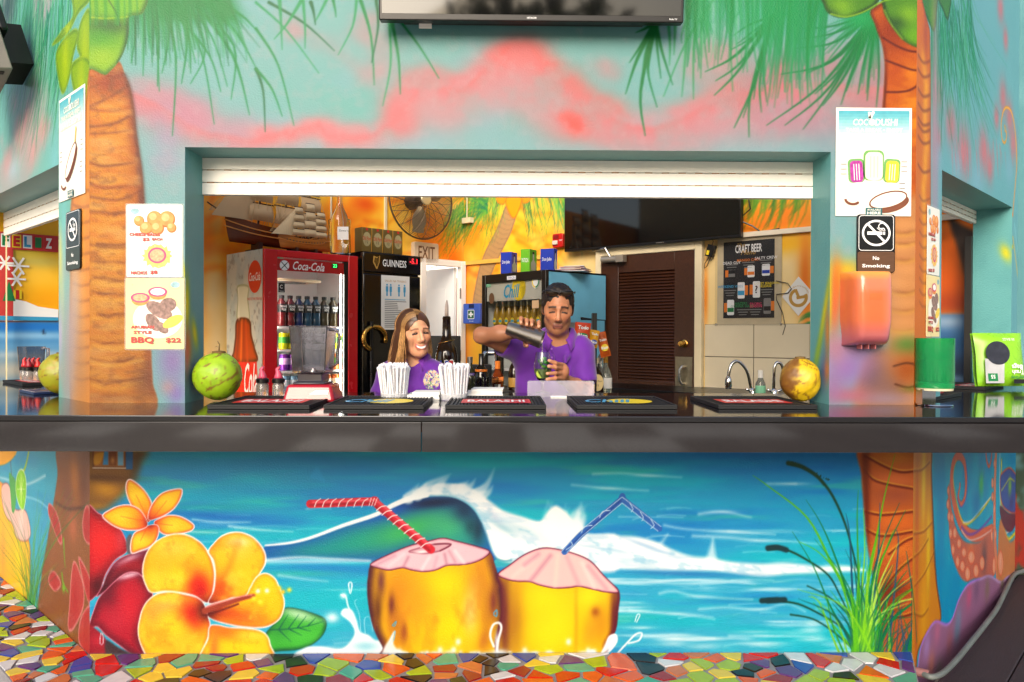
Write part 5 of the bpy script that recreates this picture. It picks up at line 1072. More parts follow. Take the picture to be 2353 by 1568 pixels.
# shared materials
M_white = mat('white plastic',(240,238,232),rough=0.35,var=0.02)
M_black = mat('black plastic',(18,18,19),rough=0.3,var=0.04)
M_blackmat = mat('black rubber',(24,25,27),rough=0.6,var=0.06)
M_chrome = mat('chrome',(214,214,216),rough=0.1,metal=1.0,var=0.02)
M_steel = mat('brushed steel',(186,182,176),rough=0.28,metal=1.0,var=0.06,scale=60,aniso=(1,1,30))
M_brass = mat('brass',(206,160,80),rough=0.25,metal=1.0,var=0.04)
M_ink = mat('black print',(22,20,22),rough=0.5,var=0.0)
M_wink = mat('white print',(246,246,244),rough=0.5,var=0.0)
M_red = mat('red print',(206,34,38),rough=0.4,var=0.0)
M_green = mat('green print',(24,128,70),rough=0.4,var=0.0)
M_blue = mat('blue print',(32,66,176),rough=0.4,var=0.0)
M_yel = mat('yellow print',(246,216,40),rough=0.4,var=0.0)
M_org = mat('orange print',(238,130,40),rough=0.4,var=0.0)
M_gold = mat('gold print',(196,150,70),rough=0.35,var=0.0)
M_grey = mat('grey print',(130,128,126),rough=0.5,var=0.0)
M_cyan = mat('cyan print',(60,160,206),rough=0.4,var=0.0)
M_pink = mat('pink print',(226,60,110),rough=0.4,var=0.0)
M_cream = mat('cream enamel',(232,216,178),rough=0.45,var=0.04)
M_paper = mat('white paper',(244,242,236),rough=0.7,var=0.02)
M_glass = mat('clear glass',(245,250,250),rough=0.02,trans=1.0,var=0.0,ior=1.45)
M_pane = mat('fridge door glass',(60,66,64),rough=0.03,var=0.0,alpha=0.07,spec=0.6)
M_wood = mat('dark mahogany',(66,36,20),rough=0.35,var=0.25,scale=6,aniso=(10,10,1.2),bump=0.0004,bscale=30)
M_skinw = None

# corner trim, conduit, rail
KT = KIOSK
def wbox(name,W,u0,u1,v0,v1,d0,d1,m,bevel=0.0):
    return MB().box(u0,u1,v0,v1,d0,d1,W.M).build(name,m,KIOSK,world=True,bevel=bevel)
u,v = W_BR.uv(1700,540);wbox('trim_rail',W_BR,W_BR.uv(1640,552)[0],4.4,W_BR.uv(1760,542)[1],W_BR.uv(1760,531)[1],0.0,0.03,mat('white trim paint',(236,222,196),rough=.45))
cu = W_BL.uv(759,500)[0];MB().tube([W_BL.pt(cu,W_BL.uv(759,570)[1],.012),W_BL.pt(cu,ZBACK-.05,.012)],0.008).build('conduit',M_cream,KIOSK,world=True)
cu = W_BL.uv(885,500)[0];wbox('cable_channel',W_BL,cu-.012,cu+.012,W_BL.uv(885,530)[1],ZBACK-.05,0,.014,M_cream)
cu = W_BR.uv(1078,500)[0] if W_BR.uv(1078,500)[0] > 0 else .05
bt = MB();bt.tube([W_BR.pt(.06,W_BR.uv(1078,505)[1],.02),W_BR.pt(.06,ZBACK-.05,.02)],0.006);bt.box(.02,.13,W_BR.uv(1078,514)[1],W_BR.uv(1078,502)[1],0,.05,W_BR.M);bt.build('switch_conduit',M_cream,KIOSK,world=True)
# boarding line over the painted trunk (low partition beside the corner)
wbox('ledge',W_BR,0.02,W_BR.uv(1260,595)[0],W_BR.uv(1120,606)[1],W_BR.uv(1120,597)[1],0,.025,mat('yellow ledge',(240,190,80),rough=.5))

# ---------------------------------------------------------------- white exit doorway in the left-hand back wall
u0,u1 = W_BL.uv(972,700)[0],W_BL.uv(1052,700)[0];vt = W_BL.uv(1010,612)[1]
EXD = thing('exit_door','bright white exit doorway with open door below the exit sign','door',W_BL.frame((u0+u1)/2,-0.1,0));hw = (u1-u0)/2;H = vt+.1
wd = mat('white door paint',(252,250,244),rough=.4,var=.01,k=.98)
bb = MB();bb.box(-hw-.06,-hw,0,H+.06,0,.05);bb.box(hw,hw+.06,0,H+.06,0,.05);bb.box(-hw,hw,H,H+.06,0,.05);bb.build('frame',wd,EXD,bevel=.004)
MB().box(hw-.05,hw-.012,0.01,H-.004,-.72,-.002).build('door_leaf',wd,EXD,bevel=.003)
for y0,y1 in ((.2,.95),(1.1,H-.2)): MB().box(hw-.054,hw-.049,y0,y1,-.6,-.12).build('panel',wd,EXD,bevel=.002)
fc = thing('added_facade','sunlit white wall added outside to glare through the open exit doorway','wall',T(-1,16,ZG));bx_ = MB();bx_.box(-9,7,0,.3,0,5);bx_.build('facade',wd,fc);MB().box(-9.05,7.05,-.08,.0,0,.25).build('plinth',mat('grey plinth',(170,164,156),rough=.8),fc);MB().box(-9.05,7.05,-.1,.35,5,5.15).build('coping',wd,fc)  # facade added outside so the doorway fills with bright white
MB().box(hw-.0118,hw-.004,0.05,H-.1,-.05,-.002).build('rust_strip',mat('rusty strip',(176,84,40),rough=.6),EXD)
for y in (.3,1.2,H-.25): MB().tube([(hw-.005,y-.05,.045),(hw-.005,y+.05,.045)],.008).build('hinge',M_steel,EXD)
# EXIT sign
t,a,b_ = mounted('exit_sign','beige exit sign with dark cut-out letters on the orange wall','exit sign',W_BL,952,1008,558,604,.05)
MB().prism(rrect(-a,a,-b_,b_,.018),-.05,.0).build('housing',mat('beige plastic',(222,200,172),rough=.5),t,bevel=.004)
txt('EXIT',mat('dark exit letters',(120,78,50),rough=.6,var=0),t,.0,-.0,.002,h=b_*1.25,w=a*1.35,bold=.012)
MB().tube([(a*.9,-b_*.9,-.03),(a*1.02,-b_*1.3,-.03),(a*.5,-b_*1.4,-.03)],.004).build('cable',M_cream,t)

# ---------------------------------------------------------------- louvred door in the right-hand back wall
u0,u1 = W_BR.uv(1388,700)[0],W_BR.uv(1602,700)[0];vt = W_BR.uv(1500,584)[1];hw = (u1-u0)/2;H = vt+.1
LD = thing('louvred_door','dark brown mahogany louvred door with brass lock and steel pull plate','door',W_BR.frame((u0+u1)/2,-0.1,0))
bb = MB();bb.box(-hw-.055,-hw-.002,0,H+.075,0,.05);bb.box(hw+.002,hw+.06,0,H+.075,0,.05);bb.box(-hw-.002,hw+.002,H+.004,H+.075,0,.05);bb.build('frame',M_cream,LD,bevel=.004)
s0,s1 = -hw+.20*hw*2,hw-.20*hw*2
lt = W_BR.uv(1500,624)[1]+.1;lb = W_BR.uv(1500,876)[1]+.1
bb = MB();bb.box(-hw,s0,.01,H,.005,.045);bb.build('stile',M_wood,LD,bevel=.003)
bb = MB();bb.box(s1,hw,.01,H,.005,.045);bb.build('stile',M_wood,LD,bevel=.003)
MB().box(s0,s1,lt,H,.006,.044).build('rail',M_wood,LD,bevel=.003);MB().box(s0,s1,.01,lb,.006,.044).build('rail',M_wood,LD,bevel=.003)
MB().box(s0,s1,lb,lt,.004,.010).build('backing',mat('dark behind louvres',(20,12,8),rough=.8),LD)
NS = 36;sm = None
for i in range(NS):
    y = lb+(lt-lb)*(i+.5)/NS
    if sm is None:
        q = MB();q.box(s0+.002,s1-.002,-.019,.019,-.004,.004,Matrix.Rotation(math.radians(-38),4,'X'));sm = q.mesh('slat',mat('louvre mahogany',(64,34,18),rough=.3,var=.35,scale=5,aniso=(1,12,12)),False)
    link('slat',sm,LD,M=T(0,y,.028))
kx = W_BR.uv(1580,790)[0]-(u0+u1)/2;ky = W_BR.uv(1580,790)[1]+.1
MB().lathe([(.026,0),(.03,.006),(.03,.01),(.02,.014),(.016,.03),(.024,.045),(.026,.055),(.02,.066),(.0,.068)],20,T(kx,ky,.045)).build('deadbolt',M_brass,LD)
py0,py1 = W_BR.uv(1576,912)[1]+.1-.05,W_BR.uv(1576,820)[1]+.1;pw = (W_BR.uv(1598,860)[0]-W_BR.uv(1559,860)[0])/2;px = W_BR.uv(1578,860)[0]-(u0+u1)/2
MB().box(px-pw,px+pw,py0,py1,.045,.048).build('pull_plate',mat('aged steel plate',(158,148,124),rough=.35,metal=.9,var=.2,scale=20),LD)
hy = W_BR.uv(1576,842)[1]+.1;hb = W_BR.uv(1576,872)[1]+.1-.03
MB().tube([(px,hy,.048),(px,hy,.075),(px-.012,(hy+hb)/2+.04,.09),(px-.012,(hy+hb)/2-.04,.09),(px,hb,.075),(px,hb,.048)],.011,10).build('pull_handle',M_steel,LD)
cx = W_BR.uv(1418,598)[0]-(u0+u1)/2;cy = W_BR.uv(1418,598)[1]+.1
bb = MB();bb.tube([(cx-.09,cy,.085),(cx+.09,cy,.085)],.026,14);bb.box(cx+.06,cx+.13,cy-.028,cy+.028,.06,.115);bb.build('door_closer',mat('closer grey',(176,166,150),rough=.35,metal=.6),LD)
MB().tube([(cx,cy+.02,.1),(cx-.04,cy+.09,.11),(cx-.2,cy+.085,.06)],.009).build('closer_arm',M_steel,LD)
MB().tube([(-hw-.02,H*.74,.055),(-hw-.02,H*.79,.055)],.012).build('hinge',M_steel,LD)

# tiles beside the door, parts of the wall
tw = mat('cream wall tile',(222,208,178),rough=.22,var=.05,scale=4)
uu = [W_BR.uv(x,820)[0] for x in (1620,1733,1862)] ;uu.append(uu[2]+(uu[2]-uu[1]));vv = [W_BR.uv(1733,y)[1] for y in (898,822,745)];vv = [vv[0]-(vv[1]-vv[0])]+vv
MB().box(uu[0],uu[-1],vv[0],vv[-1],0.002,.004,W_BR.M).build('tile_grout',mat('tile joint',(120,108,92),rough=.8),BRW,smooth=False,world=True)
for i in range(3):
    for j in range(3): MB().box(uu[i]+.003,uu[i+1]-.003,vv[j]+.003,vv[j+1]-.003,.004,.011,W_BR.M).build('wall_tile',tw,BRW,smooth=False,world=True,bevel=.0015)

# ---------------------------------------------------------------- wall TV inside
t,a,b_ = mounted('wall_television','large black television on the back wall above the louvred door','television',W_BR,1297,1702,400,562,.10)
MB().box(-a,a,-b_,b_,-.05,.0).build('casing',M_black,t,bevel=.004)
MB().box(-a+.008,a-.008,-b_+.02,b_-.008,.0,.0015).build('screen',mat('dark screen',(6,6,9),rough=.05,var=0,spec=.7),t)
MB().box(.1,.17,-b_+.006,-b_+.012,.0,.002).build('badge',M_steel,t)
MB().box(-.25,.25,-.2,.2,-.10,-.05).build('bracket',M_black,t)
bb = MB();bb.tube([(a-.02,-b_+.12,-.04),(a+.06,-b_+.08,-.06),(a+.12,-b_+.03,-.08),(a+.25,-b_+.045,-.08)],.006);bb.tube([(a+.02,-b_+.35,-.05),(a+.05,-b_+.2,-.05),(a-.01,-b_+.15,-.04)],.006);bb.build('cable',M_black,t)

# ---------------------------------------------------------------- craft beer poster in an acrylic holder
t,a,b_ = mounted('craft_beer_poster','dark craft beer menu poster in a clear acrylic holder above the tiles','poster',W_BR,1662,1779,553,731,.012)
ab,bb_ = a+.05,b_+.045
MB().box(-ab,ab,-bb_,bb_,-.012,-.006).build('backing_board',mat('poster backing',(206,190,156),rough=.6),t)
MB().box(-a,a,-b_,b_,-.006,-.003).build('poster_sheet',mat('charcoal poster print',(34,32,34),rough=.5,var=.15,scale=8),t)
MB().box(-ab-.012,ab+.012,-bb_-.012,bb_+.012,.006,.009).build('acrylic_sheet',mat('acrylic',(50,52,50),rough=.04,var=0,alpha=.06),t)
for sx in (-1,1):
    for sy in (-1,1): MB().lathe([(.006,-.012),(.008,.012),(.006,.014)],10,T(sx*(ab+.002),sy*(bb_+.0),0)).build('standoff',M_steel,t)
zt = -.0022
txt('CRAFT BEER',M_wink,t,0,b_*.80,zt,w=a*1.05,h=.06,bold=.02);txt('The',M_gold,t,-a*.3,b_*.90,zt,h=.03,shear=.4);txt('Menu',M_gold,t,0,b_*.70,zt,h=.035,shear=.4)
def can_print(x,y,w,h,c1,c2,glass=True,side=1):
    if glass: flat('printed_glass',rect(x+side*w*.35,x+side*w*.95,y-h*.3,y+h*.3) if side > 0 else rect(x+side*w*.95,x+side*w*.35,y-h*.3,y+h*.3),M_org,t,zt-.0003)
    flat('printed_can',rrect(x-w/2,x+w/2,y-h/2,y+h/2,w*.16),c1,t,zt);flat('printed_can_band',rect(x-w/2+.002,x+w/2-.002,y-h*.3,y-h*.02),c2,t,zt+.0004)
cw,chh = a*.28,b_*.30
can_print(-a*.66,b_*.17,cw,chh,M_ink,M_grey,True,-1);can_print(0.02,b_*.2,cw,chh,M_wink,M_org,True,-1);can_print(a*.68,b_*.22,cw*1.1,chh,M_wink,M_blue);can_print(-a*.28,-b_*.28,cw,b_*.42,M_wink,M_cyan);can_print(a*.32,-b_*.27,cw,b_*.42,M_wink,M_wink,True,-1);can_print(-a*.7,-b_*.72,cw,b_*.40,M_wink,M_green,True,-1);can_print(a*.74,-b_*.70,cw,b_*.40,M_grey,M_ink)
txt('?',M_ink,t,a*.32,-b_*.27,zt+.001,h=b_*.2,bold=.02)
for s_,x,y,m,h in (('DEAD GUY',-a*.66,b_*.45,M_wink,.020),('MANGO CART',0,b_*.50,M_org,.019),('SALTY CREW',a*.68,b_*.53,M_wink,.020),('WEEKEND VIBES',-a*.72,-b_*.17,M_cyan,.019),('LATEST SEASONAL',a*.72,-b_*.12,M_yel,.016),('RELEASE',a*.66,-b_*.19,M_yel,.018),('HAZERS',-a*.28,-b_*.62,M_green,.019),('GONNA HAZE',-a*.24,-b_*.69,M_green,.019),('PACIFIC',a*.3,-b_*.64,M_pink,.018),('SEASON',a*.3,-b_*.7,M_pink,.018)): txt(s_,m,t,x,y,zt,h=h,bold=.01)
for x,y in ((-a*.66,b_*.40),(0,b_*.44),(a*.68,b_*.47),(-a*.72,-b_*.27),(a*.72,-b_*.28),(-a*.2,-b_*.78),(a*.28,-b_*.78)):
    for j in range(3): flat('small_print',rect(x-a*(.24-.04*j),x+a*(.24-.05*j),y-j*.018-.004,y-j*.018+.002),M_grey,t,zt)

# diamond sign
t,a,b_ = mounted('health_sign','white diamond health and happiness sign with gold clock face','sign',W_BR,1797,1873,636,726,.006)
flat('panel',[(0,-b_),(a,0),(0,b_),(-a,0)],M_white,t,.0,t=.005)
bandmesh('ring',ell(0,-.01,a*.48,n=30,a0=math.radians(110),a1=math.radians(385)),.022,M_gold,t);bandmesh('hand',[(-.02,a*.42),(-.0,-.0),(.0,-.005)],.02,M_gold,t,.0015);bandmesh('hand',[(-.012,-.012),(a*.5,-.002)],.02,M_gold,t,.0017)
txt('ARUBA HEALTH & HAPPINESS',M_gold,t,0,a*.62,.001,w=a*1.6,curve=a*.62)
# fire alarm
t,a,b_ = mounted('fire_alarm','red fire alarm sounder with clear strobe beside the wall television','fire alarm',W_BR,1269,1293,537,569,.05)
MB().prism(rrect(-a,a,-b_,b_,.015),-.05,0).build('body',mat('alarm red',(196,24,20),rough=.35),t,bevel=.005);MB().box(-a*.8,a*.1,-b_*.6,-b_*.0,0,.018).build('strobe',mat('strobe lens',(226,214,196),rough=.15),t,bevel=.004);txt('FIRE',M_wink,t,a*.62,0,.001,h=b_*.22,M=None)
MB().box(-a*.7,a*.2,b_*.25,b_*.8,0,.006).build('grille',mat('alarm dark red',(140,16,14),rough=.5),t)
# power adapter
t,a,b_ = mounted('power_adapter','small black power adapter dangling beside the craft beer poster','adapter',W_BR,1625,1642,560,594,.03)
MB().box(-a,a,-b_*.8,b_*.8,-.02,.02,Matrix.Rotation(-.3,4,'Z')).build('body',M_black,t,bevel=.004);MB().box(-a*.7,0,-b_*.6,-.0,.0205,.022,Matrix.Rotation(-.3,4,'Z')).build('sticker',M_yel,t)
MB().tube([(a*.3,b_*.8,0),(.02,b_*1.3,0),(-.01,b_*1.8,0),(-.04,b_*2.6,0)],.003).build('cable',M_black,t);MB().tube([(-a*.5,-b_*.8,0),(-.05,-b_*1.7,0),(-.05,-b_*2.3,0),(-.03,-b_*2.0,0),(0,-b_*.8,0)],.003).build('cable',M_black,t)
# loose cable over the diamond sign
wire = MB();P = [W_BR.uv(x,y) for x,y in ((1785,646),(1812,652),(1820,664),(1812,674),(1786,677),(1786,690),(1800,720),(1806,750),(1800,770))]
wire.tube([W_BR.pt(u,v,.012) for u,v in P],.003);tag(wire.build('loose_cable',M_black),'thin black cable looping loose over the wall beside the diamond sign','cable')
# first aid box
t,a,b_ = mounted('first_aid_box','blue first aid box with green cross sticker by the beer fridge','first aid box',W_BR,1064,1103,698,744,.12)
MB().box(-a,a,-b_,b_,-.12,0).build('box',mat('blue plastic',(60,96,196),rough=.4),t,bevel=.006);MB().box(-a*.3,a*.3,b_*.55,b_*.95,.0,.003).build('handle_slot',mat('navy plastic',(20,34,84),rough=.5),t)
flat('sticker',rrect(-a*.45,a*.35,-b_*.55,b_*.38,.01),M_wink,t,.0012);flat('sticker_field',rrect(-a*.40,a*.30,-b_*.48,b_*.31,.008),mat('dark green print',(30,96,60),rough=.5,var=0),t,.0018)
flat('cross',rect(-a*.14,a*.04,-b_*.34,b_*.18),M_wink,t,.0024);flat('cross',rect(-a*.32,a*.22,-b_*.16,b_*.0),M_wink,t,.0026);txt('first aid',M_wink,t,0,-b_*.75,.0015,h=.012)
# wall fan
t,a,b_ = mounted('wall_fan','round metal wall fan in a wire cage on the orange wall','fan',W_BL,886,1044,378,540,.16)
fr_ = (a+b_)/2;cage = mat('fan wire',(110,92,74),rough=.4,metal=.7)
bb = MB()
for k in range(1,26):
    r = fr_*(.16+.84*k/25);z = .07*math.sqrt(max(0,1-(r/fr_) ** 2*.96));bb.tube([(r*math.cos(q),r*math.sin(q),z) for q in np.linspace(0,2*math.pi,41)],.0022,4,cap=False)
for k in range(16):
    q = 2*math.pi*k/16;bb.tube([(fr_*s_*math.cos(q+(1-s_)*.5),fr_*s_*math.sin(q+(1-s_)*.5),.07*math.sqrt(max(0,1-s_*s_*.96))+.002) for s_ in np.linspace(.12,1,8)],.003,4)
o = bb.build('front_cage',cage,t,smooth=True);o['kind'] = 'stuff'
bb = MB();bb.tube([(fr_*math.cos(q),fr_*math.sin(q),.0) for q in np.linspace(0,2*math.pi,49)],.008,6);bb.build('rim',cage,t,smooth=True)
bb = MB()
for k in range(20):
    q = 2*math.pi*k/20;bb.tube([(.1*math.cos(q),.1*math.sin(q),-.10),(fr_*.9*math.cos(q),fr_*.9*math.sin(q),-.05),(fr_*math.cos(q),fr_*math.sin(q),0)],.0025,4)
o = bb.build('rear_cage',cage,t,smooth=True);o['kind'] = 'stuff'
MB().lathe([(.055,.062),(.06,.07),(.05,.078),(.0,.08)],24).build('hub',mat('fan badge',(196,186,150),rough=.3,metal=.6),t)
bl = mat('fan blade',(150,132,100),rough=.35,metal=.5)
for k in range(3):
    q0 = 2*math.pi*k/3+.4;P = []
    for i in range(7):
        r = .06+(fr_*.86-.06)*i/6;wd_ = .35+.5*math.sin(math.pi*min(1,i/5))*.8;P.append([(r*math.cos(q0+d*wd_),r*math.sin(q0+d*wd_),d*.04) for d in (-.5,-.25,0,.25,.5)])
    MB().grid(P).build('blade',bl,t,smooth=True)
bb = MB();bb.lathe([(.07,-.16),(.07,-.06),(.05,-.03)],20);bb.build('motor',M_black,t);
# ================================================================ fridges and what stands in and on them
def bx(name,m,parent,x0,x1,y0,y1,z0,z1,bevel=0.0,M=None): return MB().box(x0,x1,y0,y1,z0,z1).build(name,m,parent,bevel=bevel,M=M)
UPR = Matrix(((1,0,0,0),(0,0,-1,0),(0,1,0,0),(0,0,0,1)))       # print plane (x right, y up, z out) on the front (-y) of an upright thing
LEFTSIDE = Matrix(((0,0,-1,0),(-1,0,0,0),(0,1,0,0),(0,0,0,1)))   # print plane on the left (-x) side, x towards the front
RIGHTSIDE = Matrix(((0,0,1,0),(1,0,0,0),(0,1,0,0),(0,0,0,1)))
class Fr:                                                                       # an upright cabinet: local x along its front, y to the back, z up
    def __init__(s,px,py,Y,dx,dy,zf=-0.1):
        p = atY(px,py,Y);s.top = p.z-zf;s.w = Wall(p.x,p.y,dx,dy)
        s.M = Matrix(((s.w.ux,-s.w.N.x,0,p.x),(s.w.uy,-s.w.N.y,0,p.y),(0,0,1,zf),(0,0,0,1)));s.zf = zf
    def x(s,px,py=700,d=0.0): return s.w.uv(px,py,-d)[0]
    def z(s,px,py,d=0.0): return s.w.uv(px,py,-d)[1]-s.zf

# ---- red cola fridge
F = Fr(607.5,571,5.32,1,.93);W_,D_,H_ = F.x(823,590),0.61,F.top
CF = thing('cola_fridge','red glass-door cola fridge with bottle picture on its grey side','fridge',F.M)
fr_red = mat('fridge red enamel',(206,22,34),rough=.25,var=.02)
side_m = mat('fridge side print',(198,200,190),rough=.4,var=.16,scale=14,bump=.0004,bscale=40)
inn_m = mat('fridge interior white',(232,236,234),rough=.4,var=.02)
bx('side_panel',side_m,CF,0,.012,.03,D_,.05,H_);bx('side_panel',M_black,CF,W_-.012,W_,.03,D_,.05,H_)
bx('liner',inn_m,CF,W_-.017,W_-.0125,.034,D_-.031,.15,H_-.031);bx('liner',inn_m,CF,.0125,.017,.034,D_-.031,.15,H_-.031);bx('back_panel',inn_m,CF,.012,W_-.012,D_-.03,D_,.05,H_);bx('roof_panel',fr_red,CF,0.0125,W_-.0125,.03,D_-.031,H_-.03,H_-.001);bx('base',M_black,CF,0.013,W_-.013,.03,D_-.031,.0,.15)
gl,gr = F.x(638,700),F.x(801,700);gt = F.z(640,590)
bb = MB();bb.box(0,gl,0,.03,.1,H_);bb.box(gr,W_,0,.03,.1,H_);bb.box(gl,gr,0,.03,gt,H_);bb.box(gl,gr,0,.03,.1,.2);bb.build('door_frame',fr_red,CF,bevel=.006)
bx('gasket',M_black,CF,gr-.035,gr,.006,.034,.2,gt)
bx('door_glass',M_pane,CF,gl,gr-.035,.014,.018,.2,gt)
hb_ = F.z(640,621);bx('header_panel',mat('cola header',(176,26,30),rough=.25,var=.05),CF,gl+.002,gr-.036,.009,.0135,hb_,gt-.012)
hy = (hb_+gt-.012)/2
txt('Coca-Cola',M_wink,CF,gl+(gr-gl)*.43,hy,-.0075,w=.25,h=.06,shear=.35,bold=.01,M=UPR)
flat('badge',ell(gl+.055,hy-.005,.036),M_wink,CF,-.0075,M=UPR);bandmesh('badge_mark',[(gl+.03,hy-.03),(gl+.08,hy+.02)],.006,M_ink,CF,-.007,M=UPR);bandmesh('badge_mark',[(gl+.03,hy+.02),(gl+.08,hy-.03)],.006,M_ink,CF,-.0068,M=UPR)
flat('display',rect(gr-.14,gr-.085,hy+.0,hy+.035),M_black,CF,-.0075,M=UPR);txt('23',mat('green led',(60,250,110),emit=2.5,var=0),CF,gr-.112,hy+.018,-.0068,h=.024,M=UPR)
flat('price_tag',rect(gl,gl+.05,gt-.028,gt-.004),mat('mint sticker',(130,200,160),var=0),CF,-.012,M=UPR)
flat('brand_sticker',rect(gl+.012,gl+.06,F.z(650,672),F.z(650,650)),M_ink,CF,-.0125,M=UPR);txt('Climax',M_wink,CF,gl+.036,F.z(650,669),-.012,h=.008,M=UPR);bandmesh('sticker_mark',ell(gl+.036,F.z(650,659),.011,n=14,a0=.8,a1=5.5),.004,M_wink,CF,-.012,M=UPR)
led = mat('led strip',(255,252,240),emit=34.0,var=0,k=1);ledr = bx('led_strip',led,CF,gr-.050,gr-.045,.03,.034,.2,gt-.08);bx('led_strip',led,CF,gl-.02,gl-.008,.032,.038,.2,gt-.08)
cool = bx('fan_grille',M_cream,CF,.1,W_-.2,.2,.45,hb_-.06,hb_-.04)
for k in range(5): MB().tube([(W_*.4+(.05+.03*k)*math.cos(q),.3+(.04+.02*k)*math.sin(q),hb_-.063) for q in np.linspace(0,6.283,21)],.003,4,cap=False).build('grille_ring',M_grey,CF,smooth=True)
shelf_y = [F.z(720,y,.04) for y in (751,803,851,900)];wire_m = mat('white wire shelf',(238,238,234),rough=.35)
for z in shelf_y:
    bb = MB();bb.box(gl-.02,W_-.03,.045,.055,z-.016,z);bb.box(gl-.02,W_-.03,.055,.55,z-.008,z-.001);bb.build('shelf',wire_m,CF)
# bottle picture on the grey side
WS = Wall(F.M.translation.x,F.M.translation.y,-F.w.N.x,-F.w.N.y);WS = Wall(F.M.translation.x+F.w.N.x*-D_,F.M.translation.y+F.w.N.y*-D_,F.w.N.x,F.w.N.y)
cs = Canvas(WS,0,D_-.03,-.05,F.top-.1,.004,(206,208,198),ppm=320.);n_ = fbm(cs.X*9,cs.Y*7,3);cs.wash(sstep(.4,.7,n_)*.7,(176,192,192));cs.wash(sstep(.6,.75,fbm(cs.X*30+3,cs.Y*24,8))*.6,(130,130,122));cs.wash(sstep(1.3,.9,cs.Y)*sstep(.4,.6,fbm(cs.X*6,cs.Y*5,12))*.5,(140,176,190))
cs.tr = TR(750,1100,2.851)
cs.poly([(508,50),(632,50),(626,200),(640,430),(505,430),(512,200)],(220,222,200),soft=2,inner=(150,160,120),innerw=7)
cs.poly([(500,425),(640,425),(668,600),(702,740),(722,895),(450,895),(462,780),(482,620)],(170,66,30),soft=2,inner=(70,34,24),innerw=14)
for a,b_,c_ in (((560,440),(545,880),(236,130,60)),((600,440),(620,880),(196,80,40)),((530,460),(500,880),(120,44,26)),((575,450),(580,880),(150,50,30))): cs.stroke([a,b_],10,c_,soft=5,alpha=.7)
cs.poly([(435,895),(722,895),(745,1320),(390,1320)],(206,40,44),soft=2,sharp=True);cs.stroke([(520,80),(525,420)],4,(250,250,240),soft=3,alpha=.8)
sp_ = cs.sheet('side_print',[(0.001,D_-.03,-.05,F.top-.1)],mat('fridge side print paint',attr='paint',rough=.35,var=.02),CF,off=.0012);sp_.matrix_parent_inverse = CF.matrix_basis.inverted()
g2 = lambda px,py: (WS.uv(px,py)[0]-D_,WS.uv(px,py)[1]+.1)
tz2 = TR(750,1100,2.851)
c = g2(*tz2((655,1095)));txt('Cola',M_wink,CF,c[0],c[1],.0025,w=.2,h=.24,shear=.3,bold=.015,M=LEFTSIDE)
c = g2(586,636);flat('roundel',ell(c[0],c[1],.105,.115),mat('roundel red',(226,62,34),rough=.4,var=0),CF,.002,M=LEFTSIDE);txt('Coca-Cola',M_wink,CF,c[0],c[1],.003,w=.17,h=.06,shear=.35,bold=.012,M=LEFTSIDE);txt('TASTE THE FEELING',mat('roundel red',var=0),CF,c[0]+.0,c[1]-.155,.003,w=.24,M=LEFTSIDE)
CF.children and None
# bottles and cans
def prof_mesh(prof,m,name,n=16): return MB().lathe(prof,n).mesh(name,m,40)
def make_sport(col):
    t = thing('sports_drink_bottle','','bottle');m = mat('sport drink %s' % (col,),col,rough=.12,var=.12,scale=30,spec=.6)
    link('body',prof_mesh([(.001,0),(.03,0),(.035,.01),(.035,.05),(.032,.065),(.035,.08),(.035,.15),(.03,.172),(.018,.19),(.015,.2)],m,'body'),t)
    link('label',prof_mesh([(.0356,.1),(.0358,.11),(.0358,.155),(.0345,.16)],M_black,'label'),t);link('cap',prof_mesh([(.0,.2),(.019,.2),(.019,.222),(.0,.224)],M_blackmat,'cap'),t)
    txt('POWE',M_wink,t,0,.142,.0365,w=.046,h=.015,bold=.03,M=UPR);txt('RDE',M_wink,t,0,.122,.0365,w=.034,h=.015,bold=.03,M=UPR);return t
SPORT = {'red': (96,20,24),'blue': (20,34,84),'sea blue': (30,70,96),'clear amber': (70,58,34),'purple': (70,40,50)}
protos = {}
seq = ['red','red','blue','sea blue','sea blue','clear amber','clear amber','purple']
for i,k in enumerate(seq):
    px = 643+i*19.6;x = F.x(px+4,740,.10);M = F.M @ T(x,.10,shelf_y[0])
    lab = {'red': 'dark red sports drink bottle on the top shelf of the cola fridge','blue': 'deep blue sports drink bottle on the top cola fridge shelf','sea blue': 'teal blue sports drink bottle on the top cola fridge shelf','clear amber': 'clear amber sports drink bottle on the top cola fridge shelf','purple': 'brownish purple sports drink bottle at right end of top fridge shelf'}[k]
    if k not in protos: protos[k] = make_sport(SPORT[k]);protos[k].matrix_basis = M;tag(protos[k],lab,group='sports drink bottles in the cola fridge')
    else: copy_thing(protos[k],M,lab)
def make_can(c1,c2,name='drink_can'):
    t = thing(name,'','can');
    link('body',prof_mesh([(.001,0),(.026,0),(.033,.008),(.033,.106),(.028,.118)],mat('can %s' % (c1,),c1,rough=.22,metal=.35,var=.05),'body'),t);link('lid',prof_mesh([(.0,.117),(.027,.1175),(.028,.121),(.0265,.121),(.026,.1185)],M_steel,'lid'),t)
    link('label',prof_mesh([(.0333,.045),(.0336,.05),(.0336,.085),(.0333,.09)],mat('can %s' % (c2,),c2,rough=.3,var=.3,scale=60),'label'),t);return t
rows = [(1,[('yellow',(226,220,20),(60,150,50))]*8),(2,[('purple',(110,40,150),(196,160,210))]*4+[('peach',(222,130,70),(80,140,50))]*4),(3,[('pale blue',(120,160,186),(206,214,220))]*4+[('orange',(206,104,40),(240,220,190))]*4)]
cp = {}
shn = {1: 'second',2: 'third',3: 'bottom'}
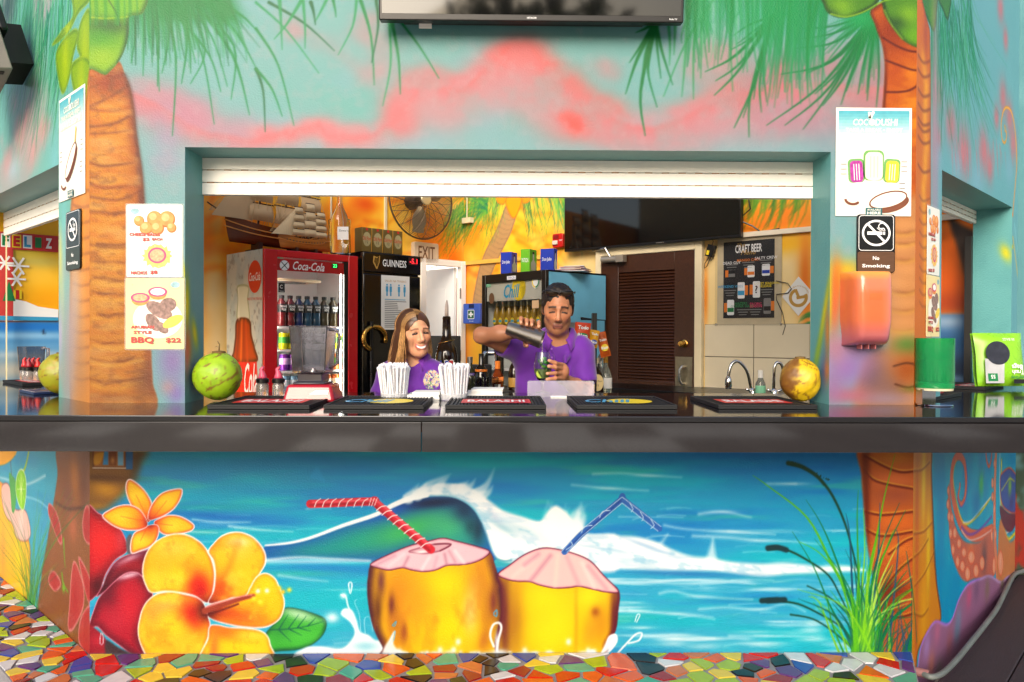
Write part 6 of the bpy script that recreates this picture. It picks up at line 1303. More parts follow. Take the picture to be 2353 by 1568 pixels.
for r,cans in rows:
    for i,(nm,c1,c2) in enumerate(cans):
        x = F.x(648+i*19.4+r*1.5,800,.10);M = F.M @ T(x,.09,shelf_y[r]) @ Rz(random.uniform(-.5,.5));lab = '%s drink can on the %s shelf of the cola fridge' % (nm,shn[r])
        if nm not in cp: cp[nm] = make_can(c1,c2);cp[nm].matrix_basis = M;tag(cp[nm],lab,group='%s cans in the cola fridge' % nm)
        else: copy_thing(cp[nm],M,lab)

# ---- black stout fridge
G = Fr(836,577,5.865,1,.93);W_,H_ = G.x(966,588),G.top
GF = thing('stout_fridge','narrow black stout fridge with harp logo and red digits','fridge',G.M)
gb = mat('gloss black enamel',(14,14,16),rough=.12,var=.05,scale=3)
bx('cabinet',gb,GF,0,W_,.03,.58,.03,H_);hz = G.z(836,624);bx('header',gb,GF,-.004,W_+.006,0,.0295,hz,H_-.004,.008);bx('door',gb,GF,-.002,W_+.006,.004,.0292,.08,hz-.012,.01)
bx('edge_strip',M_steel,GF,-.008,-.0045,.004,.03,.08,H_-.01)
MB().tube([(.06,-.02,.5),(.06,-.02,1.5)],.012).build('door_handle',M_black,GF)
txt('GUINNESS',M_wink,GF,W_*.53,(hz+H_)/2-.0,.001,w=W_*.42,h=.055,bold=.012,M=UPR)
hc = (W_*.22,(hz+H_)/2);bandmesh('harp',[(hc[0]-.025,hc[1]+.045),(hc[0]-.03,hc[1]+.0),(hc[0]+.0,hc[1]-.05)],.012,M_gold,GF,.001,M=UPR);bandmesh('harp',[(hc[0]-.03,hc[1]+.045),(hc[0],hc[1]+.035),(hc[0]+.025,hc[1]+.05),(hc[0]+.02,hc[1]),(hc[0],hc[1]-.05)],.008,M_gold,GF,.0012,M=UPR)
for k in range(3): bandmesh('harp',[(hc[0]-.015+k*.013,hc[1]+.035),(hc[0]-.012+k*.009,hc[1]-.02)],.002,M_gold,GF,.0014,M=UPR)
flat('display',rect(W_*.78,W_*.94,hc[1]-.0,hc[1]+.06),mat('display dark red',(50,8,10),var=0),GF,.001,M=UPR);txt('-5.1',mat('red led',(250,40,50),emit=1.6,var=0),GF,W_*.87,hc[1]+.03,.002,h=.04,bold=.01,M=UPR)
MB().tube([(.09+.1*math.cos(q),-.012,G.z(880,778)+.09*math.sin(q)) for q in np.linspace(-.4,4.4,18)],.02,8).build('harp_emblem',M_brass,GF,smooth=True)
# notice on the door
t = thing('safety_notice','white workplace health notice sheet taped to the black fridge door','notice',G.M @ T(0,.003,0));x0,x1,z0,z1 = G.x(876,680),G.x(941,680),G.z(905,758),G.z(905,634)
flat('sheet',rect(x0,x1,z0,z1),M_paper,t,.0025,t=.0008,M=UPR);xc = (x0+x1)/2;hh = z1-z0;ww = x1-x0
txt('SALUD NA TRABAO',M_gold,t,xc,z1-hh*.10,.003,w=ww*.76,M=UPR)
for k in (.2,.33,.62,.82): flat('figure',rect(x0+ww*k-.011,x0+ww*k+.011,z1-hh*.30,z1-hh*.20),M_cyan,t,.003,M=UPR);flat('figure',ell(x0+ww*k,z1-hh*.175,.008),M_cyan,t,.003,M=UPR);flat('figure',rect(x0+ww*k-.007,x0+ww*k+.007,z1-hh*.38,z1-hh*.30),M_cyan,t,.003,M=UPR)
for j in range(16): flat('text_line',rect(x0+ww*.12,x0+ww*(.5+.4*random.random()),z1-hh*(.44+.034*j)-.004,z1-hh*(.44+.034*j)+.002),M_grey if j else M_cyan,t,.003,M=UPR)
# four gift boxes on top
bxm = mat('whisky carton gold',(120,100,52),rough=.35,var=.1,metal=.4);xs4 = [G.x(p,550) for p in (834,858.5,883.5,907,929)];zb,zt_ = G.top,G.z(850,523)
for i in range(4):
    t = thing('whisky_carton',['leftmost','second from left','third from left','rightmost'][i]+' gold whisky carton on top of the black fridge','carton',G.M @ T((xs4[i]+xs4[i+1])/2,.02,zb),'gold whisky cartons in a row');w2 = (xs4[i+1]-xs4[i])/2-.003;h2 = zt_-zb
    bx('carton',bxm,t,-w2,w2,0,.1,0,h2,.002);flat('medallion',ell(0,h2*.52,w2*.8,h2*.3),mat('carton pale',(170,156,110),rough=.4),t,.001,M=UPR);txt('Old Parr',mat('carton red',(196,60,30),var=0),t,0,h2*.55,.002,w=w2*1.7,h=.03,bold=.01,M=UPR);txt('12',M_ink,t,0,h2*.40,.002,h=.02,M=UPR);flat('seal',ell(0,h2*.93,.01),M_red,t,.001,M=UPR)
    bx('edge_line',mat('edge gold',(226,170,70),metal=.6,rough=.3),t,w2-.004,w2+.0005,-.0012,.0,0.001,h2-.001)
# big upturned-neck bottle in a stand
p = G.M @ Vector((-.03,.3,G.top));t = thing('display_bottle','large clear glass whisky bottle in a wire stand above the black fridge','bottle',T(p))
MB().lathe([(.001,0),(.07,.0),(.075,.01),(.075,.24),(.06,.3),(.03,.36),(.022,.4),(.022,.56)],20).build('glass',M_glass,t);bx('label',M_paper,t,-.0,.085,-.078,-.0765,.1,.2);txt('Dewar\u2019s',M_ink,t,.05,.17,.080,w=.07,M=UPR)
MB().tube([(-.09,-.02,.0),(-.08,0,.2),(-.085,0,.26),(-.07,0,.27)],.005).build('stand',M_brass,t);MB().tube([(.09,-.02,.0),(.08,0,.2),(.085,0,.26),(.07,0,.27)],.005).build('stand',M_brass,t)

# ---- beer fridge with blue side
C = Fr(1107,633.5,6.465,.62,-.77);W_,D_,H_ = C.x(1254,619),.66,C.top
BF = thing('beer_fridge','black framed beer fridge with cold bottles and pale blue side panel','fridge',C.M)
sky_m = mat('sky blue side print',(116,190,222),rough=.35,var=.3,scale=1.6)
bx('side_panel',sky_m,BF,W_-.01,W_,.035,D_,.05,H_-.01);bx('side_panel',M_black,BF,0,.01,.035,D_,.05,H_);bx('liner',inn_m,BF,.0105,.015,.036,D_-.031,.2,H_-.013);bx('liner',inn_m,BF,W_-.015,W_-.0105,.036,D_-.031,.2,H_-.013);bx('back_panel',inn_m,BF,.01,W_-.01,D_-.03,D_,.05,H_-.01);bx('roof_panel',M_black,BF,.0,W_+.002,.03,D_+.002,H_-.012,H_);bx('base',M_black,BF,.011,W_-.011,.035,D_-.031,0,.2)
fw = .05;bb = MB();bb.box(0,fw,0,.034,.1,H_);bb.box(W_-fw,W_,0,.034,.1,H_);bb.box(fw,W_-fw,0,.034,H_-.07,H_);bb.box(fw,W_-fw,0,.034,.1,.2);bb.build('door_frame',mat('dark fridge frame',(36,32,28),rough=.3),BF,bevel=.004)
bx('door_glass',M_pane,BF,fw,W_-fw,.012,.016,.2,H_-.07);hz = C.z(1180,690);bx('header_panel',mat('grey header print',(206,204,188),rough=.4,var=.04),BF,fw+.002,W_-fw-.002,.018,.022,hz,H_-.072)
yc = (hz+H_-.07)/2;flat('sun_disc',ell(W_*.58,yc+.02,.085,.10),M_yel,BF,-.016,M=UPR);txt('Chill',mat('chill blue',(40,156,196),var=0),BF,W_*.47,yc,-.015,w=.2,h=.11,shear=.3,bold=.02,M=UPR)
flat('badge',ell(fw+.07,yc-.05,.035,.045),mat('badge brown',(110,80,56),var=0),BF,-.0115,M=UPR);flat('sticker',ell(W_-fw-.08,yc+.06,.045,.052),M_wink,BF,-.0115,M=UPR);bandmesh('sticker_ring',ell(W_-fw-.08,yc+.06,.036,.042,n=22,a0=1.6,a1=4.6),.012,M_yel,BF,-.011,M=UPR);bandmesh('sticker_ring',ell(W_-fw-.08,yc+.06,.036,.042,n=16,a0=-1.6,a1=1.4),.012,M_green,BF,-.011,M=UPR)
flat('brand_plate',rect(W_*.42,W_*.56,H_-.055,H_-.025),M_wink,BF,.001,M=UPR);txt('FARCO',M_blue,BF,W_*.49,H_-.04,.002,w=.08,M=UPR);flat('price_tag',rect(fw,fw+.06,H_-.1,H_-.075),mat('mint sticker',var=0),BF,-.011,M=UPR);flat('dog_sticker',rect(W_-fw-.12,W_-fw-.04,C.z(1236,708),C.z(1236,690)),mat('cream sticker',(236,196,150),var=0),BF,-.0112,M=UPR)
sz = C.z(1180,757,.05)
for z in (sz,sz-.32): bb = MB();bb.box(.03,W_-.03,.045,.055,z-.02,z);bb.box(.03,W_-.03,.056,.6,z-.01,z-.002);bb.build('shelf',wire_m,BF)
def make_beer():
    t = thing('beer_bottle','pale amber beer bottle with yellow label, front row of the beer fridge shelf','bottle',None,'beer bottles in the beer fridge')
    link('glass',prof_mesh([(.001,0),(.028,0),(.031,.006),(.031,.12),(.026,.145),(.014,.18),(.0125,.228)],mat('amber beer',(190,150,40),rough=.1,var=.05,trans=.35),'glass'),t);link('neck_glass',prof_mesh([(.0133,.19),(.0138,.2),(.0132,.226)],mat('pale neck',(190,186,150),rough=.2),'neck'),t)
    link('cap',prof_mesh([(.0,.228),(.0145,.226),(.0145,.236),(.0,.238)],M_steel,'cap'),t);flat('label',ell(0,.07,.022,.028),M_yel,t,.0315,M=UPR);flat('label_band',rect(-.018,.018,.06,.078),mat('chill blue',var=0),t,.0322,M=UPR);return t
bp = None
for r in range(2):
    for i in range(9):
        x = .085+i*(W_-.17)/8;M = C.M @ T(x,.10+r*.09,sz)
        if bp is None: bp = make_beer();bp.matrix_basis = M
        else: copy_thing(bp,M,'pale amber beer bottle with yellow label, %s row of the beer fridge shelf' % ('front' if r == 0 else 'back'))
# side print: a glass and lettering
flat('glass_print',[(.12,.0+.9),(.3,.9),(.33,1.5),(.09,1.5)],mat('pale glass print',var=.15),BF,W_+.0008,M=RIGHTSIDE);flat('sun_disc',ell(.1,1.02,.15,.17),M_yel,BF,W_+.0012,M=RIGHTSIDE);txt('Chill',mat('chill blue',var=0),BF,.15,1.0,W_+.002,w=.3,h=.16,shear=.3,bold=.02,M=RIGHTSIDE)
# tequila cartons on top
def carton(px0,pxm,px1,py0,py1,Y,col,txt_,m2,lab):
    p = atY(pxm,py1,Y);a0 = atY(px0,py1,Y).x-p.x;a1 = atY(px1,py1,Y).x-p.x;zt2 = C.top-.1+.002;h = atY(pxm,py0,Y).z-zt2
    t = thing('tequila_carton',lab,'carton',T(p.x,Y,zt2) @ Rz(math.radians(-28)),'tequila cartons on the beer fridge');w = abs(a0)*1.12;d = a1*1.75
    bx('carton',col,t,-w,0,0,d,0,h,.002);txt(txt_,M_wink,t,-w/2,h*.52,.001,w=w*.7,h=.035,bold=.01,M=UPR);flat('bottle_print',[(d*.2,h*.1),(d*.8,h*.1),(d*.85,h*.4),(d*.6,h*.55),(d*.6,h*.8),(d*.4,h*.8),(d*.4,h*.55),(d*.15,h*.4)],m2,t,.001,M=RIGHTSIDE);flat('bottle_stopper',rect(d*.38,d*.62,h*.8,h*.9),M_ink,t,.0012,M=RIGHTSIDE);return t
cb = mat('royal blue carton',(34,60,176),rough=.35,var=.05);cg = mat('lime green carton',(110,190,40),rough=.35,var=.05);pg = mat('pale bottle print',(200,200,176),var=.05)
carton(1150,1175,1192,579,625,6.25,cb,'Don Julio',pg,'blue tequila carton standing left on the beer fridge');t = carton(1196,1217,1239,572,622,6.12,cg,'PATRON',pg,'lime green tequila carton between two blue cartons');carton(1242,1272,1284,571,620,6.0,cb,'Don Julio',pg,'blue tequila carton nearest the red fire alarm')
p = C.M @ Vector((W_-.06,.35,C.top));t = thing('paper_stack','loose pile of pink and white papers on top of the beer fridge','papers',T(p) @ Rz(-.3))
for i in range(7): bx('sheet',[M_paper,mat('pink paper',(226,176,196),rough=.7),mat('peach paper',(232,200,170),rough=.7)][i % 3],t,-.12+i*.01,.12-i*.004,-.15,.15,.001+i*.006,.005+i*.006,M=Rz(.12*math.sin(i*2.3)) @ Matrix.Rotation(.03*math.sin(i*1.7),4,'Y'))

# ---------------------------------------------------------------- two model ships on the cola fridge
hull_m = mat('varnished hull',(96,46,20),rough=.2,var=.25,scale=8,aniso=(1,10,14));sail_m = mat('sail cloth',(188,156,116),rough=.85,var=.08,scale=6);sail2 = mat('striped sail cloth',(206,180,140),rough=.85,var=.12,scale=40,aniso=(12,1,.2));spar_m = mat('spar wood',(58,32,18),rough=.5);rope_m = mat('rigging thread',(206,176,130),rough=.9);plank_m = mat('light hull plank',(214,140,60),rough=.3)
def ship(M,L,label,nm,m_sail,m_hull,tops,small=False):
    t = thing('model_ship',label,'model ship',M,'model ships above the cola fridge');n,k = 15,7;P = [];H = L*.17;B = L*.1
    def sect(s): w = B*(1-(2*s-1) ** 4) ** .5*(0.25+.75*min(1,s*2.2))+.002;sh = H*(.55*(2*s-1) ** 2)+(H*.25 if s > .85 else 0);return w,sh
    for i in range(n):
        s = i/(n-1);w,sh = sect(s);x = L*(s-.5);row = []
        for j in range(-k,k+1):
            q = abs(j)/k;y = math.copysign(w*(q ** .5),j);z = H*q ** 1.6+sh*q;xx = x-(L*.06*(1-q)*(-1) if s < .1 else 0);row.append((xx,y,z))
        P.append(row)
    MB().grid(P).build('hull',m_hull,t,smooth=True)
    dk = MB();dk.grid([[(P[i][0][0],P[i][0][1]*.97,P[i][0][2]-H*.06),(P[i][-1][0],P[i][-1][1]*.97,P[i][-1][2]-H*.06)] for i in range(n)]);dk.build('deck',plank_m,t)
    for f_ in ((.62,.8) if not small else (.7,)):
        bb = MB();bb.tube([(P[i][0][0],-sect(i/(n-1))[0]*(f_ ** .5)-.002,H*f_ ** 1.6+sect(i/(n-1))[1]*f_) for i in range(n)],L*.006,5);bb.build('wale',plank_m,t,smooth=True)
    for i in range(14): s = .15+.7*i/13;w,sh = sect(s);bx('gun_port',M_ink,t,L*(s-.5)-.004,L*(s-.5)+.004,-w*.86-.003,-w*.8,H*.62+sh*.7,H*.62+sh*.7+.008)
    MB().tube([(-L*.42,0,H*1.15),(-L*.66,0,H*1.0+(H*.9 if not small else H*.5))],[L*.012,L*.006]).build('bowsprit',spar_m,t)
    for mi,(mx,mh) in enumerate(tops):
        MB().tube([(L*mx,0,H*.6),(L*mx+L*.02,0,H+mh)],[L*.013,L*.006]).build('mast',spar_m,t);ns = 4;z = H*1.25;hgt = mh/ns*.92
        for q in range(ns):
            wd2 = L*(.125-.014*q);bz = hgt*.96
            MB().tube([(L*mx-wd2,-.03,z+bz),(L*mx+wd2,-.03,z+bz)],L*.006,5).build('yard',spar_m,t)
            Pg = [[(L*mx+a*wd2*(1-.12*b2),-.03-L*.05*math.sin(math.pi*min(1,b2*1.1))*(1-.4*a*a),z+bz*b2) for a in np.linspace(-1,1,9)] for b2 in np.linspace(.06,.96,7)]
            MB().grid(Pg).build('sail',m_sail,t,smooth=True);z += hgt
    for q in range(2 if not small else 1): x0 = -L*(.62-.08*q);MB().grid([[(x0+(L*tops[0][0]-x0)*(u_*(1-v_)+v_*.92),-.01-.03*math.sin(3*u_),H*1.25+v_*tops[0][1]*.85) for u_ in np.linspace(0,.8,6)] for v_ in np.linspace(0,1,6)]).build('jib',m_sail,t,smooth=True)
    rg = MB()
    for mi,(mx,mh) in enumerate(tops):
        for dx in (-.1,-.05,.06,.12,.2): rg.tube([(L*mx+L*.015,0,H+mh*.95),(L*(mx+dx),-B*.9,H*1.1)],L*.0022,4);rg.tube([(L*mx,0,H+mh*.6),(L*(mx+dx*1.6),B*.8,H*1.1)],L*.0022,4)
    for i in range(6): rg.tube([(-L*.64,0,H*1.5),(-L*.3,-.03,H*(1.6+i*.5)),(L*tops[0][0],0,H+tops[0][1]*(.4+.1*i))],L*.002,4)
    o = rg.build('rigging',rope_m,t,smooth=True);o['kind'] = 'stuff'
    bb = MB();bb.box(-L*.2,-L*.16,-B*.8,B*.8,-L*.05,H*.12);bb.box(L*.16,L*.2,-B*.8,B*.8,-L*.05,H*.12);bb.box(-L*.25,L*.25,-B*.9,B*.9,-L*.06,-L*.05);bb.build('stand',spar_m,t);return t
zt_ = F.top-.1
ship(F.M @ T(F.x(632,555,.42),.42,F.top+.06) @ Matrix.Rotation(.05,4,'Y'),.80,'large dark model sailing ship with white sails on the cola fridge','',sail_m,hull_m,[(-.18,.62),(.08,.66),(.32,.56)])
ship(F.M @ T(F.x(700,555,.14),.14,F.top+.03) @ Rz(0.05),.44,'small light wood model ship with striped sails in front of the larger one','',sail2,mat('light varnished hull',(176,110,44),rough=.22,var=.25,scale=8,aniso=(1,10,14)),[(-.16,.23),(.06,.27),(.26,.21)],True)
# ================================================================ things on the counter
def bar_mat(M,w,d,label,kind,group='rubber bar mats on the counter'):
    t = thing('bar_mat',label,'bar mat',M,group)
    bx('base',M_blackmat,t,-w/2,w/2,0,d,.001,.009,.001);bb = MB();r = .008
    for q in ((-w/2,w/2,-.001,r),(-w/2,w/2,d-r,d+.001),(-w/2-.001,-w/2+r,r,d-r),(w/2-r,w/2+.001,r,d-r)): bb.box(*q,.009,.0165)
    bb.build('rim',M_blackmat,t,bevel=.001);rb = MB();n = int((w-.03)/.0125)
    for i in range(n): x = -w/2+.015+(i+.5)*(w-.03)/n;rb.box(x-.003,x+.003,r+.002,d-r-.002,.009,.0145)
    o = rb.build('ribs',M_blackmat,t,smooth=False);o['kind'] = 'stuff'
    if kind == 'red':
        flat('logo_strip',rect(-w*.36,w*.36,d*.22,d*.62),M_red,t,.0158);txt('BALASHI',M_wink,t,0,d*.42,.0166,w=w*.6,h=d*.22,bold=.02)
    elif kind == 'yellow':
        flat('logo_disc',ell(w*.1,d*.42,w*.24,d*.24),M_yel,t,.0158);txt('Chill',M_cyan,t,-w*.12,d*.42,.0166,w=w*.5,h=d*.3,shear=.3,bold=.02)
    else: txt('ARUBA',M_gold,t,0,d*.45,.0166,w=w*.5,h=d*.2)
    return t
for i,(xa,xb) in enumerate(((475,711.5),(742.6,973.6),(1023,1255),(1325.5,1555.6),(1652,1877))):
    pa,pb = atZ(xa,941,ZC),atZ(xb,941,ZC);c = (pa+pb)/2
    bar_mat(T(c.x,c.y,ZC),pb.x-pa.x,.44,['black ribbed bar mat with red logo beside the green coconut','black ribbed bar mat with yellow disc in front of the blender','black ribbed bar mat with red logo in front of the right straw bundle','black ribbed bar mat with yellow disc in front of the pouring bartender','black ribbed bar mat with red logo beside the yellow coconut'][i],'red' if i % 2 == 0 else 'yellow')
RC = Rz(math.radians(45))
for px,py,k,lab in ((2180,916,'red','black bar mat with red logo on the right side counter'),(2200,893,'gold','black bar mat with gold lettering on the right side counter'),(2285,893,'red','farthest black bar mat with red strip under the trash bags')):
    p = atZ(px,py,ZC);bar_mat(T(p) @ RC,.42,.26,lab,k)
# menus on the left counter
nv = mat('navy menu cover',(26,44,84),rough=.4)
for px,py,lab in ((60,905,'navy blue menu with white border, nearest on the left counter'),(112,898,'navy blue menu with white border next to the left coconut')):
    p = atZ(px,py,ZC);t = thing('menu',lab,'menu',T(p) @ Rz(math.radians(-45)),'navy menus on the left counter');bx('cover',nv,t,-.12,.12,-.0,.17,.001,.012,.001)
    for j in range(4): q = [rect(-.112,.112,.006,.011),rect(-.112,.112,.159,.164),rect(-.112,-.107,.011,.159),rect(.107,.112,.011,.159)][j];flat('border',q,M_wink,t,.0126)
    flat('emblem',ell(0,.085,.02,.03),M_gold,t,.0126)
p = atZ(28,884,ZC);bar_mat(T(p) @ Rz(math.radians(-45)),.4,.2,'dark bar mat with red strip at the far left of the counter','red')

# coconuts
def coconut(p,r,rz,c1,c2,c3,label,stem,seed,lean=0,big=0):
    t = thing('coconut',label,'coconut',T(p.x,p.y,ZC) @ Rz(seed) @ Matrix.Rotation(lean,4,'Y'),'fresh coconuts on the counter');nu,nv_ = 72,48
    a = np.linspace(0,2*np.pi,nu+1)[:-1];ph = np.linspace(0.02,np.pi-.02,nv_);A,PH = np.meshgrid(a,ph)
    n1 = fbm(np.cos(A)*np.sin(PH)*2+5,np.sin(A)*np.sin(PH)*2+np.cos(PH)*2+5,seed,3)
    rad = 1+.055*np.cos(3*A+seed)*np.sin(PH) ** 2+.13*(n1-.5)+.035*np.cos(PH)
    X = r*rad*np.sin(PH)*np.cos(A);Y = r*rad*np.sin(PH)*np.sin(A);Z = rz-rz*rad*np.cos(PH)*1.0
    V = np.stack([X,Y,Z],-1).reshape(-1,3);V[:,2] -= V[:,2].min()-.004
    F_ = np.array([(j*nu+i,j*nu+(i+1) % nu,(j+1)*nu+(i+1) % nu,(j+1)*nu+i) for j in range(nv_-1) for i in range(nu)])
    g = A*3.2;n2 = fbm(g*1.2+3,PH*5,seed+3);n3 = fbm(np.cos(A)*4+9,np.sin(A)*4+PH*7,seed+8);n4 = fbm(A*7,PH*2.2,seed+12)
    C_ = np.empty(A.shape+(3,));C_[:] = c1;
    for nn_,lo,hi,cc,al in ((n2,.5,.75,c2,.6),(n3,.66,.71,c3,.8),(n4,.70,.74,c3,.5)): w = (sstep(lo,hi,nn_)*al)[...,None];C_ = C_*(1-w)+np.array(cc)*w
    if big: w = (sstep(.72,1.0,np.cos(A-big+.5*(n1-.5))+.3*(n2-.5))*.85)[...,None];C_ = C_*(1-w)+np.array((104,62,26))*w
    w = sstep(2.75,3.0,PH)[...,None];C_ = C_*(1-w)+np.array((90,70,30))*w
    o = npmesh('husk',V,F_,C_.reshape(-1,3),mat('coconut husk',attr='paint',rough=.42,var=.05,bump=.0006,bscale=90),t,smooth=True)
    z = V[:,2].max();MB().lathe([(r*.3,z-.012),(r*.26,z+.002),(r*.1,z+.004),(0,z+.003)],12).build('crown',mat('coconut crown',(110,84,40),rough=.8,var=.3),t)
    if stem:
        MB().tube([(0,0,z),(-.02,0,z+.03),(-.05,.01,z+.045),(-.09,.01,z+.043)],[.004,.003,.002,.001],5).build('stem',mat('dry stem',(196,164,120),rough=.8),t,smooth=True);MB().tube([(0,0,z),(.03,0,z+.022),(.06,.01,z+.02)],[.003,.002,.001],5).build('stem',mat('dry stem'),t,smooth=True)
    return t
coconut(atZ(503,922,ZC),.098,.1,(150,186,30),(120,160,24),(120,84,40),'bright green coconut with dry stem on the left of the counter',True,2)
coconut(atZ(1838,925,ZC),.079,.094,(214,180,26),(186,150,24),(116,70,26),'brown-streaked yellow coconut on the right of the counter',False,5,big=-7.75)
coconut(atZ(143,908,ZC),.088,.094,(150,150,30),(166,130,30),(110,70,30),'olive green coconut half hidden behind the left pier',False,9)

# blender
p = atZ(720,921,ZC);t = thing('blender','bar blender with clear jar and glossy red base','blender',T(p.x,p.y,ZC))
br = mat('blender red',(170,20,38),rough=.18,var=.03,coat=.4)
MB().prism([(-.108,-.09),(.108,-.09),(.112,.09),(-.112,.09)],0,.072,top=.84).build('base',br,t,bevel=.012,segs=3);flat('base_plate',[(-.03,.012),(.07,.012),(.085,.05),(.03,.05)],M_white,t,.0965,M=UPR @ T(0,0,-.013))
MB().lathe([(.085,.072),(.085,.08),(.066,.084),(.064,.115),(.07,.12)],4,Rz(math.pi/4),ax=1.15).build('collar',mat('smoked plastic',(60,58,66),rough=.15),t,bevel=.006)
jm = mat('clear jar plastic',(200,200,208),rough=.04,trans=.97,var=0,ior=1.3)
pr = [(.084,.118),(.09,.125),(.104,.31),(.106,.315),(.101,.315),(.085,.13)]
MB().lathe(pr,4,Rz(math.pi/4),ax=1.1,cap=False).build('jar',jm,t,bevel=.01,segs=3);MB().lathe([(.08,.122),(.0,.123)],4,Rz(math.pi/4),cap=False).build('jar_floor',M_steel,t)
MB().tube([(.075,-.03,.3),(.112,-.035,.296),(.116,-.035,.27),(.108,-.035,.16),(.075,-.03,.14)],.013,8,flat=.6).build('jar_handle',jm,t,smooth=True)
MB().lathe([(.0,.125),(.012,.126),(.01,.14),(.0,.145)],10).build('blade',M_steel,t)
# pourer bottles
def pourer(p,label,c=(206,80,110),grp='juice pourers on the counter',liq=(226,220,214),z=ZC):
    t = thing('pourer_bottle',label,'pourer bottle',T(p.x,p.y,z),grp)
    MB().lathe([(.001,0),(.024,0),(.026,.004),(.026,.06),(.02,.07)],16).build('bottle',mat('pourer glass',liq,rough=.05,trans=.8,var=0),t);MB().lathe([(.021,.068),(.0275,.07),(.0275,.086),(.02,.09)],16).build('collar',M_black,t)
    MB().tube([(0,0,.088),(0,0,.1),(-.002,0,.116),(-.006,0,.128),(.003,0,.136),(.006,0,.14)],[.02,.017,.011,.008,.0065,.004],10).build('spout',mat('spout %s' % (c,),c,rough=.35),t,smooth=True);return t
pourer(atZ(603,917,ZC),'clear pourer bottle with pink spout, left one beside the fridge');pourer(atZ(640,917,ZC),'clear pourer bottle with pink spout, right one nearest the blender')
for i,(px,c) in enumerate(((57,(196,30,34)),(67,(150,24,40)),(77,(196,30,34)),(88,(206,40,30)))): pourer(atZ(px,879+(i % 2),ZC),['pourer bottle with red spout, first from the left edge','pourer bottle with dark red spout on the left counter','pourer bottle with red spout, third from the left edge','amber pourer bottle with red spout beside the left coconut'][i],c,'pourer bottles on the left counter',(226,214,200) if i < 3 else (206,160,50))
p = atZ(72,873,ZC);t = thing('blender_jar','empty clear blender jar behind the red pourers on the left counter','blender jar',T(p.x,p.y,ZC));MB().lathe([(.06,0),(.063,.004),(.078,.2),(.074,.2),(.058,.01)],4,Rz(.2),cap=False).build('jar',jm,t,bevel=.01);MB().tube([(.06,0,.19),(.1,0,.185),(.1,0,.06),(.055,0,.05)],.01,8).build('handle',jm,t,smooth=True)
MB().lathe([(.06,.0),(.06,.002),(.0,.003)],4,Rz(.2)).build('jar_floor',M_black,t)
# straws
straw_m = mat('speckled paper straw',(240,238,240),rough=.5,var=.22,scale=240);sm1 = MB().tube([(0,0,0),(0,0,.125)],.0034,7,cap=False).mesh('straw',straw_m,True);wrap_m = mat('paper wrapper tip',(228,226,232),rough=.8,var=.1,scale=200)
bt_ = MB();bt_.tube([(0,0,.122),(.001,0,.128),(.002,.001,.134)],[.0046,.0052,.0032],6);sm2 = bt_.mesh('wrapper_tip',wrap_m,False)
for px,py,n,lab in ((906,919,105,'bundle of white paper straws in front of the smiling woman'),(1043,920,105,'bundle of white paper straws left of the white napkin stack')):
    p = atZ(px,py,ZC);t = thing('straw_bundle',lab,'straws',T(p.x,p.y,ZC),'bundles of wrapped paper straws');rr = np.random.default_rng(px)
    MB().lathe([(.055,.001),(.057,.001),(.06,.03),(.058,.03),(.055,.004)],24,cap=False).build('cup',mat('clear cup',(235,235,238),rough=.1,alpha=.35,var=0),t)
    for i in range(n):
        a = i*2.39996;r = .053*math.sqrt((i+.5)/n);x,y = r*math.cos(a),r*math.sin(a);k = .095
        M = T(x,y,.003+rr.uniform(0,.024)) @ Matrix.Rotation(x*k/.053+rr.normal(0,.045),4,'Y') @ Matrix.Rotation(-y*k/.053+rr.normal(0,.045),4,'X') @ Rz(rr.uniform(0,6))
        s_ = link('straw',sm1,t,M=M);link('wrapper_tip',sm2,s_)
# napkins
for xa,xb,yb,n,lab in ((936,1010,921,10,'stack of white paper napkins between the two straw bundles'),(1072,1155,917,12,'thicker stack of white paper napkins right of the straws')):
    pa,pb = atZ(xa,yb,ZC),atZ(xb,yb,ZC);t = thing('napkin_stack',lab,'napkins',T((pa.x+pb.x)/2,pa.y,ZC),'white napkin stacks');w = (pb.x-pa.x)/2;rr = np.random.default_rng(n)
    for i in range(n): bx('napkin',M_paper,t,-w+rr.normal(0,.002)+(.02 if i > n*.6 else 0),w+rr.normal(0,.002),rr.normal(0,.002),.15,.001+i*.0034,.0040+i*.0034,M=Rz(rr.normal(0,.02)))
# acrylic panel
pa,pb = atZ(1212,914,ZC),atZ(1366,914,ZC);t = thing('acrylic_panel','frosted clear acrylic panel standing in front of the bartender','panel',T((pa.x+pb.x)/2,pa.y+.02,ZC));h = .075
w = (pb.x-pa.x)/2;MB().prism(rrect(-w,w,0,h,.008),-.002,.002,UPR).build('sheet',mat('frosted acrylic',(214,210,222),rough=.25,alpha=.30,var=.2,scale=12),t,bevel=.001);bx('foot',M_white,t,-w*.3,w*.4,-.01,.012,.0005,.006)

# ---------------------------------------------------------------- back bar with bottles (work surface behind the staff)
dark = mat('back bar laminate',(34,28,26),rough=.3,var=.1)
t = thing('back_bar','dark back bar counter carrying bottles and the beer tap','counter',T(0,4.75,-.1));pa,pb = atY(985,900,4.75),atY(1225,900,4.75)
bx('worktop',dark,t,pa.x,pb.x,-.28,.35,1.04,1.07,.003);bx('cabinet',dark,t,pa.x+.02,pb.x-.02,-.24,.33,0,1.04)
t = thing('sink_counter','black sink counter below the cream wall tiles','counter',T(0,5.3,-.1));zs = .915+.1
fq = [W_BR.pt(W_BR.uv(1350,880)[0],0,d) for d in (.012,.60)]+[W_BR.pt(4.2,0,d) for d in (.60,.012)]
MB().prism([(q.x,q.y-5.3) for q in fq],zs-.04,zs).build('worktop',M_black,t,bevel=.002);MB().prism([(q.x,q.y-5.3) for q in fq],0,zs-.041).build('cabinet',dark,t)
ZB = .972
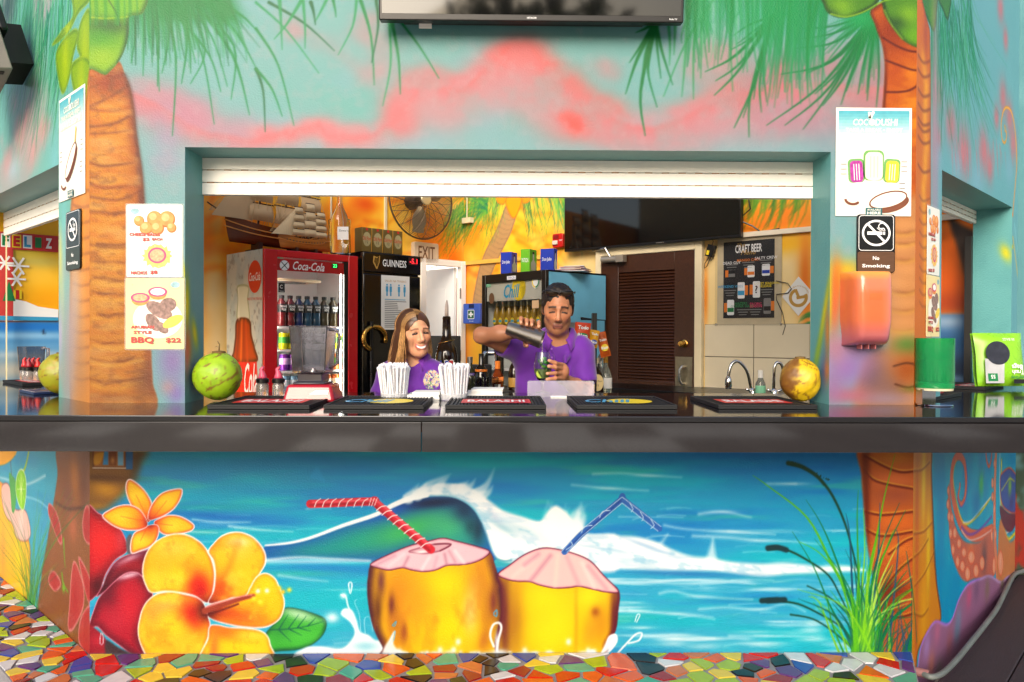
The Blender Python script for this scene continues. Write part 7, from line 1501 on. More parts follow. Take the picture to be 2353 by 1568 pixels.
def bottle(px,Y,z,prof,m,label,parts=(),cap=None,name='bottle',n=20,grp=None):
    p = atY(px,800,Y);t = thing(name,label,'bottle',T(p.x,Y,z),grp);MB().lathe(prof,n).build('glass',m,t)
    if cap: MB().lathe(cap[0],14).build('cap',cap[1],t)
    for (kind,a) in parts:
        if kind == 'band': MB().lathe([(a[0],a[1]),(a[0]+.0006,a[1]+.002),(a[0]+.0006,a[2]-.002),(a[0],a[2])],n,cap=False).build('label',a[3],t)
        elif kind == 'txt': txt(a[0],a[1],t,a[2],a[3],a[4],w=a[5],bold=.01,M=UPR)
    return t
gdark = mat('dark spirit glass',(34,18,10),rough=.06,var=.05,spec=.7);gblk = mat('black glass',(10,10,10),rough=.06,var=0,spec=.7);gwht = mat('pale spirit glass',(210,214,200),rough=.05,trans=.8,var=0);gamb = mat('amber spirit',(120,50,16),rough=.06,var=.05,spec=.7);ggrn = mat('olive glass',(50,52,30),rough=.06,var=.05,spec=.7)
s = 4.72/FPX
t = bottle(1026,4.72,ZB,[(.001,0),(.066,0),(.069,.01),(.069,.2),(.06,.245),(.04,.285),(.03,.31),(.026,.36),(.024,.42),(.026,.425),(.022,.44)],gdark,'big brown rum bottle with heart sticker and white pourer',name='rum_bottle')
MB().tube([(0,0,.44),(0,0,.47),(0,0,.5),(.001,0,.54)],[.012,.012,.011,.004],10).build('pourer',mat('frosted pourer',(226,206,196),rough=.3),t,smooth=True);MB().tube([(.05*math.cos(q),.05*math.sin(q),.285+.012*math.cos(q)) for q in np.linspace(0,6.283,24)],.0025,5).build('neck_ring',M_brass,t,smooth=True)
flat('heart_sticker',[(.012,.115),(.05,.155),(.05,.172),(.04,.18),(.03,.178),(.018,.168),(.005,.178),(-.008,.172),(-.008,.155)],M_wink,t,.0705,M=UPR);flat('heart_field',rect(.02,.045,.15,.172),M_red,t,.0712,M=UPR);flat('heart_field',rect(-.004,.018,.15,.17),M_blue,t,.0712,M=UPR);flat('heart_field',[(.014,.121),(.018,.146),(.0,.146)],mat('light red print',(226,90,90),var=0),t,.0712,M=UPR);flat('heart_field',[(.022,.121),(.042,.146),(.022,.146)],M_blue,t,.0713,M=UPR);bandmesh('letter_i',[(-.03,.12),(-.03,.172)],.009,M_blue,t,.0708,M=UPR)
MB().lathe([(.0695,.062),(.0702,.064),(.0702,.086),(.0695,.088)],28,cap=False).build('label',M_wink,t);txt('MAMAJUANA',M_blue,t,.0,.075,.0716,w=.085,h=.016,bold=.02,M=UPR)
bottle(1080,4.62,ZB,[(.001,0),(.04,0),(.042,.008),(.042,.07),(.03,.11),(.016,.135),(.014,.18)],ggrn,'olive liqueur bottle with purple neck label and grey cap',(('band',(.0385,.085,.1,mat('purple label',(84,60,140),var=0))),('txt',('ROMANA',M_wink,0,.092,.041,.035))),([(.0165,.16),(.0165,.195),(0,.197)],M_steel),grp='spirit bottles on the back bar')
bottle(1106,4.60,ZB,[(.001,0),(.042,0),(.044,.008),(.044,.09),(.03,.125),(.016,.15),(.014,.21)],gblk,'black sambuca bottle with orange neck label',(('band',(.0365,.108,.122,M_org)),('txt',('ROMANA',M_ink,0,.115,.0385,.034))),([(.0155,.2),(.0155,.215),(0,.216)],M_black),grp='spirit bottles on the back bar')
bottle(1144,4.50,ZB,[(.001,0),(.03,0),(.032,.006),(.034,.08),(.022,.11),(.013,.13),(.013,.17)],gamb,'square amber orange liqueur bottle with orange label',(('txt',('COINTREAU',M_ink,0,.062,.0352,.05)),),([(.0155,.13),(.016,.175),(0,.176)],M_org),n=8,grp='spirit bottles on the back bar')
t = [o for o in COL.objects if o.get('label') == 'square amber orange liqueur bottle with orange label'][0];flat('label',[(-.033,.045),(.033,.06),(.033,.085),(-.033,.07)],M_org,t,.0338,M=UPR);flat('label',rect(-.016,.016,.0,.04),M_paper,t,.0338,M=UPR)
bottle(1183,4.55,ZB,[(.001,0),(.036,0),(.038,.006),(.038,.1),(.03,.14),(.014,.17),(.013,.2)],gdark,'dark bottle with gold label half behind the bartender',(('band',(.0383,.02,.075,M_gold)),),([(.0145,.19),(.0145,.21),(0,.211)],M_gold),grp='spirit bottles on the back bar')
for i,(px,y_) in enumerate(((1090,4.42),(1110,4.40),(1132,4.43))):
    p = atY(px,800,y_);t = thing('tumbler',['empty cut glass tumbler, left of three behind the napkins','empty cut glass tumbler, middle of three behind the napkins','empty cut glass tumbler, right of three beside the orange liqueur'][i],'glass',T(p.x,y_,ZB),'three glass tumblers');MB().lathe([(.001,.0),(.03,0),(.037,.085),(.035,.085),(.028,.01),(.001,.009)],12,cap=False).build('glass',M_glass,t)
# beer tap tower
p = atY(1147,800,4.8);t = thing('beer_tap','chrome beer tap tower with two taps behind the bottles','beer tap',T(p.x,4.8,ZB))
MB().lathe([(.05,0),(.05,.01),(.032,.015),(.03,.2),(.036,.21),(.036,.235),(.0,.245)],20).build('column',M_chrome,t);MB().tube([(-.07,0,.215),(.07,0,.215)],.017,12).build('crossbar',M_chrome,t,smooth=35)
for sx in (-1,1): MB().tube([(sx*.068,0,.22),(sx*.09,-.02,.215),(sx*.1,-.03,.19),(sx*.1,-.03,.175)],[.013,.012,.01,.008],10).build('spout',M_chrome,t,smooth=True);MB().tube([(sx*.075,-.0,.225),(sx*.075,-.01,.25),(sx*.078,-.015,.29)],[.008,.007,.012],8).build('tap_handle',M_black,t,smooth=True)
# monitor + receipt printer
p = atY(1030,800,5.25);t = thing('till_monitor','black till monitor seen from behind next to the rum bottle','monitor',T(p.x,5.25,.9));w0,w1 = atY(985,800,5.25).x-p.x,atY(1058,800,5.25).x-p.x;zt3 = atY(1030,772,5.25).z-.9
bx('casing',M_black,t,w0,w1,0,.04,.08,zt3,.006);bx('stand',M_black,t,-.04,.04,.0,.03,-.05,.08)
p = atY(1095,830,5.1);t = thing('receipt_printer','small black receipt printer beneath the first aid box','printer',T(p.x,5.1,.97));bx('casing',M_black,t,-.1,.1,0,.15,0,.13,.01);txt('SLEEP',M_wink,t,0,.05,.001,w=.05,M=UPR)
# bottles right of the bartender
bottle(1372,5.05,zs-.1,[(.001,0),(.042,0),(.044,.01),(.044,.1),(.032,.135),(.015,.16),(.014,.22)],gdark,'brown whisky bottle with oval cream label right of the bartender',(),([(.0155,.2),(.0155,.235),(0,.236)],M_cream),grp='bottles right of the bartender')
t = [o for o in COL.objects if o.get('label') == 'brown whisky bottle with oval cream label right of the bartender'][0];flat('label',ell(0,.075,.038,.055),mat('parchment',(226,200,140),var=.05),t,.0455,M=UPR);txt('Old Parr',M_ink,t,0,.085,.0465,w=.06,M=UPR);txt('12',M_ink,t,0,.058,.0465,h=.012,M=UPR)
bottle(1392,5.15,zs-.1,[(.001,0),(.04,0),(.042,.01),(.042,.11),(.03,.15),(.016,.18),(.014,.26)],gwht,'clear cognac bottle with gold neck and white label',(('band',(.0424,.03,.1,M_paper)),),([(.0165,.2),(.0165,.275),(0,.276)],M_brass),grp='bottles right of the bartender')
bottle(1384,5.3,zs-.1,[(.001,0),(.04,0),(.042,.01),(.042,.2),(.03,.24),(.016,.26),(.014,.3)],gwht,'tall clear bottle with red neck behind the other two',(),([(.0165,.27),(.0165,.33),(0,.331)],M_red),grp='bottles right of the bartender')
bottle(1748,5.0,zs-.1,[(.001,0),(.03,0),(.032,.01),(.032,.07),(.02,.1),(.015,.115)],gwht,'small clear dispenser bottle with mint label by the taps',(('band',(.0323,.012,.06,mat('mint sticker'))),),([(.0165,.11),(.0165,.16),(0,.161)],M_white),name='soap_bottle')
# kitchen taps
def ktap(pts,Y,label,head):
    P = [atY(x,y,Y) for x,y in pts];t = thing('kitchen_tap',label,'tap',T(P[0].x,Y,zs-.1),'gooseneck taps');o = P[0].copy();o.z = zs-.1
    Q = [tuple(v) for v in spline([q-o for q in P],5)];MB().tube(Q,.0105,10).build('neck',M_chrome,t,smooth=True);q = P[-1]-o;MB().lathe([(.014,.02),(.022,0),(.024,-.04),(.02,-.055),(0,-.056)],14,T(q)).build('spray_head',M_chrome,t);MB().lathe([(.02,-.055),(.021,-.064),(0,-.065)],14,T(q)).build('nozzle',M_black,t)
    MB().lathe([(.024,0),(.022,.03),(.014,.04)],14,T(0,0,0)).build('base',M_chrome,t)
    for sx in (-1,1): MB().tube([(sx*.01,0,.02),(sx*.05,-.01,.035)],[.01,.007],8).build('lever',M_chrome,t,smooth=True)
ktap([(1730,910),(1726,895),(1719,860),(1708,840),(1694,830),(1681,838),(1675,856),(1674,872)],5.05,'chrome gooseneck tap, left one before the cream tiles',0);ktap([(1779,910),(1778,890),(1779,850),(1782,838),(1788,833),(1796,838),(1801,855),(1802,872)],5.0,'chrome gooseneck tap partly behind the yellow coconut',0)
# snack rack with crisp bags
p = atY(1372,700,4.95);t = thing('snack_rack','black wire snack rack with hanging clips behind the bartender','rack',T(p.x,4.95,zs-.1));zt3 = atY(1372,734,4.95).z-(zs-.1)
MB().tube([(0,.05,0),(0,.05,zt3),(-.1,.05,zt3+.01),(-.1,.0,zt3+.005)],.006).build('pole',M_black,t);MB().tube([(-.1,.05,zt3),(.06,.05,zt3-.005),(.06,.04,zt3-.2)],.005).build('arm',M_black,t);bx('foot',M_black,t,-.08,.08,0,.1,0,.01);bx('clip',M_black,t,-.03,-.0,.0,.05,zt3-.08,zt3+.04)
def bag(px,py,w,h,Y,rot,c1,c2,label):
    p = atY(px,py,Y);t = thing('crisp_bag',label,'crisp bag',T(p) @ Matrix.Rotation(rot,4,'Y'),'bags of crisps on the rack');n = 9;fr_,bk = [],[]
    for j in range(n):
        v_ = j/(n-1);row,rb = [],[]
        for i in range(n): u_ = i/(n-1);e = (math.sin(math.pi*u_)*math.sin(math.pi*v_)) ** .5;row.append(((u_-.5)*w*(1+.03*math.sin(9*v_)),-.028*e-.004*math.sin(7*u_+5*v_),(v_-.5)*h));rb.append(((u_-.5)*w*(1+.03*math.sin(9*v_)),.02*e,(v_-.5)*h))
        fr_.append(row);bk.append(rb[::-1])
    MB().grid(fr_).grid(bk).build('pouch',c1,t,smooth=True);flat('emblem',ell(0,-.02,w*.36,h*.14),c2,t,.036,M=UPR);txt('Todo',M_wink,t,0,.03,.037,w=w*.7,bold=.04,M=UPR);txt('Rico',M_wink,t,0,-.02,.038,w=w*.65,bold=.04,M=UPR);return t
bo = mat('orange foil',(214,70,26),rough=.3,var=.15,scale=18);by = mat('yellow foil',(232,170,30),rough=.3,var=.15,scale=18)
bag(1338,764,.095,.12,4.7,.1,bo,M_green,'orange foil crisp bag hanging behind the bartender');bag(1364,779,.06,.11,4.75,.15,by,M_blue,'yellow foil crisp bag in the middle of the rack');bag(1386,792,.065,.16,4.85,-.25,mat('red green foil',(196,90,30),rough=.3,var=.4,scale=9),M_yel,'tilted red and green crisp bag at the right of the rack')
# ================================================================ things fixed to the outside walls
M_teal = mat('poster teal',(60,160,176),rough=.5,var=.12,scale=30);M_post = mat('poster cream',(248,242,226),rough=.5,var=.02);M_purple = mat('berry print',(176,50,150),rough=.5,var=.4,scale=60);M_pop = mat('lemon ice print',(244,200,50),rough=.5,var=.1);M_milk = mat('milk ice print',(250,236,206),rough=.5,var=.05);M_brn = mat('coconut print',(120,66,40),rough=.6,var=.2);M_line = mat('green line print',(110,170,90),var=0)
def ice_poster(W,xl,xr,yt,yb,label,coconut_only=False):
    t,a,b_ = mounted('ice_poster',label,'poster',W,xl,xr,yt,yb,.006,'two drink and ice cream posters')
    MB().box(-a,a,-b_,b_,-.004,-.001).build('board',M_post,t,bevel=.001);n = 10
    for i in range(n):
        y0,y1 = b_*(1-.058*i)-.012,b_*(1-.058*(i+1))-.012;k = i/n
        flat('sky_band',rect(-a+.01,a-.01,y1,y0),mat('poster sky %d' % i,tuple(int(x*(1-k)+y*k) for x,y in zip((78,168,182),(238,238,222))),rough=.5,var=.1,scale=40),t,.0)
    txt('COC',M_post,t,-a*.36,b_*.73,.0015,w=a*.4,h=b_*.12,shear=.12,bold=.015);txt('DUSHI',M_post,t,a*.32,b_*.73,.0015,w=a*.6,h=b_*.13,shear=.12,bold=.015);flat('pineapple',ell(-a*.06,b_*.73,a*.09,b_*.06),M_post,t,.0018);bandmesh('leafage',[(-a*.12,b_*.8),(-a*.02,b_*.93)],.012,M_post,t,.0018);bandmesh('leafage',[(-a*.12,b_*.8),(-a*.14,b_*.92)],.01,M_post,t,.0018)
    txt('TAKE A BREAK \u2022 ENJOY',M_post,t,0,b_*.575,.0015,w=a*1.5,bold=.02);txt('HAVE FUN!',mat('poster white',(252,250,244),var=0,emit=0),t,0,b_*.44,.0015,w=a*1.55,h=b_*.13,bold=.03)
    if not coconut_only:
        def pop(x,y,w,h,m,rot):
            M = T(x,y,0) @ Rz(rot);flat('ice_outline',rrect(-w-.008,w+.006,-h,h+.008,w*.6),M_line,t,.0012,M=M);flat('ice_pop',rrect(-w,w,-h,h,w*.6),m,t,.0018,M=M);flat('stick',rect(-w*.25,w*.25,-h*1.4,-h),M_post,t,.0013,M=M)
            for q in (-.4,0,.4): flat('ice_ridge',rect(w*q-w*.06,w*q+w*.06,-h*.8,h*.7),M_post if m is not M_milk else mat('cream ridge',(236,214,170),var=0),t,.0022,M=M)
        pop(-a*.46,-b_*.18,a*.17,b_*.2,M_purple,.06);pop(a*.48,-b_*.18,a*.17,b_*.2,M_pop,-.06);pop(0,-b_*.08,a*.23,b_*.26,M_milk,0)
        cx,cy,rx,ry,ro = a*.38,-b_*.70,a*.5,b_*.14,.25
    else:
        cx,cy,rx,ry,ro = 0,-b_*.3,a*.55,b_*.13,.75
        bandmesh('straw',[(a*.3,-b_*.05),(a*.4,b_*.3)],.01,M_pop,t,.002)
    flat('coconut_shell',ell(cx+.01,cy-ry*.5,rx,ry*1.1,rot=ro),M_brn,t,.0021);flat('coconut_flesh',ell(cx,cy,rx,ry,rot=ro),M_post,t,.0026);bandmesh('coconut_edge',ell(cx,cy,rx,ry,rot=ro)+[ell(cx,cy,rx,ry,rot=ro)[0]],.006,M_brn,t,.003)
    bandmesh('coconut_slice',ell(-a*.55,-b_*.68,a*.2,b_*.1,n=12,a0=3.2,a1=5.6),.01,M_brn,t,.002)
    flat('available_box',rect(-a*.22,a*.22,-b_*.985,-b_*.85),mat('dark teal print',(30,96,100),var=0),t,.0034);txt('AVAILABLE',M_post,t,0,-b_*.885,.004,w=a*.36,bold=.01);txt('HERE',M_post,t,0,-b_*.945,.004,w=a*.36,h=b_*.05,bold=.03)
    for x,y in ((-a*.8,-b_*.05),(a*.8,b_*.0),(a*.75,-b_*.4)):
        for j in range(3): flat('small_print',rect(x-a*.08,x+a*.08,y-j*.02,y-j*.02+.003),M_grey,t,.001)
    return t
ice_poster(W_F,1921,2095,248,497,'ice pop poster with three coloured pops on the right pier');ice_poster(W_L,135,194,212,455,'coconut drink poster on the narrow left angled pier',True)

def no_smoking(W,xl,xr,yt,yb,label,whole):
    t,a,b_ = mounted('no_smoking_sign',label,'sign',W,xl,xr,yt,yb,.008,'no smoking signs');pb_ = mat('sign black',(16,16,16),rough=.25,var=0);pbr = mat('sign brown',(92,62,40),rough=.35,var=.15,scale=10,aniso=(1,12,1)) if whole else mat('sign dark green',(36,42,30),rough=.3)
    MB().prism(rrect(-a,a,-b_,b_,.012),-.006,.0).build('plate',pb_,t,bevel=.001);zb_ = -b_*.28;flat('lower_field',rrect(-a+.003,a-.003,-b_+.003,zb_,.009),pbr,t,.0006)
    s_ = a*.9;cy = (zb_+b_)/2;hy_ = (b_-zb_)/2*.93;bandmesh('border',rrect(-s_,s_,cy-hy_,cy+hy_,.012)+[rrect(-s_,s_,cy-hy_,cy+hy_,.012)[0]],.0022,M_wink,t,.0010)
    r = min(a,hy_)*.84;C_ = ell(0,cy,r*.92,r*.92*(hy_/a if whole else hy_/a*1.0),n=40);bandmesh('ring',C_+[C_[0]],r*.14,M_wink,t,.0014);bandmesh('slash',[(-r*.62,cy+r*.64),(r*.62,cy-r*.64)],r*.15,M_wink,t,.0018)
    flat('cigarette',rect(-r*.62,r*.4,cy-r*.12,cy+r*.10),M_wink,t,.0012)
    for q in (.45,.55): flat('ember',rect(r*q,r*(q+.06),cy-r*.12,cy+r*.1),M_wink,t,.0012)
    bandmesh('smoke',spline([(r*.6,cy+r*.15),(r*.52,cy+r*.32),(r*.3,cy+r*.3),(r*.16,cy+r*.42),(r*.24,cy+r*.62),(r*.4,cy+r*.66)],5).tolist(),r*.055,M_wink,t,.0012)
    bandmesh('smoke',spline([(r*.5,cy+r*.15),(r*.42,cy+r*.22),(r*.24,cy+r*.2),(r*.06,cy+r*.36)],5).tolist(),r*.05,M_wink,t,.0013)
    txt('No',M_wink,t,0,(zb_-b_)/2+b_*.14,.0014,h=b_*.13,bold=.02);txt('Smoking',M_wink,t,0,(zb_-b_)/2-b_*.14,.0014,w=a*1.45,h=b_*.15,bold=.02);return t
no_smoking(W_F,1969,2057,493,627,'black and brown no smoking sign on the right pier',True);no_smoking(W_L,151,184,484,620,'dark green no smoking sign on the left angled pier',False)

def menu_sheet(W,xl,xr,yt,yb,kind,label):
    t,a,b_ = mounted('menu_sheet',label,'menu',W,xl,xr,yt,yb,.004,'laminated food menus on the piers');yel = kind == 'bbq'
    flat('sheet',rrect(-a,a,-b_,b_,.006),mat('menu yellow',(250,226,160),rough=.3,var=.05) if yel else mat('menu white',(250,246,236),rough=.3,var=.02),t,0,t=.0012);flat('laminate',rrect(-a-.006,a+.006,-b_-.006,b_+.006,.008),mat('clear laminate',(240,240,235),rough=.08,alpha=.25,var=0),t,-.0014)
    red = mat('menu red',(216,60,56),var=0);sh = mat('menu shadow green',(90,120,100),var=0)
    def T_(s_,x,y,w,h=None): txt(s_,sh,t,x+.0022,y-.0022,.0014,w=w,h=h,bold=.03);txt(s_,red,t,x,y,.002,w=w,h=h,bold=.03)
    fo = mat('fried orange',(238,150,80),rough=.6,var=.25,scale=50);mg = mat('magenta bowl',(216,66,120),rough=.5,var=.1);sal = mat('salsa print',(226,170,130),rough=.6,var=.4,scale=120);nch = mat('nacho print',(246,200,110),rough=.6,var=.3,scale=70);meat = mat('grilled meat print',(150,120,110),rough=.6,var=.6,scale=60);corn = mat('corn print',(248,214,90),rough=.6,var=.15,scale=90)
    flat('logo',ell(-a*.7 if not yel else a*.7,b_*.82,a*.16,b_*.09),mat('logo print',(150,190,196),var=.4,scale=60),t,.001)
    if not yel:
        for x,y,r in ((-a*.3,b_*.35,.19),(-.0,b_*.62,.22),(a*.45,b_*.6,.24),(a*.1,b_*.35,.2),(-a*.55,b_*.55,.15),(a*.62,b_*.36,.14)): (flat('cheese_ball',ell(x,y,a*r*1.25),mat('fried rim',(214,112,50),rough=.6,var=.3,scale=60),t,.0008+.0001*r),flat('cheese_ball',ell(x-.002,y+.003,a*r*1.1),fo,t,.001+.0001*r),flat('cheese_ball',ell(x-.006,y+.008,a*r*.6),mat('fried light',(248,182,120),rough=.6,var=.2,scale=60),t,.0013+.0001*r))
        T_('CHEESE BALLS',-a*.35,b_*.18,a*1.1,b_*.085);T_('$2',-a*.3,b_*.04,a*.26,b_*.1);T_('EACH',a*.1,b_*.05,a*.36,b_*.075)
        rr = np.random.default_rng(4)
        for i in range(16): q = i*.39;flat('nacho',[(a*(.1+.42*math.cos(q))+dx*.016,b_*(-.42+.26*math.sin(q))+dy*.016) for dx,dy in ((math.cos(q*7),math.sin(q*7)),(math.cos(q*7+2),math.sin(q*7+2)),(math.cos(q*7+4),math.sin(q*7+4)))],nch,t,.0010+.00001*i)
        flat('nacho_bed',ell(a*.1,-b_*.42,a*.46,b_*.27),nch,t,.0009);flat('bowl',ell(a*.1,-b_*.4,a*.33,b_*.22),mg,t,.0016);flat('bowl_filling',ell(a*.1,-b_*.4,a*.26,b_*.17),sal,t,.002);T_('NACHOS',-a*.55,-b_*.88,a*.58,b_*.095);T_('$8',-a*.02,-b_*.87,a*.26,b_*.11)
    else:
        flat('plate',ell(a*.1,-b_*.15,a*.85,b_*.55),mat('plate print',(250,244,230),var=.03),t,.0006)
        for x,y in ((-a*.5,b_*.45),(a*.1,b_*.62)): flat('bowl',ell(x,y-b_*.06,a*.3,b_*.17),fo,t,.0012);flat('bowl',ell(x,y,a*.33,b_*.14),mg,t,.0014);flat('bowl_filling',ell(x,y,a*.25,b_*.1),sal if x < 0 else M_paper,t,.0018)
        for x,y,rx,ry,ro in ((a*.15,b_*.1,.5,.2,-.5),(a*.45,b_*.25,.3,.2,.3),(-a*.05,-b_*.25,.36,.17,-.9),(a*.25,-b_*.4,.26,.13,-.7)): flat('grilled_meat',ell(x,y,a*rx,b_*ry,rot=ro,n=14),meat,t,.0014+.0002*rx)
        flat('corn_cob',ell(a*.62,-b_*.22,a*.38,b_*.14,rot=.5),corn,t,.0022);T_('ARUBIAN',-a*.42,-b_*.38,a*.8,b_*.085);T_('STYLE',-a*.42,-b_*.53,a*.62,b_*.085);T_('BBQ',-a*.42,-b_*.76,a*.78,b_*.2);T_('$22',a*.64,-b_*.76,a*.52,b_*.15)
    return t
menu_sheet(W_F,291,419,471,637,'cheese','white laminated menu with cheese balls and nachos on the left pier');menu_sheet(W_F,289,423,640,802,'bbq','yellow laminated barbecue menu on the left pier');menu_sheet(W_R,2131,2159,477,632,'cheese','white laminated cheese ball menu on the right angled pier');menu_sheet(W_R,2129,2159,634,774,'bbq','yellow laminated barbecue menu on the right angled pier')

# soap dispenser sprayed with mural colours
t,a,b_ = mounted('hand_dryer','glossy orange spray-painted wall dispenser below the no smoking sign','dispenser',W_F,1930,2034,627,795,.0)
n = 26;V = [];K = [];hs = 14
prof = [(0,-1.0),(.35,-.985),(.7,-.93),(.9,-.84),(.97,-.7),(1.0,-.3),(1.0,.4),(.97,.75),(.93,.93),(.85,.985),(.6,1.0),(0,1.0)]
for j,(dd_,yy) in enumerate(prof):
    for i in range(n+1):
        q = i/n*2-1;xx = a*(abs(q) ** .8)*(1 if q > 0 else -1)*(1-.08*(yy < -.6));z = .115*dd_*(1-abs(q) ** 5.0) ;V.append((xx,b_*yy,z+.001))
        c = np.array((216,108,66.));u_ = (q+1)/2
        c = c*(1-sstep(.55,.9,u_))+np.array((214,130,120.))*sstep(.55,.9,u_);c = c*(1-.6*sstep(-.3,-.9,yy))+np.array((150,84,130.))*.6*sstep(-.3,-.9,yy);c = c*(1-.7*sstep(.7,1,yy))+np.array((240,170,60.))*.7*sstep(.7,1,yy);K.append(c)
Fc = np.array([(j*(n+1)+i,j*(n+1)+i+1,(j+1)*(n+1)+i+1,(j+1)*(n+1)+i) for j in range(len(prof)-1) for i in range(n)])
npmesh('cover',np.array(V),Fc,np.array(K),mat('sprayed gloss plastic',attr='paint',rough=.2,var=.1,scale=9,coat=.6),t,smooth=True)
MB().box(-a*.3,a*.25,b_*.22,b_*.4,.1145,.1165).build('window',mat('orange window',(226,110,64),rough=.2),t,bevel=.001);[MB().box(-a*.35+i*.028,-a*.35+i*.028+.004,-b_-.012,-b_*.96,.02,.06).build('cutter',mat('cutter plastic',(190,110,110),rough=.4),t) for i in range(3)]

# television over the opening
u0,u1,v0,v1 = span(W_F,871,1571,-200,49,.11);t = thing('outdoor_television','large black television mounted above the bar opening','television',W_F.frame((u0+u1)/2,v0,.11) @ Matrix.Rotation(math.radians(7),4,'X'));w = (u1-u0)/2;h = .69
MB().box(-w,w,0,h,-.05,0).build('casing',mat('television bezel',(30,28,28),rough=.3),t,bevel=.004);MB().box(-w+.012,w-.012,.024,h-.012,0,.0012).build('screen',mat('dark screen',(6,6,9),rough=.05,var=0,spec=.7),t);txt('HITACHI',M_wink,t,0.0,.012,.001,w=.036,bold=.02);txt('Roku TV',M_wink,t,w-.04,.012,.001,w=.03,bold=.02)
bb = MB();bb.box(-w*.85,w*.75,.002,.03,-.075,-.051);bb.build('vent_strip',mat('vent plastic',(50,56,54),rough=.6),t);vb = MB();[vb.box(x,x+.003,.0005,.003,-.073,-.053) for x in np.arange(-w*.5,w*.5,.007)];o = vb.build('vent_slots',M_ink,t);o['kind'] = 'stuff';bx('white_tag',M_paper,t,-w+.15,-w+.2,-.016,.003,-.06,-.056);MB().box(-.2,.2,.2,.5,-.1,-.051).build('bracket',M_black,t)

# screen on the left angled wall (only its edge in view)
p = W_L.uv(8,130,.22);t = thing('side_speaker','grey wall box on a black bracket at the top left edge','speaker',W_L.frame(p[0]-.33,p[1]+.13,.14) @ Matrix.Rotation(.28,4,'Z') @ Matrix.Rotation(.2,4,'X'));gm2 = mat('grey casing',(132,124,118),rough=.4)
MB().box(-.5,.02,-.10,.36,.0,.08).build('casing',gm2,t,bevel=.006);MB().box(-.03,-.005,-.103,-.099,.03,.06).build('port',M_ink,t);MB().box(-.08,.012,.10,.24,-.04,-.002).build('bracket',M_black,t,bevel=.01);MB().box(-.3,-.1,.0,.2,-.14,-.002).build('wall_arm',M_black,t)

# cup dispenser on the right of the counter
p = atZ(2147,932,ZC);t = thing('cup_dispenser','translucent green cup dispenser on a polished steel foot','dispenser',T(p.x,p.y,ZC));s_ = p.y/FPX;gq = mat('green translucent plastic',(40,190,112),rough=.08,trans=.65,var=.05,spec=.6)
r = 41*s_;z0 = (932-893)*s_;z1 = (932-776)*s_
MB().lathe([(.066,0),(.068,.003),(.066,.006),(0,.007)],32).build('foot',M_chrome,t);bx('pillar',M_chrome,t,-.066,-.012,-.03,.03,.007,z0);MB().lathe([(r*.93,z0-.006),(r*.95,z0),(r*.95,z0+.024),(r*.9,z0+.026)],32).build('cup_rim',mat('cup cream',(236,226,190),rough=.5),t);MB().lathe([(r*.985,z0+.004),(r,z0+.012),(r,z1),(r*.97,z1),(r*.97,z0+.03)],40,cap=False).build('cylinder',gq,t);MB().lathe([(r*.7,z0+.03),(r*.86,z0+.12),(0,z0+.121)],24).build('cup_stack',mat('kraft cups',(206,170,120),rough=.7),t)
# trash bag pack, upside down
p = atZ(2302,895,ZC);t = thing('trash_bag_pack','upside-down lime green pack of trash bags on the right counter','package',T(p.x,p.y,ZC+.018) @ Rz(math.radians(8)) @ Matrix.Rotation(math.radians(-8),4,'X'));s_ = p.y/FPX;w,h = 62*s_,124*s_;lime = mat('lime pack',(140,206,40),rough=.28,var=.06,scale=14)
P = [[((u_*2-1)*w*(1+.02*math.sin(7*v_)),-.045*(1-abs(2*u_-1) ** 4)*(1-abs(2*v_-1) ** 6)-.003*math.sin(11*u_+4*v_),v_*h) for u_ in np.linspace(0,1,15)] for v_ in np.linspace(0,1,13)];Q = [[(x,-y*.6+.02,z) for x,y,z in row[::-1]] for row in P];MB().grid(P).grid(Q).build('pouch',lime,t,smooth=True)
zf_ = .052;flat('window_print',ell(-w*.35,h*.60,w*.5,h*.22),mat('black bag print',(46,46,56),rough=.3,var=.5,scale=20),t,zf_,M=UPR);flat('white_print',[(-w*.95,h*.04),(-w*.2,h*.04),(-w*.1,h*.45),(-w*.9,h*.5)],mat('grey bag print',(190,190,192),rough=.4,var=.2,scale=14),t,zf_-.001,M=UPR);flat('count_box',rect(-w*.85,-w*.45,h*.08,h*.22),M_green,t,zf_+.001,M=UPR)
UD = UPR @ Rz(math.pi)
for s2,x,y,ww_ in (('Trash',.42,.24,.5),('Bags',.40,.35,.45),('Heavy Duty',.45,.15,.7)): txt(s2,M_wink if s2 != 'Heavy Duty' else M_green,t,-w*x,-h*y,zf_+.001,w=w*ww_,bold=.02,M=UD)
txt('55',M_wink,t,w*.65,-h*.16,zf_+.002,h=h*.07,bold=.02,M=UD);flat('brand_box',rect(w*.2,w*.75,h*.03,h*.11),M_ink,t,zf_+.001,M=UPR);txt('50 BAGS',M_wink,t,-w*.2,-h*.86,zf_-.008,w=w*.5,M=UD)
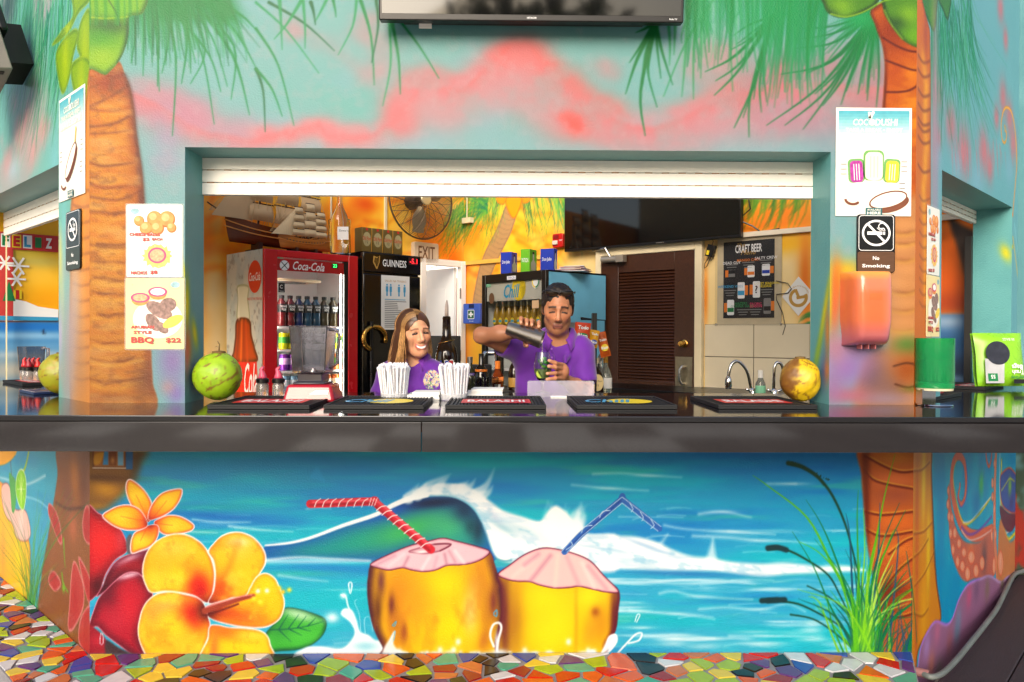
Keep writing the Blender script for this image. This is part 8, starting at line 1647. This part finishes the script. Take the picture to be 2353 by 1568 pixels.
# festive banner inside, seen through the left opening
t,a,b_ = mounted('festive_banner','red festive banner with coloured letters and snowflakes on the inner left wall','banner',W_BL,-60,134,535,738,.01);bred = mat('banner red',(206,60,56),rough=.6,var=.06)
flat('top_strip',rect(-a,a,b_*.62,b_),bred,t,0,t=.001);flat('side_strip',rect(-a,-a*.1,-b_,b_*.62),bred,t,.0001,t=.001);flat('snow_strip',[(-a*.1,-b_),(a,-b_*.95),(a,-b_*.72),(a*.5,-b_*.66),(a*.2,-b_*.55),(-a*.1,-b_*.5)],M_wink,t,.0005);flat('snow_shadow',[(-a,-b_),(a,-b_*.98),(a,-b_*.9),(-a,-b_*.88)],M_cyan,t,.001)
for i,(ch,m) in enumerate(zip('FELIZ',(M_green,M_red,M_cyan,M_green,M_wink))): x = a*(-.28+.26*i);flat('letter_tile',rect(x-a*.11,x+a*.11,b_*.66,b_*.96),(M_wink,M_yel,M_wink,M_red,M_red)[i],t,.001);txt(ch,m,t,x,b_*.81,.002,w=a*.16,h=b_*.24,bold=.05)
for x,y,s2 in ((a*.02,b_*.25,.06),(-a*.02,-b_*.05,.05),(-a*.3,b_*.3,.05)):
    for k in range(3): q = k*math.pi/3;bandmesh('snowflake',[(x-s2*math.cos(q),y-s2*math.sin(q)),(x+s2*math.cos(q),y+s2*math.sin(q))],.012,M_wink,t,.0015+k*.0002)
flat('tree_print',[(-a*.35,-b_*.55),(-a*.05,-b_*.55),(-a*.2,-b_*.1)],M_green,t,.002);flat('gift_print',rect(-a*.1,a*.1,-b_*.5,-b_*.3),M_yel,t,.0015);flat('gift_print',rect(-.01,.01,-b_*.5,-b_*.3),M_red,t,.002)
# garden hose along the deck and pipe stub
hp = [(2120,1548),(2140,1556),(2165,1548),(2195,1520),(2230,1478),(2262,1438),(2290,1400),(2310,1360),(2330,1322),(2352,1312),(2380,1300)]
P = [atZ(x,y,ZD+.03) for x,y in hp];t = thing('garden_hose','grey green painted hose lying along the deck edge by the wall','hose',T(P[0]));MB().tube([tuple(q) for q in spline([p_-P[0] for p_ in P],5)],.012,10).build('hose',mat('painted hose',(104,110,108),rough=.45,var=.25,scale=6),t,smooth=True);MB().tube([(-.03,.03,0),(.02,-.01,0)],.018,12).build('pipe_stub',mat('terracotta pipe',(150,104,104),rough=.6),t)
# ================================================================ people (smooth-blended fields -> one continuous skin)
def rot_between(yaw=0,pitch=0,roll=0): return Rz(yaw) @ Matrix.Rotation(pitch,4,'X') @ Matrix.Rotation(roll,4,'Y')
class Field:
    def __init__(s,lo,hi,res):
        s.lo = np.array(lo,float);s.res = res;s.n = np.ceil((np.array(hi)-s.lo)/res).astype(int)+1;s.f = np.full(s.n,.08,np.float32);s.ax = [s.lo[i]+res*np.arange(s.n[i]) for i in range(3)]
    def _sl(s,lo,hi):
        a = np.maximum(0,np.floor((np.array(lo)-s.lo)/s.res).astype(int));b = np.minimum(s.n,np.ceil((np.array(hi)-s.lo)/s.res).astype(int)+1)
        if (b <= a).any(): return None,None
        sl = tuple(slice(i,j) for i,j in zip(a,b));return sl,np.meshgrid(*[s.ax[i][sl[i]] for i in range(3)],indexing='ij')
    def _mix(s,sl,d,k,sub):
        a = s.f[sl]
        if sub: a,d = -a,d;h = np.maximum(k-np.abs(a-d),0)/k;s.f[sl] = -(np.minimum(a,d)-h*h*k/4)
        else: h = np.maximum(k-np.abs(a-d),0)/k;s.f[sl] = np.minimum(a,d)-h*h*k/4
    def cone(s,a,b,ra,rb,k=.02,sub=False):
        a,b = np.array(a),np.array(b);m = max(ra,rb)+.085;sl,g = s._sl(np.minimum(a,b)-m,np.maximum(a,b)+m)
        if sl is None: return
        e = b-a;q = e @ e+1e-12;P = [g[i]-a[i] for i in range(3)];t = np.clip(sum(P[i]*e[i] for i in range(3))/q,0,1)
        s._mix(sl,(np.sqrt(sum((P[i]-t*e[i]) ** 2 for i in range(3)))-(ra+(rb-ra)*t)).astype(np.float32),k,sub)
    def ell(s,c,r,k=.02,M=None,sub=False):
        c = np.array(c);m = max(r)+.085;sl,g = s._sl(c-m,c+m)
        if sl is None: return
        P = [g[i]-c[i] for i in range(3)]
        if M is not None: R = np.array(M.to_3x3());P = [sum(R[j,i]*P[j] for j in range(3)) for i in range(3)]
        q = np.sqrt(sum((P[i]/r[i]) ** 2 for i in range(3)))+1e-9;q2 = np.sqrt(sum((P[i]/r[i] ** 2) ** 2 for i in range(3)))+1e-9
        s._mix(sl,(q*(q-1)/q2).astype(np.float32),k,sub)
    def mesh(s):
        f = s.f;f[0] = f[-1] = .05;f[:,0] = f[:,-1] = .05;f[:,:,0] = f[:,:,-1] = .05
        i = f < 0;cnt = np.zeros(s.n-1,np.int8);A = [slice(0,-1),slice(1,None)]
        for x in (0,1):
            for y in (0,1):
                for z in (0,1): cnt += i[A[x],A[y],A[z]]
        act = (cnt > 0) & (cnt < 8);idx = np.full(act.shape,-1,np.int64);C = np.argwhere(act);idx[act] = np.arange(len(C));acc = np.zeros((len(C),3));w = np.zeros(len(C))
        for ax in range(3):
            for u in (0,1):
                for v in (0,1):
                    o = [0,0,0];ot = [k for k in range(3) if k != ax];o[ot[0]] = u;o[ot[1]] = v;p = C+o;q = p.copy();q[:,ax] += 1
                    a = f[tuple(p.T)];b = f[tuple(q.T)];m = (a < 0) != (b < 0);t = np.where(m,a/(a-b+1e-12),0);pos = p.astype(float);pos[:,ax] += t;acc += pos*m[:,None];w += m
        V = acc/w[:,None]*s.res+s.lo;Q = []
        for ax in range(3):
            o1,o2 = [k for k in range(3) if k != ax];a = np.take(i,range(0,s.n[ax]-1),ax);b = np.take(i,range(1,s.n[ax]),ax);E = np.argwhere(a != b);E = E[(E[:,o1] > 0) & (E[:,o2] > 0) & (E[:,o1] < s.n[o1]-1) & (E[:,o2] < s.n[o2]-1)]
            if not len(E): continue
            flip = i[tuple(E.T)];g = []
            for d1,d2 in ((0,0),(1,0),(1,1),(0,1)): p = E.copy();p[:,o1] -= d1;p[:,o2] -= d2;g.append(idx[tuple(p.T)])
            q = np.stack(g,1);fl = flip if ax != 1 else ~flip;q[~fl] = q[~fl][:,::-1];Q.append(q)
        return V,np.concatenate(Q)[:,::-1]
def subdiv(V,F,m,n=3):
    A = V[F[m]];t = np.linspace(0,1,n+1);G = ((A[:,None,None,0]*(1-t)[None,:,None,None]+A[:,None,None,1]*t[None,:,None,None])*(1-t)[None,None,:,None]+(A[:,None,None,3]*(1-t)[None,:,None,None]+A[:,None,None,2]*t[None,:,None,None])*t[None,None,:,None])
    B = len(A);k = n+1;I = np.arange(B*k*k).reshape(B,k,k);Q = np.stack([I[:,:-1,:-1],I[:,1:,:-1],I[:,1:,1:],I[:,:-1,1:]],-1).reshape(-1,4);P = np.concatenate([V,G.reshape(-1,3)]);_,first,inv = np.unique(np.round(P,6),axis=0,return_index=True,return_inverse=True);inv = inv.ravel()
    return P[first],np.concatenate([inv[F[~m]],inv[Q+len(V)]])
def face_refine(V,F,c,M):
    L = (V-np.array(c)) @ np.array(M.to_3x3());ok = (L[:,1] < -.04) & (np.abs(L[:,0]) < .075) & (L[:,2] > -.09) & (L[:,2] < .06);return subdiv(V,F,ok[F].all(1))
def collar(par,nb,r,front,lift,dz=0.):
    top,out,low = [],[],[]
    for t_ in np.linspace(-1,1,25):
        a = t_*2.55;s,c_ = math.sin(a),math.cos(a);e = max(0,abs(t_)-.62)/.38;dn = e*front
        top.append(Vector((nb[0]+r*s*(1-.25*e),nb[1]+.01+r*c_-.012*e,nb[2]+lift-dn*.75)));out.append(Vector((nb[0]+(r+.016)*s*(1-.12*e),nb[1]+.01+(r+.016)*c_-.016*e,nb[2]+lift-.004-dn*.8)));low.append(Vector((nb[0]+(r+.034)*s*(1+.05*e),nb[1]+.01+(r+.03)*c_-.02*e,nb[2]+lift-.036-dn*1.05)))
    b = MB().grid([top,out,low]);V = np.array(b.v);C = np.empty((len(V),3));C[:] = (112,36,160);o = npmesh('collar',V,np.array(b.f),C,cloth_m,par,smooth=True);o.matrix_parent_inverse = par.matrix_basis.inverted();md = o.modifiers.new('thick','SOLIDIFY');md.thickness = .005
def mixc(C,w,col): w = np.clip(w,0,1)[:,None];return C*(1-w)+np.array(col,float)*w
def gauss(d,s): return np.exp(-(d/s) ** 2)
skin_m = mat('skin',attr='paint',rough=.45,var=.02,scale=40,k=1,sss=.12);cloth_m = mat('purple polo knit',attr='paint',rough=.75,var=.05,scale=20,bump=.0004,bscale=700,sheen=.3);hair_m = mat('hair',attr='paint',rough=.38,var=.12,scale=90,aniso=(6,6,.6))
def head(f,c,M,k=1.0,fem=False):
    P = lambda x,y,z: tuple(Vector(c)+M.to_3x3() @ Vector((x*k*.95,y*k,z*k)));E = lambda p,r,kk=.02: f.ell(P(*p),[q*k for q in r],kk,M)
    S = lambda p,q,a,b,kk=.012: f.cone(P(*p),P(*q),a*k,b*k,kk)
    E((0,.014,.035),(.074,.093,.088));E((0,-.02,-.038),(.053 if not fem else .058,.068,.082));S((0,-.062,-.098),(0,-.06,-.1),.024 if not fem else .02,.024 if not fem else .02,.03)
    for s_ in (-1,1):
        S((s_*.041,.004,-.06),(s_*.027,-.04,-.09),.027 if not fem else .022,.02,.03);S((s_*.042,-.054,-.01),(s_*.05,-.03,-.005),.024,.022,.03);S((s_*.011,-.092,-.03),(s_*.012,-.088,-.031),.0095,.009,.008);E((s_*.078,.014,-.004),(.010,.02,.031),.01)
        S((s_*.032,-.0725,.012),(s_*.034,-.072,.012),.0135,.0135,.010);S((s_*.012,-.08,.032),(s_*.045,-.068,.034),.011 if not fem else .007,.008,.015)
        f.ell(P(s_*.03,-.094,.014),[.016*k,.012*k,.010*k],.014,M,sub=True)
    S((0,-.084,.022),(0,-.106,-.022),.008,.0125,.012);S((-.02,-.080,-.058),(.02,-.080,-.058),.008,.008,.01);S((-.016,-.081,-.0685),(.016,-.081,-.0685),.009,.009,.008)
    return P
def person_paint(V,c,M,k,base,lip,brow,fem):
    L = ((V-np.array(c)) @ np.array(M.to_3x3()))/k;x,y,z = L.T;fr_ = (y < -.045) & (np.abs(z) < .14) & (np.abs(x) < .08);ax = np.abs(x);n = fbm(V[:,0]*30+9,V[:,2]*30+V[:,1]*17,5,3)
    C = np.empty((len(V),3));C[:] = base;C *= (0.93+.14*n)[:,None]
    C = mixc(C,fr_*gauss(ax-.04,.018)*gauss(z+.02,.02)*.14,(196,96,70));C = mixc(C,fr_*gauss(x,.012)*gauss(z+.024,.012)*.12,(190,100,76))
    bz = .036-.25*np.maximum(0,ax-.03) ** 1*1.2
    C = mixc(C,fr_*sstep(.005,.002,np.abs(z-bz)-(.0018 if not fem else .0008))*sstep(.009,.015,ax)*sstep(.056,.046,ax)*(.8 if not fem else .7),brow)
    lid = .008 if not fem else .012
    C = mixc(C,fr_*sstep(.0045,.0015,np.abs(z-lid+.9*np.maximum(0,ax-.03)*.3)-(.0012 if not fem else .002))*sstep(.014,.019,ax)*sstep(.05,.044,ax)*.95,(34,20,16))
    if fem: C = mixc(C,fr_*sstep(1.25,.8,np.hypot((ax-.031)/.0125,(z-.010)/.0052)),(46,28,22));C = mixc(C,fr_*sstep(1.2,.6,np.hypot((ax-.029)/.003,(z-.0115)/.002))*.6,(220,210,200))
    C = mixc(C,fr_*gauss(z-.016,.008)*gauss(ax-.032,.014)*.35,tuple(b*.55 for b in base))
    if not fem:
        C = mixc(C,fr_*sstep(.028,.02,ax)*sstep(.0125,.009,np.abs(z+.064)),lip);C = mixc(C,fr_*sstep(.0025,.001,np.abs(z+.0635))*(ax < .026),(84,40,34))
        C = mixc(C,(y < 0)*sstep(-.03,-.06,z)*sstep(-.14,-.11,z)*.28+fr_*gauss(z+.047,.006)*(ax < .028)*.4,(70,44,32))
    else:
        cz = -.066+ax ** 2*14
        C = mixc(C,fr_*sstep(.035,.029,ax)*sstep(.0125,.0095,np.abs(z-cz)),lip);C = mixc(C,fr_*sstep(.029,.025,ax)*sstep(.0075,.0058,np.abs(z-cz-.0005)+ax*.1),(244,240,234));C = mixc(C,fr_*gauss(np.abs(ax-.043),.004)*gauss(z+.045,.02)*.4,(130,70,50))
    return C
def px3(x,y,Y): return np.array(atY(x,y,Y))

# ---------------------------------------------------------------- bartender pouring
hc = px3(1282,712,3.98);hM = rot_between(math.radians(-3),math.radians(17),math.radians(2));q = px3
lo = q(1085,960,3.9);hi = q(1385,640,4.1);f = Field((lo[0],3.52,.93),(hi[0],4.24,hi[2]+.02),.0036)
head(f,hc,hM);nb = q(1283,795,4.06);f.cone(hc+[0,.03,-.06],nb,.056,.06,.03)
S1,E1,W1 = q(1196,806,4.06),q(1106,771,3.90),q(1203,763,3.77);S2,E2,W2 = q(1336,808,4.06),q(1347,905,3.96),q(1291,868,3.73)
f.ell(q(1264,880,4.1),(.165,.095,.27),.03);f.cone(q(1215,812,4.08),q(1322,812,4.08),.065,.065,.04);f.cone(nb,q(1230,800,4.08),.05,.05,.04);f.cone(nb,q(1325,802,4.08),.05,.05,.04)
for S_,E_,W_2 in ((S1,E1,W1),(S2,E2,W2)): f.cone(S_,E_,.053,.038,.03);f.cone(E_,E_*.55+W_2*.45,.037,.039,.03);f.cone(E_*.55+W_2*.45,W_2,.038,.027,.03)
p1 = q(1219,764,3.755);f.cone(W1,p1,.028,.03,.02);f.ell(p1,(.042,.02,.036),.02)
for (kx,tx,ty) in ((1202,1197,741),(1213,1210.5,745),(1225,1222,746),(1238,1238,750)): f.cone(q(kx,ty+12,3.762),q(kx,ty-6,3.735),.0105,.0105,.008);f.cone(q(kx,ty-6,3.735),q(tx,ty-9,3.69),.0105,.0095,.006);f.cone(q(tx,ty-9,3.69),q(tx,ty+1,3.655),.0095,.0085,.005)
f.cone(q(1205,776,3.75),q(1208,794,3.71),.012,.011,.01);f.cone(q(1208,794,3.71),q(1211,795,3.66),.011,.009,.008)
p2 = q(1292,854,3.70);f.cone(W2,p2,.03,.032,.02);f.ell(p2,(.026,.034,.042),.02)
for i,(ky,tx,ty) in enumerate(((838,1262,829),(847,1261,842),(859,1258,859),(870,1257,872))): a = q(1287,ky,3.662);b_ = q(1276,ky-3+i,3.615);f.cone(q(1292,ky+3,3.69),a,.0115,.011,.008);f.cone(a,b_,.011,.0098,.005);f.cone(b_,q(tx,ty,3.60),.0098,.0085,.005)
f.cone(q(1290,842,3.72),q(1272,832,3.70),.013,.01,.01)
V,Fq = f.mesh();V,Fq = face_refine(V,Fq,hc,hM);C = person_paint(V,hc,hM,1.0,(184,124,90),(156,92,82),(44,28,22),False)
for tx,ty in ((1197,741),(1210.5,745),(1222,746),(1238,750),(1262,829),(1261,842),(1258,859),(1257,872)): pt = q(tx,ty,3.65 if ty < 800 else 3.594);C = mixc(C,gauss(np.linalg.norm(V-pt,axis=1),.008)*.8,(222,170,140))
MAN = thing('person','person in a purple polo shirt pouring a drink from a steel shaker','person',T(hc[0],4.1,-.1));o = npmesh('body',V,Fq,C,skin_m,MAN,k=.95,smooth=True);o.matrix_parent_inverse = MAN.matrix_basis.inverted()
def shirt(name,f,parent,emblem=None,base=(98,28,150)):
    V,Fq = f.mesh();C = np.empty((len(V),3));C[:] = base;C *= (.9+.2*fbm(V[:,0]*14+5,V[:,2]*14+2,4,3))[:,None]
    if emblem is not None:
        d = np.stack([(V[:,0]-emblem[0])/.042,(V[:,2]-emblem[2])/.05],1);m = (np.hypot(*d.T) < 1) & (V[:,1] < emblem[1]+.1);n = fbm(V[:,0]*55,V[:,2]*75,9,2);pal = np.array([(226,190,150),(70,130,190),(206,120,100),(230,220,190),(110,150,110),(104,32,150)]);ii = np.clip(((n-.25)*12).astype(int),0,5);C[m] = pal[ii[m]]
    o = npmesh(name,V,Fq,C,cloth_m,parent,smooth=True);o.matrix_parent_inverse = parent.matrix_basis.inverted();return o
def fold(f,amp,s1,s2): g = np.meshgrid(*f.ax,indexing='ij');f.f += (amp*(np.sin(g[0]*s1+g[2]*s2)*np.sin(g[2]*s1*.6-g[0]*s2*.8+g[1]*12)+.5*np.sin(g[0]*s2*1.9-g[2]*s1*1.3))).astype(np.float32)
f = Field((lo[0],3.8,.80),(hi[0]+.03,4.26,q(0,745,4.06)[2]),.0042)
f.ell(q(1262,880,4.1),(.184,.118,.29),.03);f.ell(q(1258,960,4.1),(.178,.122,.26),.03);f.cone(q(1208,813,4.08),q(1328,813,4.08),.081,.081,.05);f.cone(nb+[0,.02,-.01],q(1225,804,4.08),.062,.062,.05);f.cone(nb+[0,.02,-.01],q(1330,806,4.08),.062,.062,.05)
f.cone(S1,S1*.62+E1*.38,.071,.066,.03);f.cone(S2,S2*.36+E2*.64,.071,.068,.03);fold(f,.0050,34,23)
e1 = S1*.60+E1*.40;f.cone(e1+(E1-S1)*.0,e1+(E1-S1)*.5,.056,.06,.008,True);e2 = S2*.34+E2*.66;f.cone(e2,e2+(E2-S2)*.3,.056,.06,.008,True)
f.cone(nb+[0,0,.0],hc+[0,.03,-.05],.061,.07,.01,True);f.cone(q(1278,790,3.95),q(1271,822,3.93),.036,.006,.01,True)
cp_ = [nb+[.0,.075,.025],nb+[-.066,.03,.02],nb+[-.066,-.04,-.012],nb+[-.035,-.085,-.06]];cq = [nb+[.0,.075,.025],nb+[.068,.03,.02],nb+[.066,-.04,-.014],nb+[.03,-.09,-.064]]
for cc in (cp_,cq):
    for a,b_ in zip(cc[:-1],cc[1:]): f.cone(a,b_,.011,.011,.012);f.cone(a+[0,0,-.016],b_+[0,-.004,-.018],.009,.009,.012)
shirt('polo_shirt',f,MAN);collar(MAN,nb,.068,.085,.098)
for px_,py_ in ((1267.5,802,),(1268,822)): c_ = q(px_,py_,3.966);MB().lathe([(.0055,0),(.0055,.002),(0,.0025)],10,T(Vector(c_)) @ Matrix.Rotation(math.pi/2,4,'X')).build('button',mat('purple button',(150,90,190),rough=.3),MAN,world=True)
f = Field((hc[0]-.12,hc[1]-.15,hc[2]-.1),(hc[0]+.12,hc[1]+.15,hc[2]+.17),.0036);P = lambda x,y,z: tuple(Vector(hc)+hM.to_3x3() @ Vector((x,y,z)))
f.ell(P(0,.024,.046),(.083,.094,.09),.01,hM);n3 = np.meshgrid(*f.ax,indexing='ij');f.f += (.0018*(np.sin(n3[0]*190)*np.sin(n3[2]*170+n3[1]*150)+np.sin(n3[1]*230+n3[0]*90))).astype(np.float32);f.ell(P(0,-.115,-.002),(.068,.1,.085),.006,hM,True);f.ell(P(0,-.02,-.11),(.1,.1,.115),.012,hM,True)
for s_ in (-1,1): f.cone(P(s_*.073,-.012,.03),P(s_*.073,-.01,-.012),.011,.007,.01)
V,Fq = f.mesh();C = np.empty((len(V),3));C[:] = (34,26,22);o = npmesh('hair',V,Fq,C,mat('short black hair',attr='paint',rough=.5,var=.3,scale=300),MAN,smooth=True);o.matrix_parent_inverse = MAN.matrix_basis.inverted()
def legs(par,c,Y):
    f = Field((c-.26,Y-.2,-.1),(c+.26,Y+.2,.98),.012);f.ell((c,Y,.82),(.17,.12,.2),.03)
    for s_ in (-1,1): f.cone((c+s_*.09,Y,.75),(c+s_*.1,Y-.01,.36),.09,.065,.03);f.cone((c+s_*.1,Y-.01,.36),(c+s_*.1,Y+.01,-.02),.065,.06,.03);f.cone((c+s_*.1,Y+.02,-.05),(c+s_*.11,Y-.12,-.06),.045,.04,.02)
    V,Fq = f.mesh();C = np.empty((len(V),3));C[:] = (30,30,36);o = npmesh('trousers',V,Fq,C,cloth_m,par,smooth=True);o.matrix_parent_inverse = par.matrix_basis.inverted()
legs(MAN,hc[0]-.04,4.1)
# sunglasses on the head
SGM = Matrix.Translation(Vector(hc)) @ hM;SG = thing('sunglasses','dark sunglasses pushed up on the hair of the pouring person','sunglasses',SGM @ T(0,-.066,.105) @ Matrix.Rotation(.35,4,'X'));dk = mat('brown lens',(50,40,30),rough=.06,var=0,spec=.7)
for s_ in (-1,1): MB().sphere((s_*.036,0,0),(.034,.012,.02),16,10).build('lens',dk,SG,smooth=True);MB().tube([(s_*.07,0,.004),(s_*.082,.03,-.01),(s_*.084,.09,-.06)],.003,6).build('temple_arm',M_black,SG,smooth=True)
MB().tube([(-.07,-.002,.014),(-.03,-.012,.02),(0,-.012,.012),(.03,-.012,.02),(.07,-.002,.014)],.0035,6).build('frame',M_black,SG,smooth=True)
# shaker and glass
a,b_ = Vector(q(1166,754,3.69)),Vector(q(1245,781,3.66));ax_ = (b_-a);L_ = ax_.length;t = thing('cocktail_shaker','tilted steel cocktail shaker tin held over the glass','shaker',Matrix.Translation(a) @ ax_.to_track_quat('Z','Y').to_matrix().to_4x4())
MB().lathe([(.0,.004),(.029,.0),(.032,.004),(.0435,L_),(.045,L_+.002),(.0425,L_+.002),(.031,.01),(0,.012)],32,cap=False).build('tin',mat('worn steel tin',(176,164,150),rough=.3,metal=1,var=.12,scale=30,aniso=(1,1,.2)),t)
g = q(1247,840,3.65);t = thing('cocktail_glass','stemmed glass of green mint and lime cocktail held in hand','glass',T(g[0],3.65,ZC+.002));s_ = 3.65/FPX;H = .197
MB().lathe([(.001,0),(.036,.002),(.034,.006),(.008,.014),(.006,.04),(.008,.055),(.028,.07),(.041,.1),(.043,.125),(.038,.165),(.033,H),(.0318,H),(.0365,.165),(.0415,.125),(.0395,.101),(.027,.073),(.0,.062)],32,cap=False).build('glass',M_glass,t)
MB().lathe([(.0,.064),(.026,.074),(.038,.101),(.0405,.118),(0,.119)],28).build('drink',mat('mint drink',(170,196,110),rough=.1,trans=.5,var=.35,scale=60),t)
for i in range(9): r1 = random.uniform(.0,.028);q1 = i*2.4;bb = MB();bb.sphere((r1*math.cos(q1),r1*math.sin(q1),.125+.005*i),(.013,.003,.009),8,6,None);bb.build('mint_leaf',mat('mint leaf',(60,150,40),rough=.5,var=.2),t,smooth=True,M=Rz(q1))
MB().lathe([(.0,-.002),(.02,-.002),(.02,.002),(0,.002)],18,T(-.014,-.026,.094) @ Matrix.Rotation(1.3,4,'X') @ Matrix.Rotation(.5,4,'Y')).build('lime_slice',mat('lime slice',(190,210,80),rough=.4,var=.1),t)
a,b_ = q(1245,790,3.66),q(1246,838,3.655);t = thing('poured_liquid','thin stream of liquid falling from the shaker into the glass','liquid',T(Vector(a)));MB().tube([(0,0,0),tuple((b_-a)*.4+[.002,0,0]),tuple(b_-a)],[.003,.002,.0015],8).build('stream',M_glass,t,smooth=True)

# ---------------------------------------------------------------- smiling woman
hc = px3(955,768,4.03);hM = rot_between(math.radians(26),math.radians(5),math.radians(-5));kf = .96
lo = q(845,970,4.0);hi = q(1040,700,4.1);f = Field((lo[0],3.72,.93),(hi[0],4.26,hi[2]+.02),.0036);head(f,hc,hM,kf,True);nb = q(951,838,4.08);f.cone(hc+[0,.03,-.06],nb,.047,.05,.03)
S1,E1,W1 = q(891,864,4.08),q(870,930,4.03),q(884,960,3.82);S2,E2,W2 = q(1009,864,4.08),q(1022,925,4.0),q(1000,950,3.82)
f.ell(q(950,930,4.1),(.15,.09,.25),.03);f.cone(q(905,862,4.09),q(998,862,4.09),.055,.055,.04);f.cone(nb,q(915,850,4.09),.042,.045,.04);f.cone(nb,q(988,850,4.09),.042,.045,.04)
for S_,E_,W_2 in ((S1,E1,W1),(S2,E2,W2)):
    f.cone(S_,E_,.05,.04,.03);f.cone(E_,W_2,.038,.025,.03);f.ell(W_2+[0,-.06,0],(.03,.05,.016),.02)
    for j in range(4): f.cone(W_2+[-.022+.015*j,-.1,0],W_2+[-.026+.018*j,-.15+.012*abs(j-1.5),-.008],.009,.0075,.006)
    f.cone(W_2+[.02,-.05,0],W_2+[.045,-.095,-.004],.011,.009,.008)
V,Fq = f.mesh();V,Fq = face_refine(V,Fq,hc,hM);C = person_paint(V,hc,hM,kf,(218,158,122),(200,104,96),(96,62,42),True)
WOM = thing('person','smiling person with long straight highlighted hair in a purple polo shirt','person',T(hc[0],4.1,-.1));o = npmesh('body',V,Fq,C,skin_m,WOM,k=.95,smooth=True);o.matrix_parent_inverse = WOM.matrix_basis.inverted()
f = Field((lo[0],3.82,.80),(hi[0],4.26,q(0,805,4.08)[2]),.0042);f.ell(q(950,925,4.1),(.178,.115,.25),.03);f.ell(q(948,985,4.1),(.16,.12,.24),.03);f.cone(q(903,864,4.09),q(1000,864,4.09),.07,.07,.05);f.cone(nb+[0,.02,-.015],q(912,854,4.09),.052,.056,.05);f.cone(nb+[0,.02,-.015],q(990,854,4.09),.052,.056,.05)
f.cone(q(920,890,4.03),q(980,890,4.03),.06,.06,.04);f.cone(S1,S1*.45+E1*.55,.064,.062,.03);f.cone(S2,S2*.45+E2*.55,.064,.062,.03);fold(f,.0046,40,24)
for S_,E_ in ((S1,E1),(S2,E2)): e1 = S_*.45+E_*.55;f.cone(e1,e1+(E_-S_)*.4,.052,.056,.008,True)
f.cone(nb,hc+[0,.03,-.05],.053,.06,.01,True);f.cone(q(957,838,3.97),q(956,868,3.94),.032,.006,.01,True)
for sx in (-1,1):
    cc = [nb+[0,.065,.02],nb+[sx*.057,.02,.012],nb+[sx*.055,-.04,-.016],nb+[sx*.028+.01,-.085,-.06]]
    for a,b_ in zip(cc[:-1],cc[1:]): f.cone(a,b_,.010,.010,.012);f.cone(a+[0,0,-.014],b_+[0,-.004,-.016],.008,.008,.012)
shirt('polo_shirt',f,WOM,q(991,874,3.96));legs(WOM,hc[0],4.1);collar(WOM,nb,.058,.075,.082)
# hair: cap + long ribbons
f = Field((hc[0]-.13,hc[1]-.16,hc[2]-.16),(hc[0]+.13,hc[1]+.17,hc[2]+.16),.004);P = lambda x,y,z: tuple(Vector(hc)+hM.to_3x3() @ (Vector((x,y,z))*kf));f.ell(P(0,.022,.04),(.082,.094,.088),.01,hM);f.cone(P(0,.07,.0),P(0,.07,-.1),.06,.045,.03);f.ell(P(.006,-.115,-.012),(.064,.098,.09),.012,hM,True)
V,Fq = f.mesh();C = np.empty((len(V),3));C[:] = (88,54,32);o = npmesh('hair',V,Fq,C,hair_m,WOM,smooth=True);o.matrix_parent_inverse = WOM.matrix_basis.inverted()
rr = np.random.default_rng(77);VV,FF,CC = [],[],[];n0 = 0
for i in range(1500):
    sd = -1 if rr.random() < .55 else 1;y0 = rr.uniform(-.07,.09);r = 1+rr.uniform(.03,.11);pts = [];top = .04+.09*math.sqrt(max(0,1-((y0-.02)/.1) ** 2))*r;wmax = .084*math.sqrt(max(.2,1-((y0-.02)/.105) ** 2))*r
    yend = max(y0,-.03) if sd < 0 else max(y0,.0)
    for t_ in np.linspace(0,1,7): ph = t_*1.62;pts.append((sd*wmax*math.sin(ph)-.012,y0+(yend-y0)*t_,.04+(top-.04)*math.cos(ph)))
    Wp = [np.array(P(*p_)) for p_ in pts];L_ = rr.uniform(.17,.29) if sd < 0 else rr.uniform(.1,.18);e = Wp[-1];dx = rr.uniform(-.03,.012) if sd < 0 else rr.uniform(-.03,.02);dy = (-.07-.5*max(0,-.02-y0)) if sd < 0 else .03
    for t_ in (.25,.5,.75,1.0): Wp.append(e+np.array([dx*t_+.006*math.sin(3*t_+i),dy*t_ ** 1.3,-L_*t_]))
    S_ = spline(Wp,2);w = rr.uniform(.0012,.003);m = len(S_);tn = np.array([-1,0,0.]);nrm = np.array([.5*sd,-.85,.1])
    A_ = np.cross(np.gradient(S_,axis=0),nrm);A_ /= np.linalg.norm(A_,axis=1)[:,None]+1e-9;tp = (np.linspace(1,.25,m)*w)[:,None]
    VV.append(np.concatenate([S_-A_*tp,S_+A_*tp]));I = np.arange(m-1)+n0;FF.append(np.stack([I,I+1,I+m+1,I+m],1));n0 += 2*m
    cl = math.sin(math.floor((y0+.07)/.010)*12.9898+sd)*43758.5;c0 = np.array((84,50,28.)) if (cl-math.floor(cl)) < .6 else np.array((206,156,98.));c0 = c0*rr.uniform(.8,1.2);rt = np.linspace(.7,1.1,m)[:,None];cc = c0[None]*np.minimum(rt,1.05);CC.append(np.concatenate([cc,cc]))
o = npmesh('hair_strands',np.concatenate(VV),np.concatenate(FF),np.concatenate(CC),hair_m,WOM,smooth=True);o['kind'] = 'stuff';o.matrix_parent_inverse = WOM.matrix_basis.inverted()
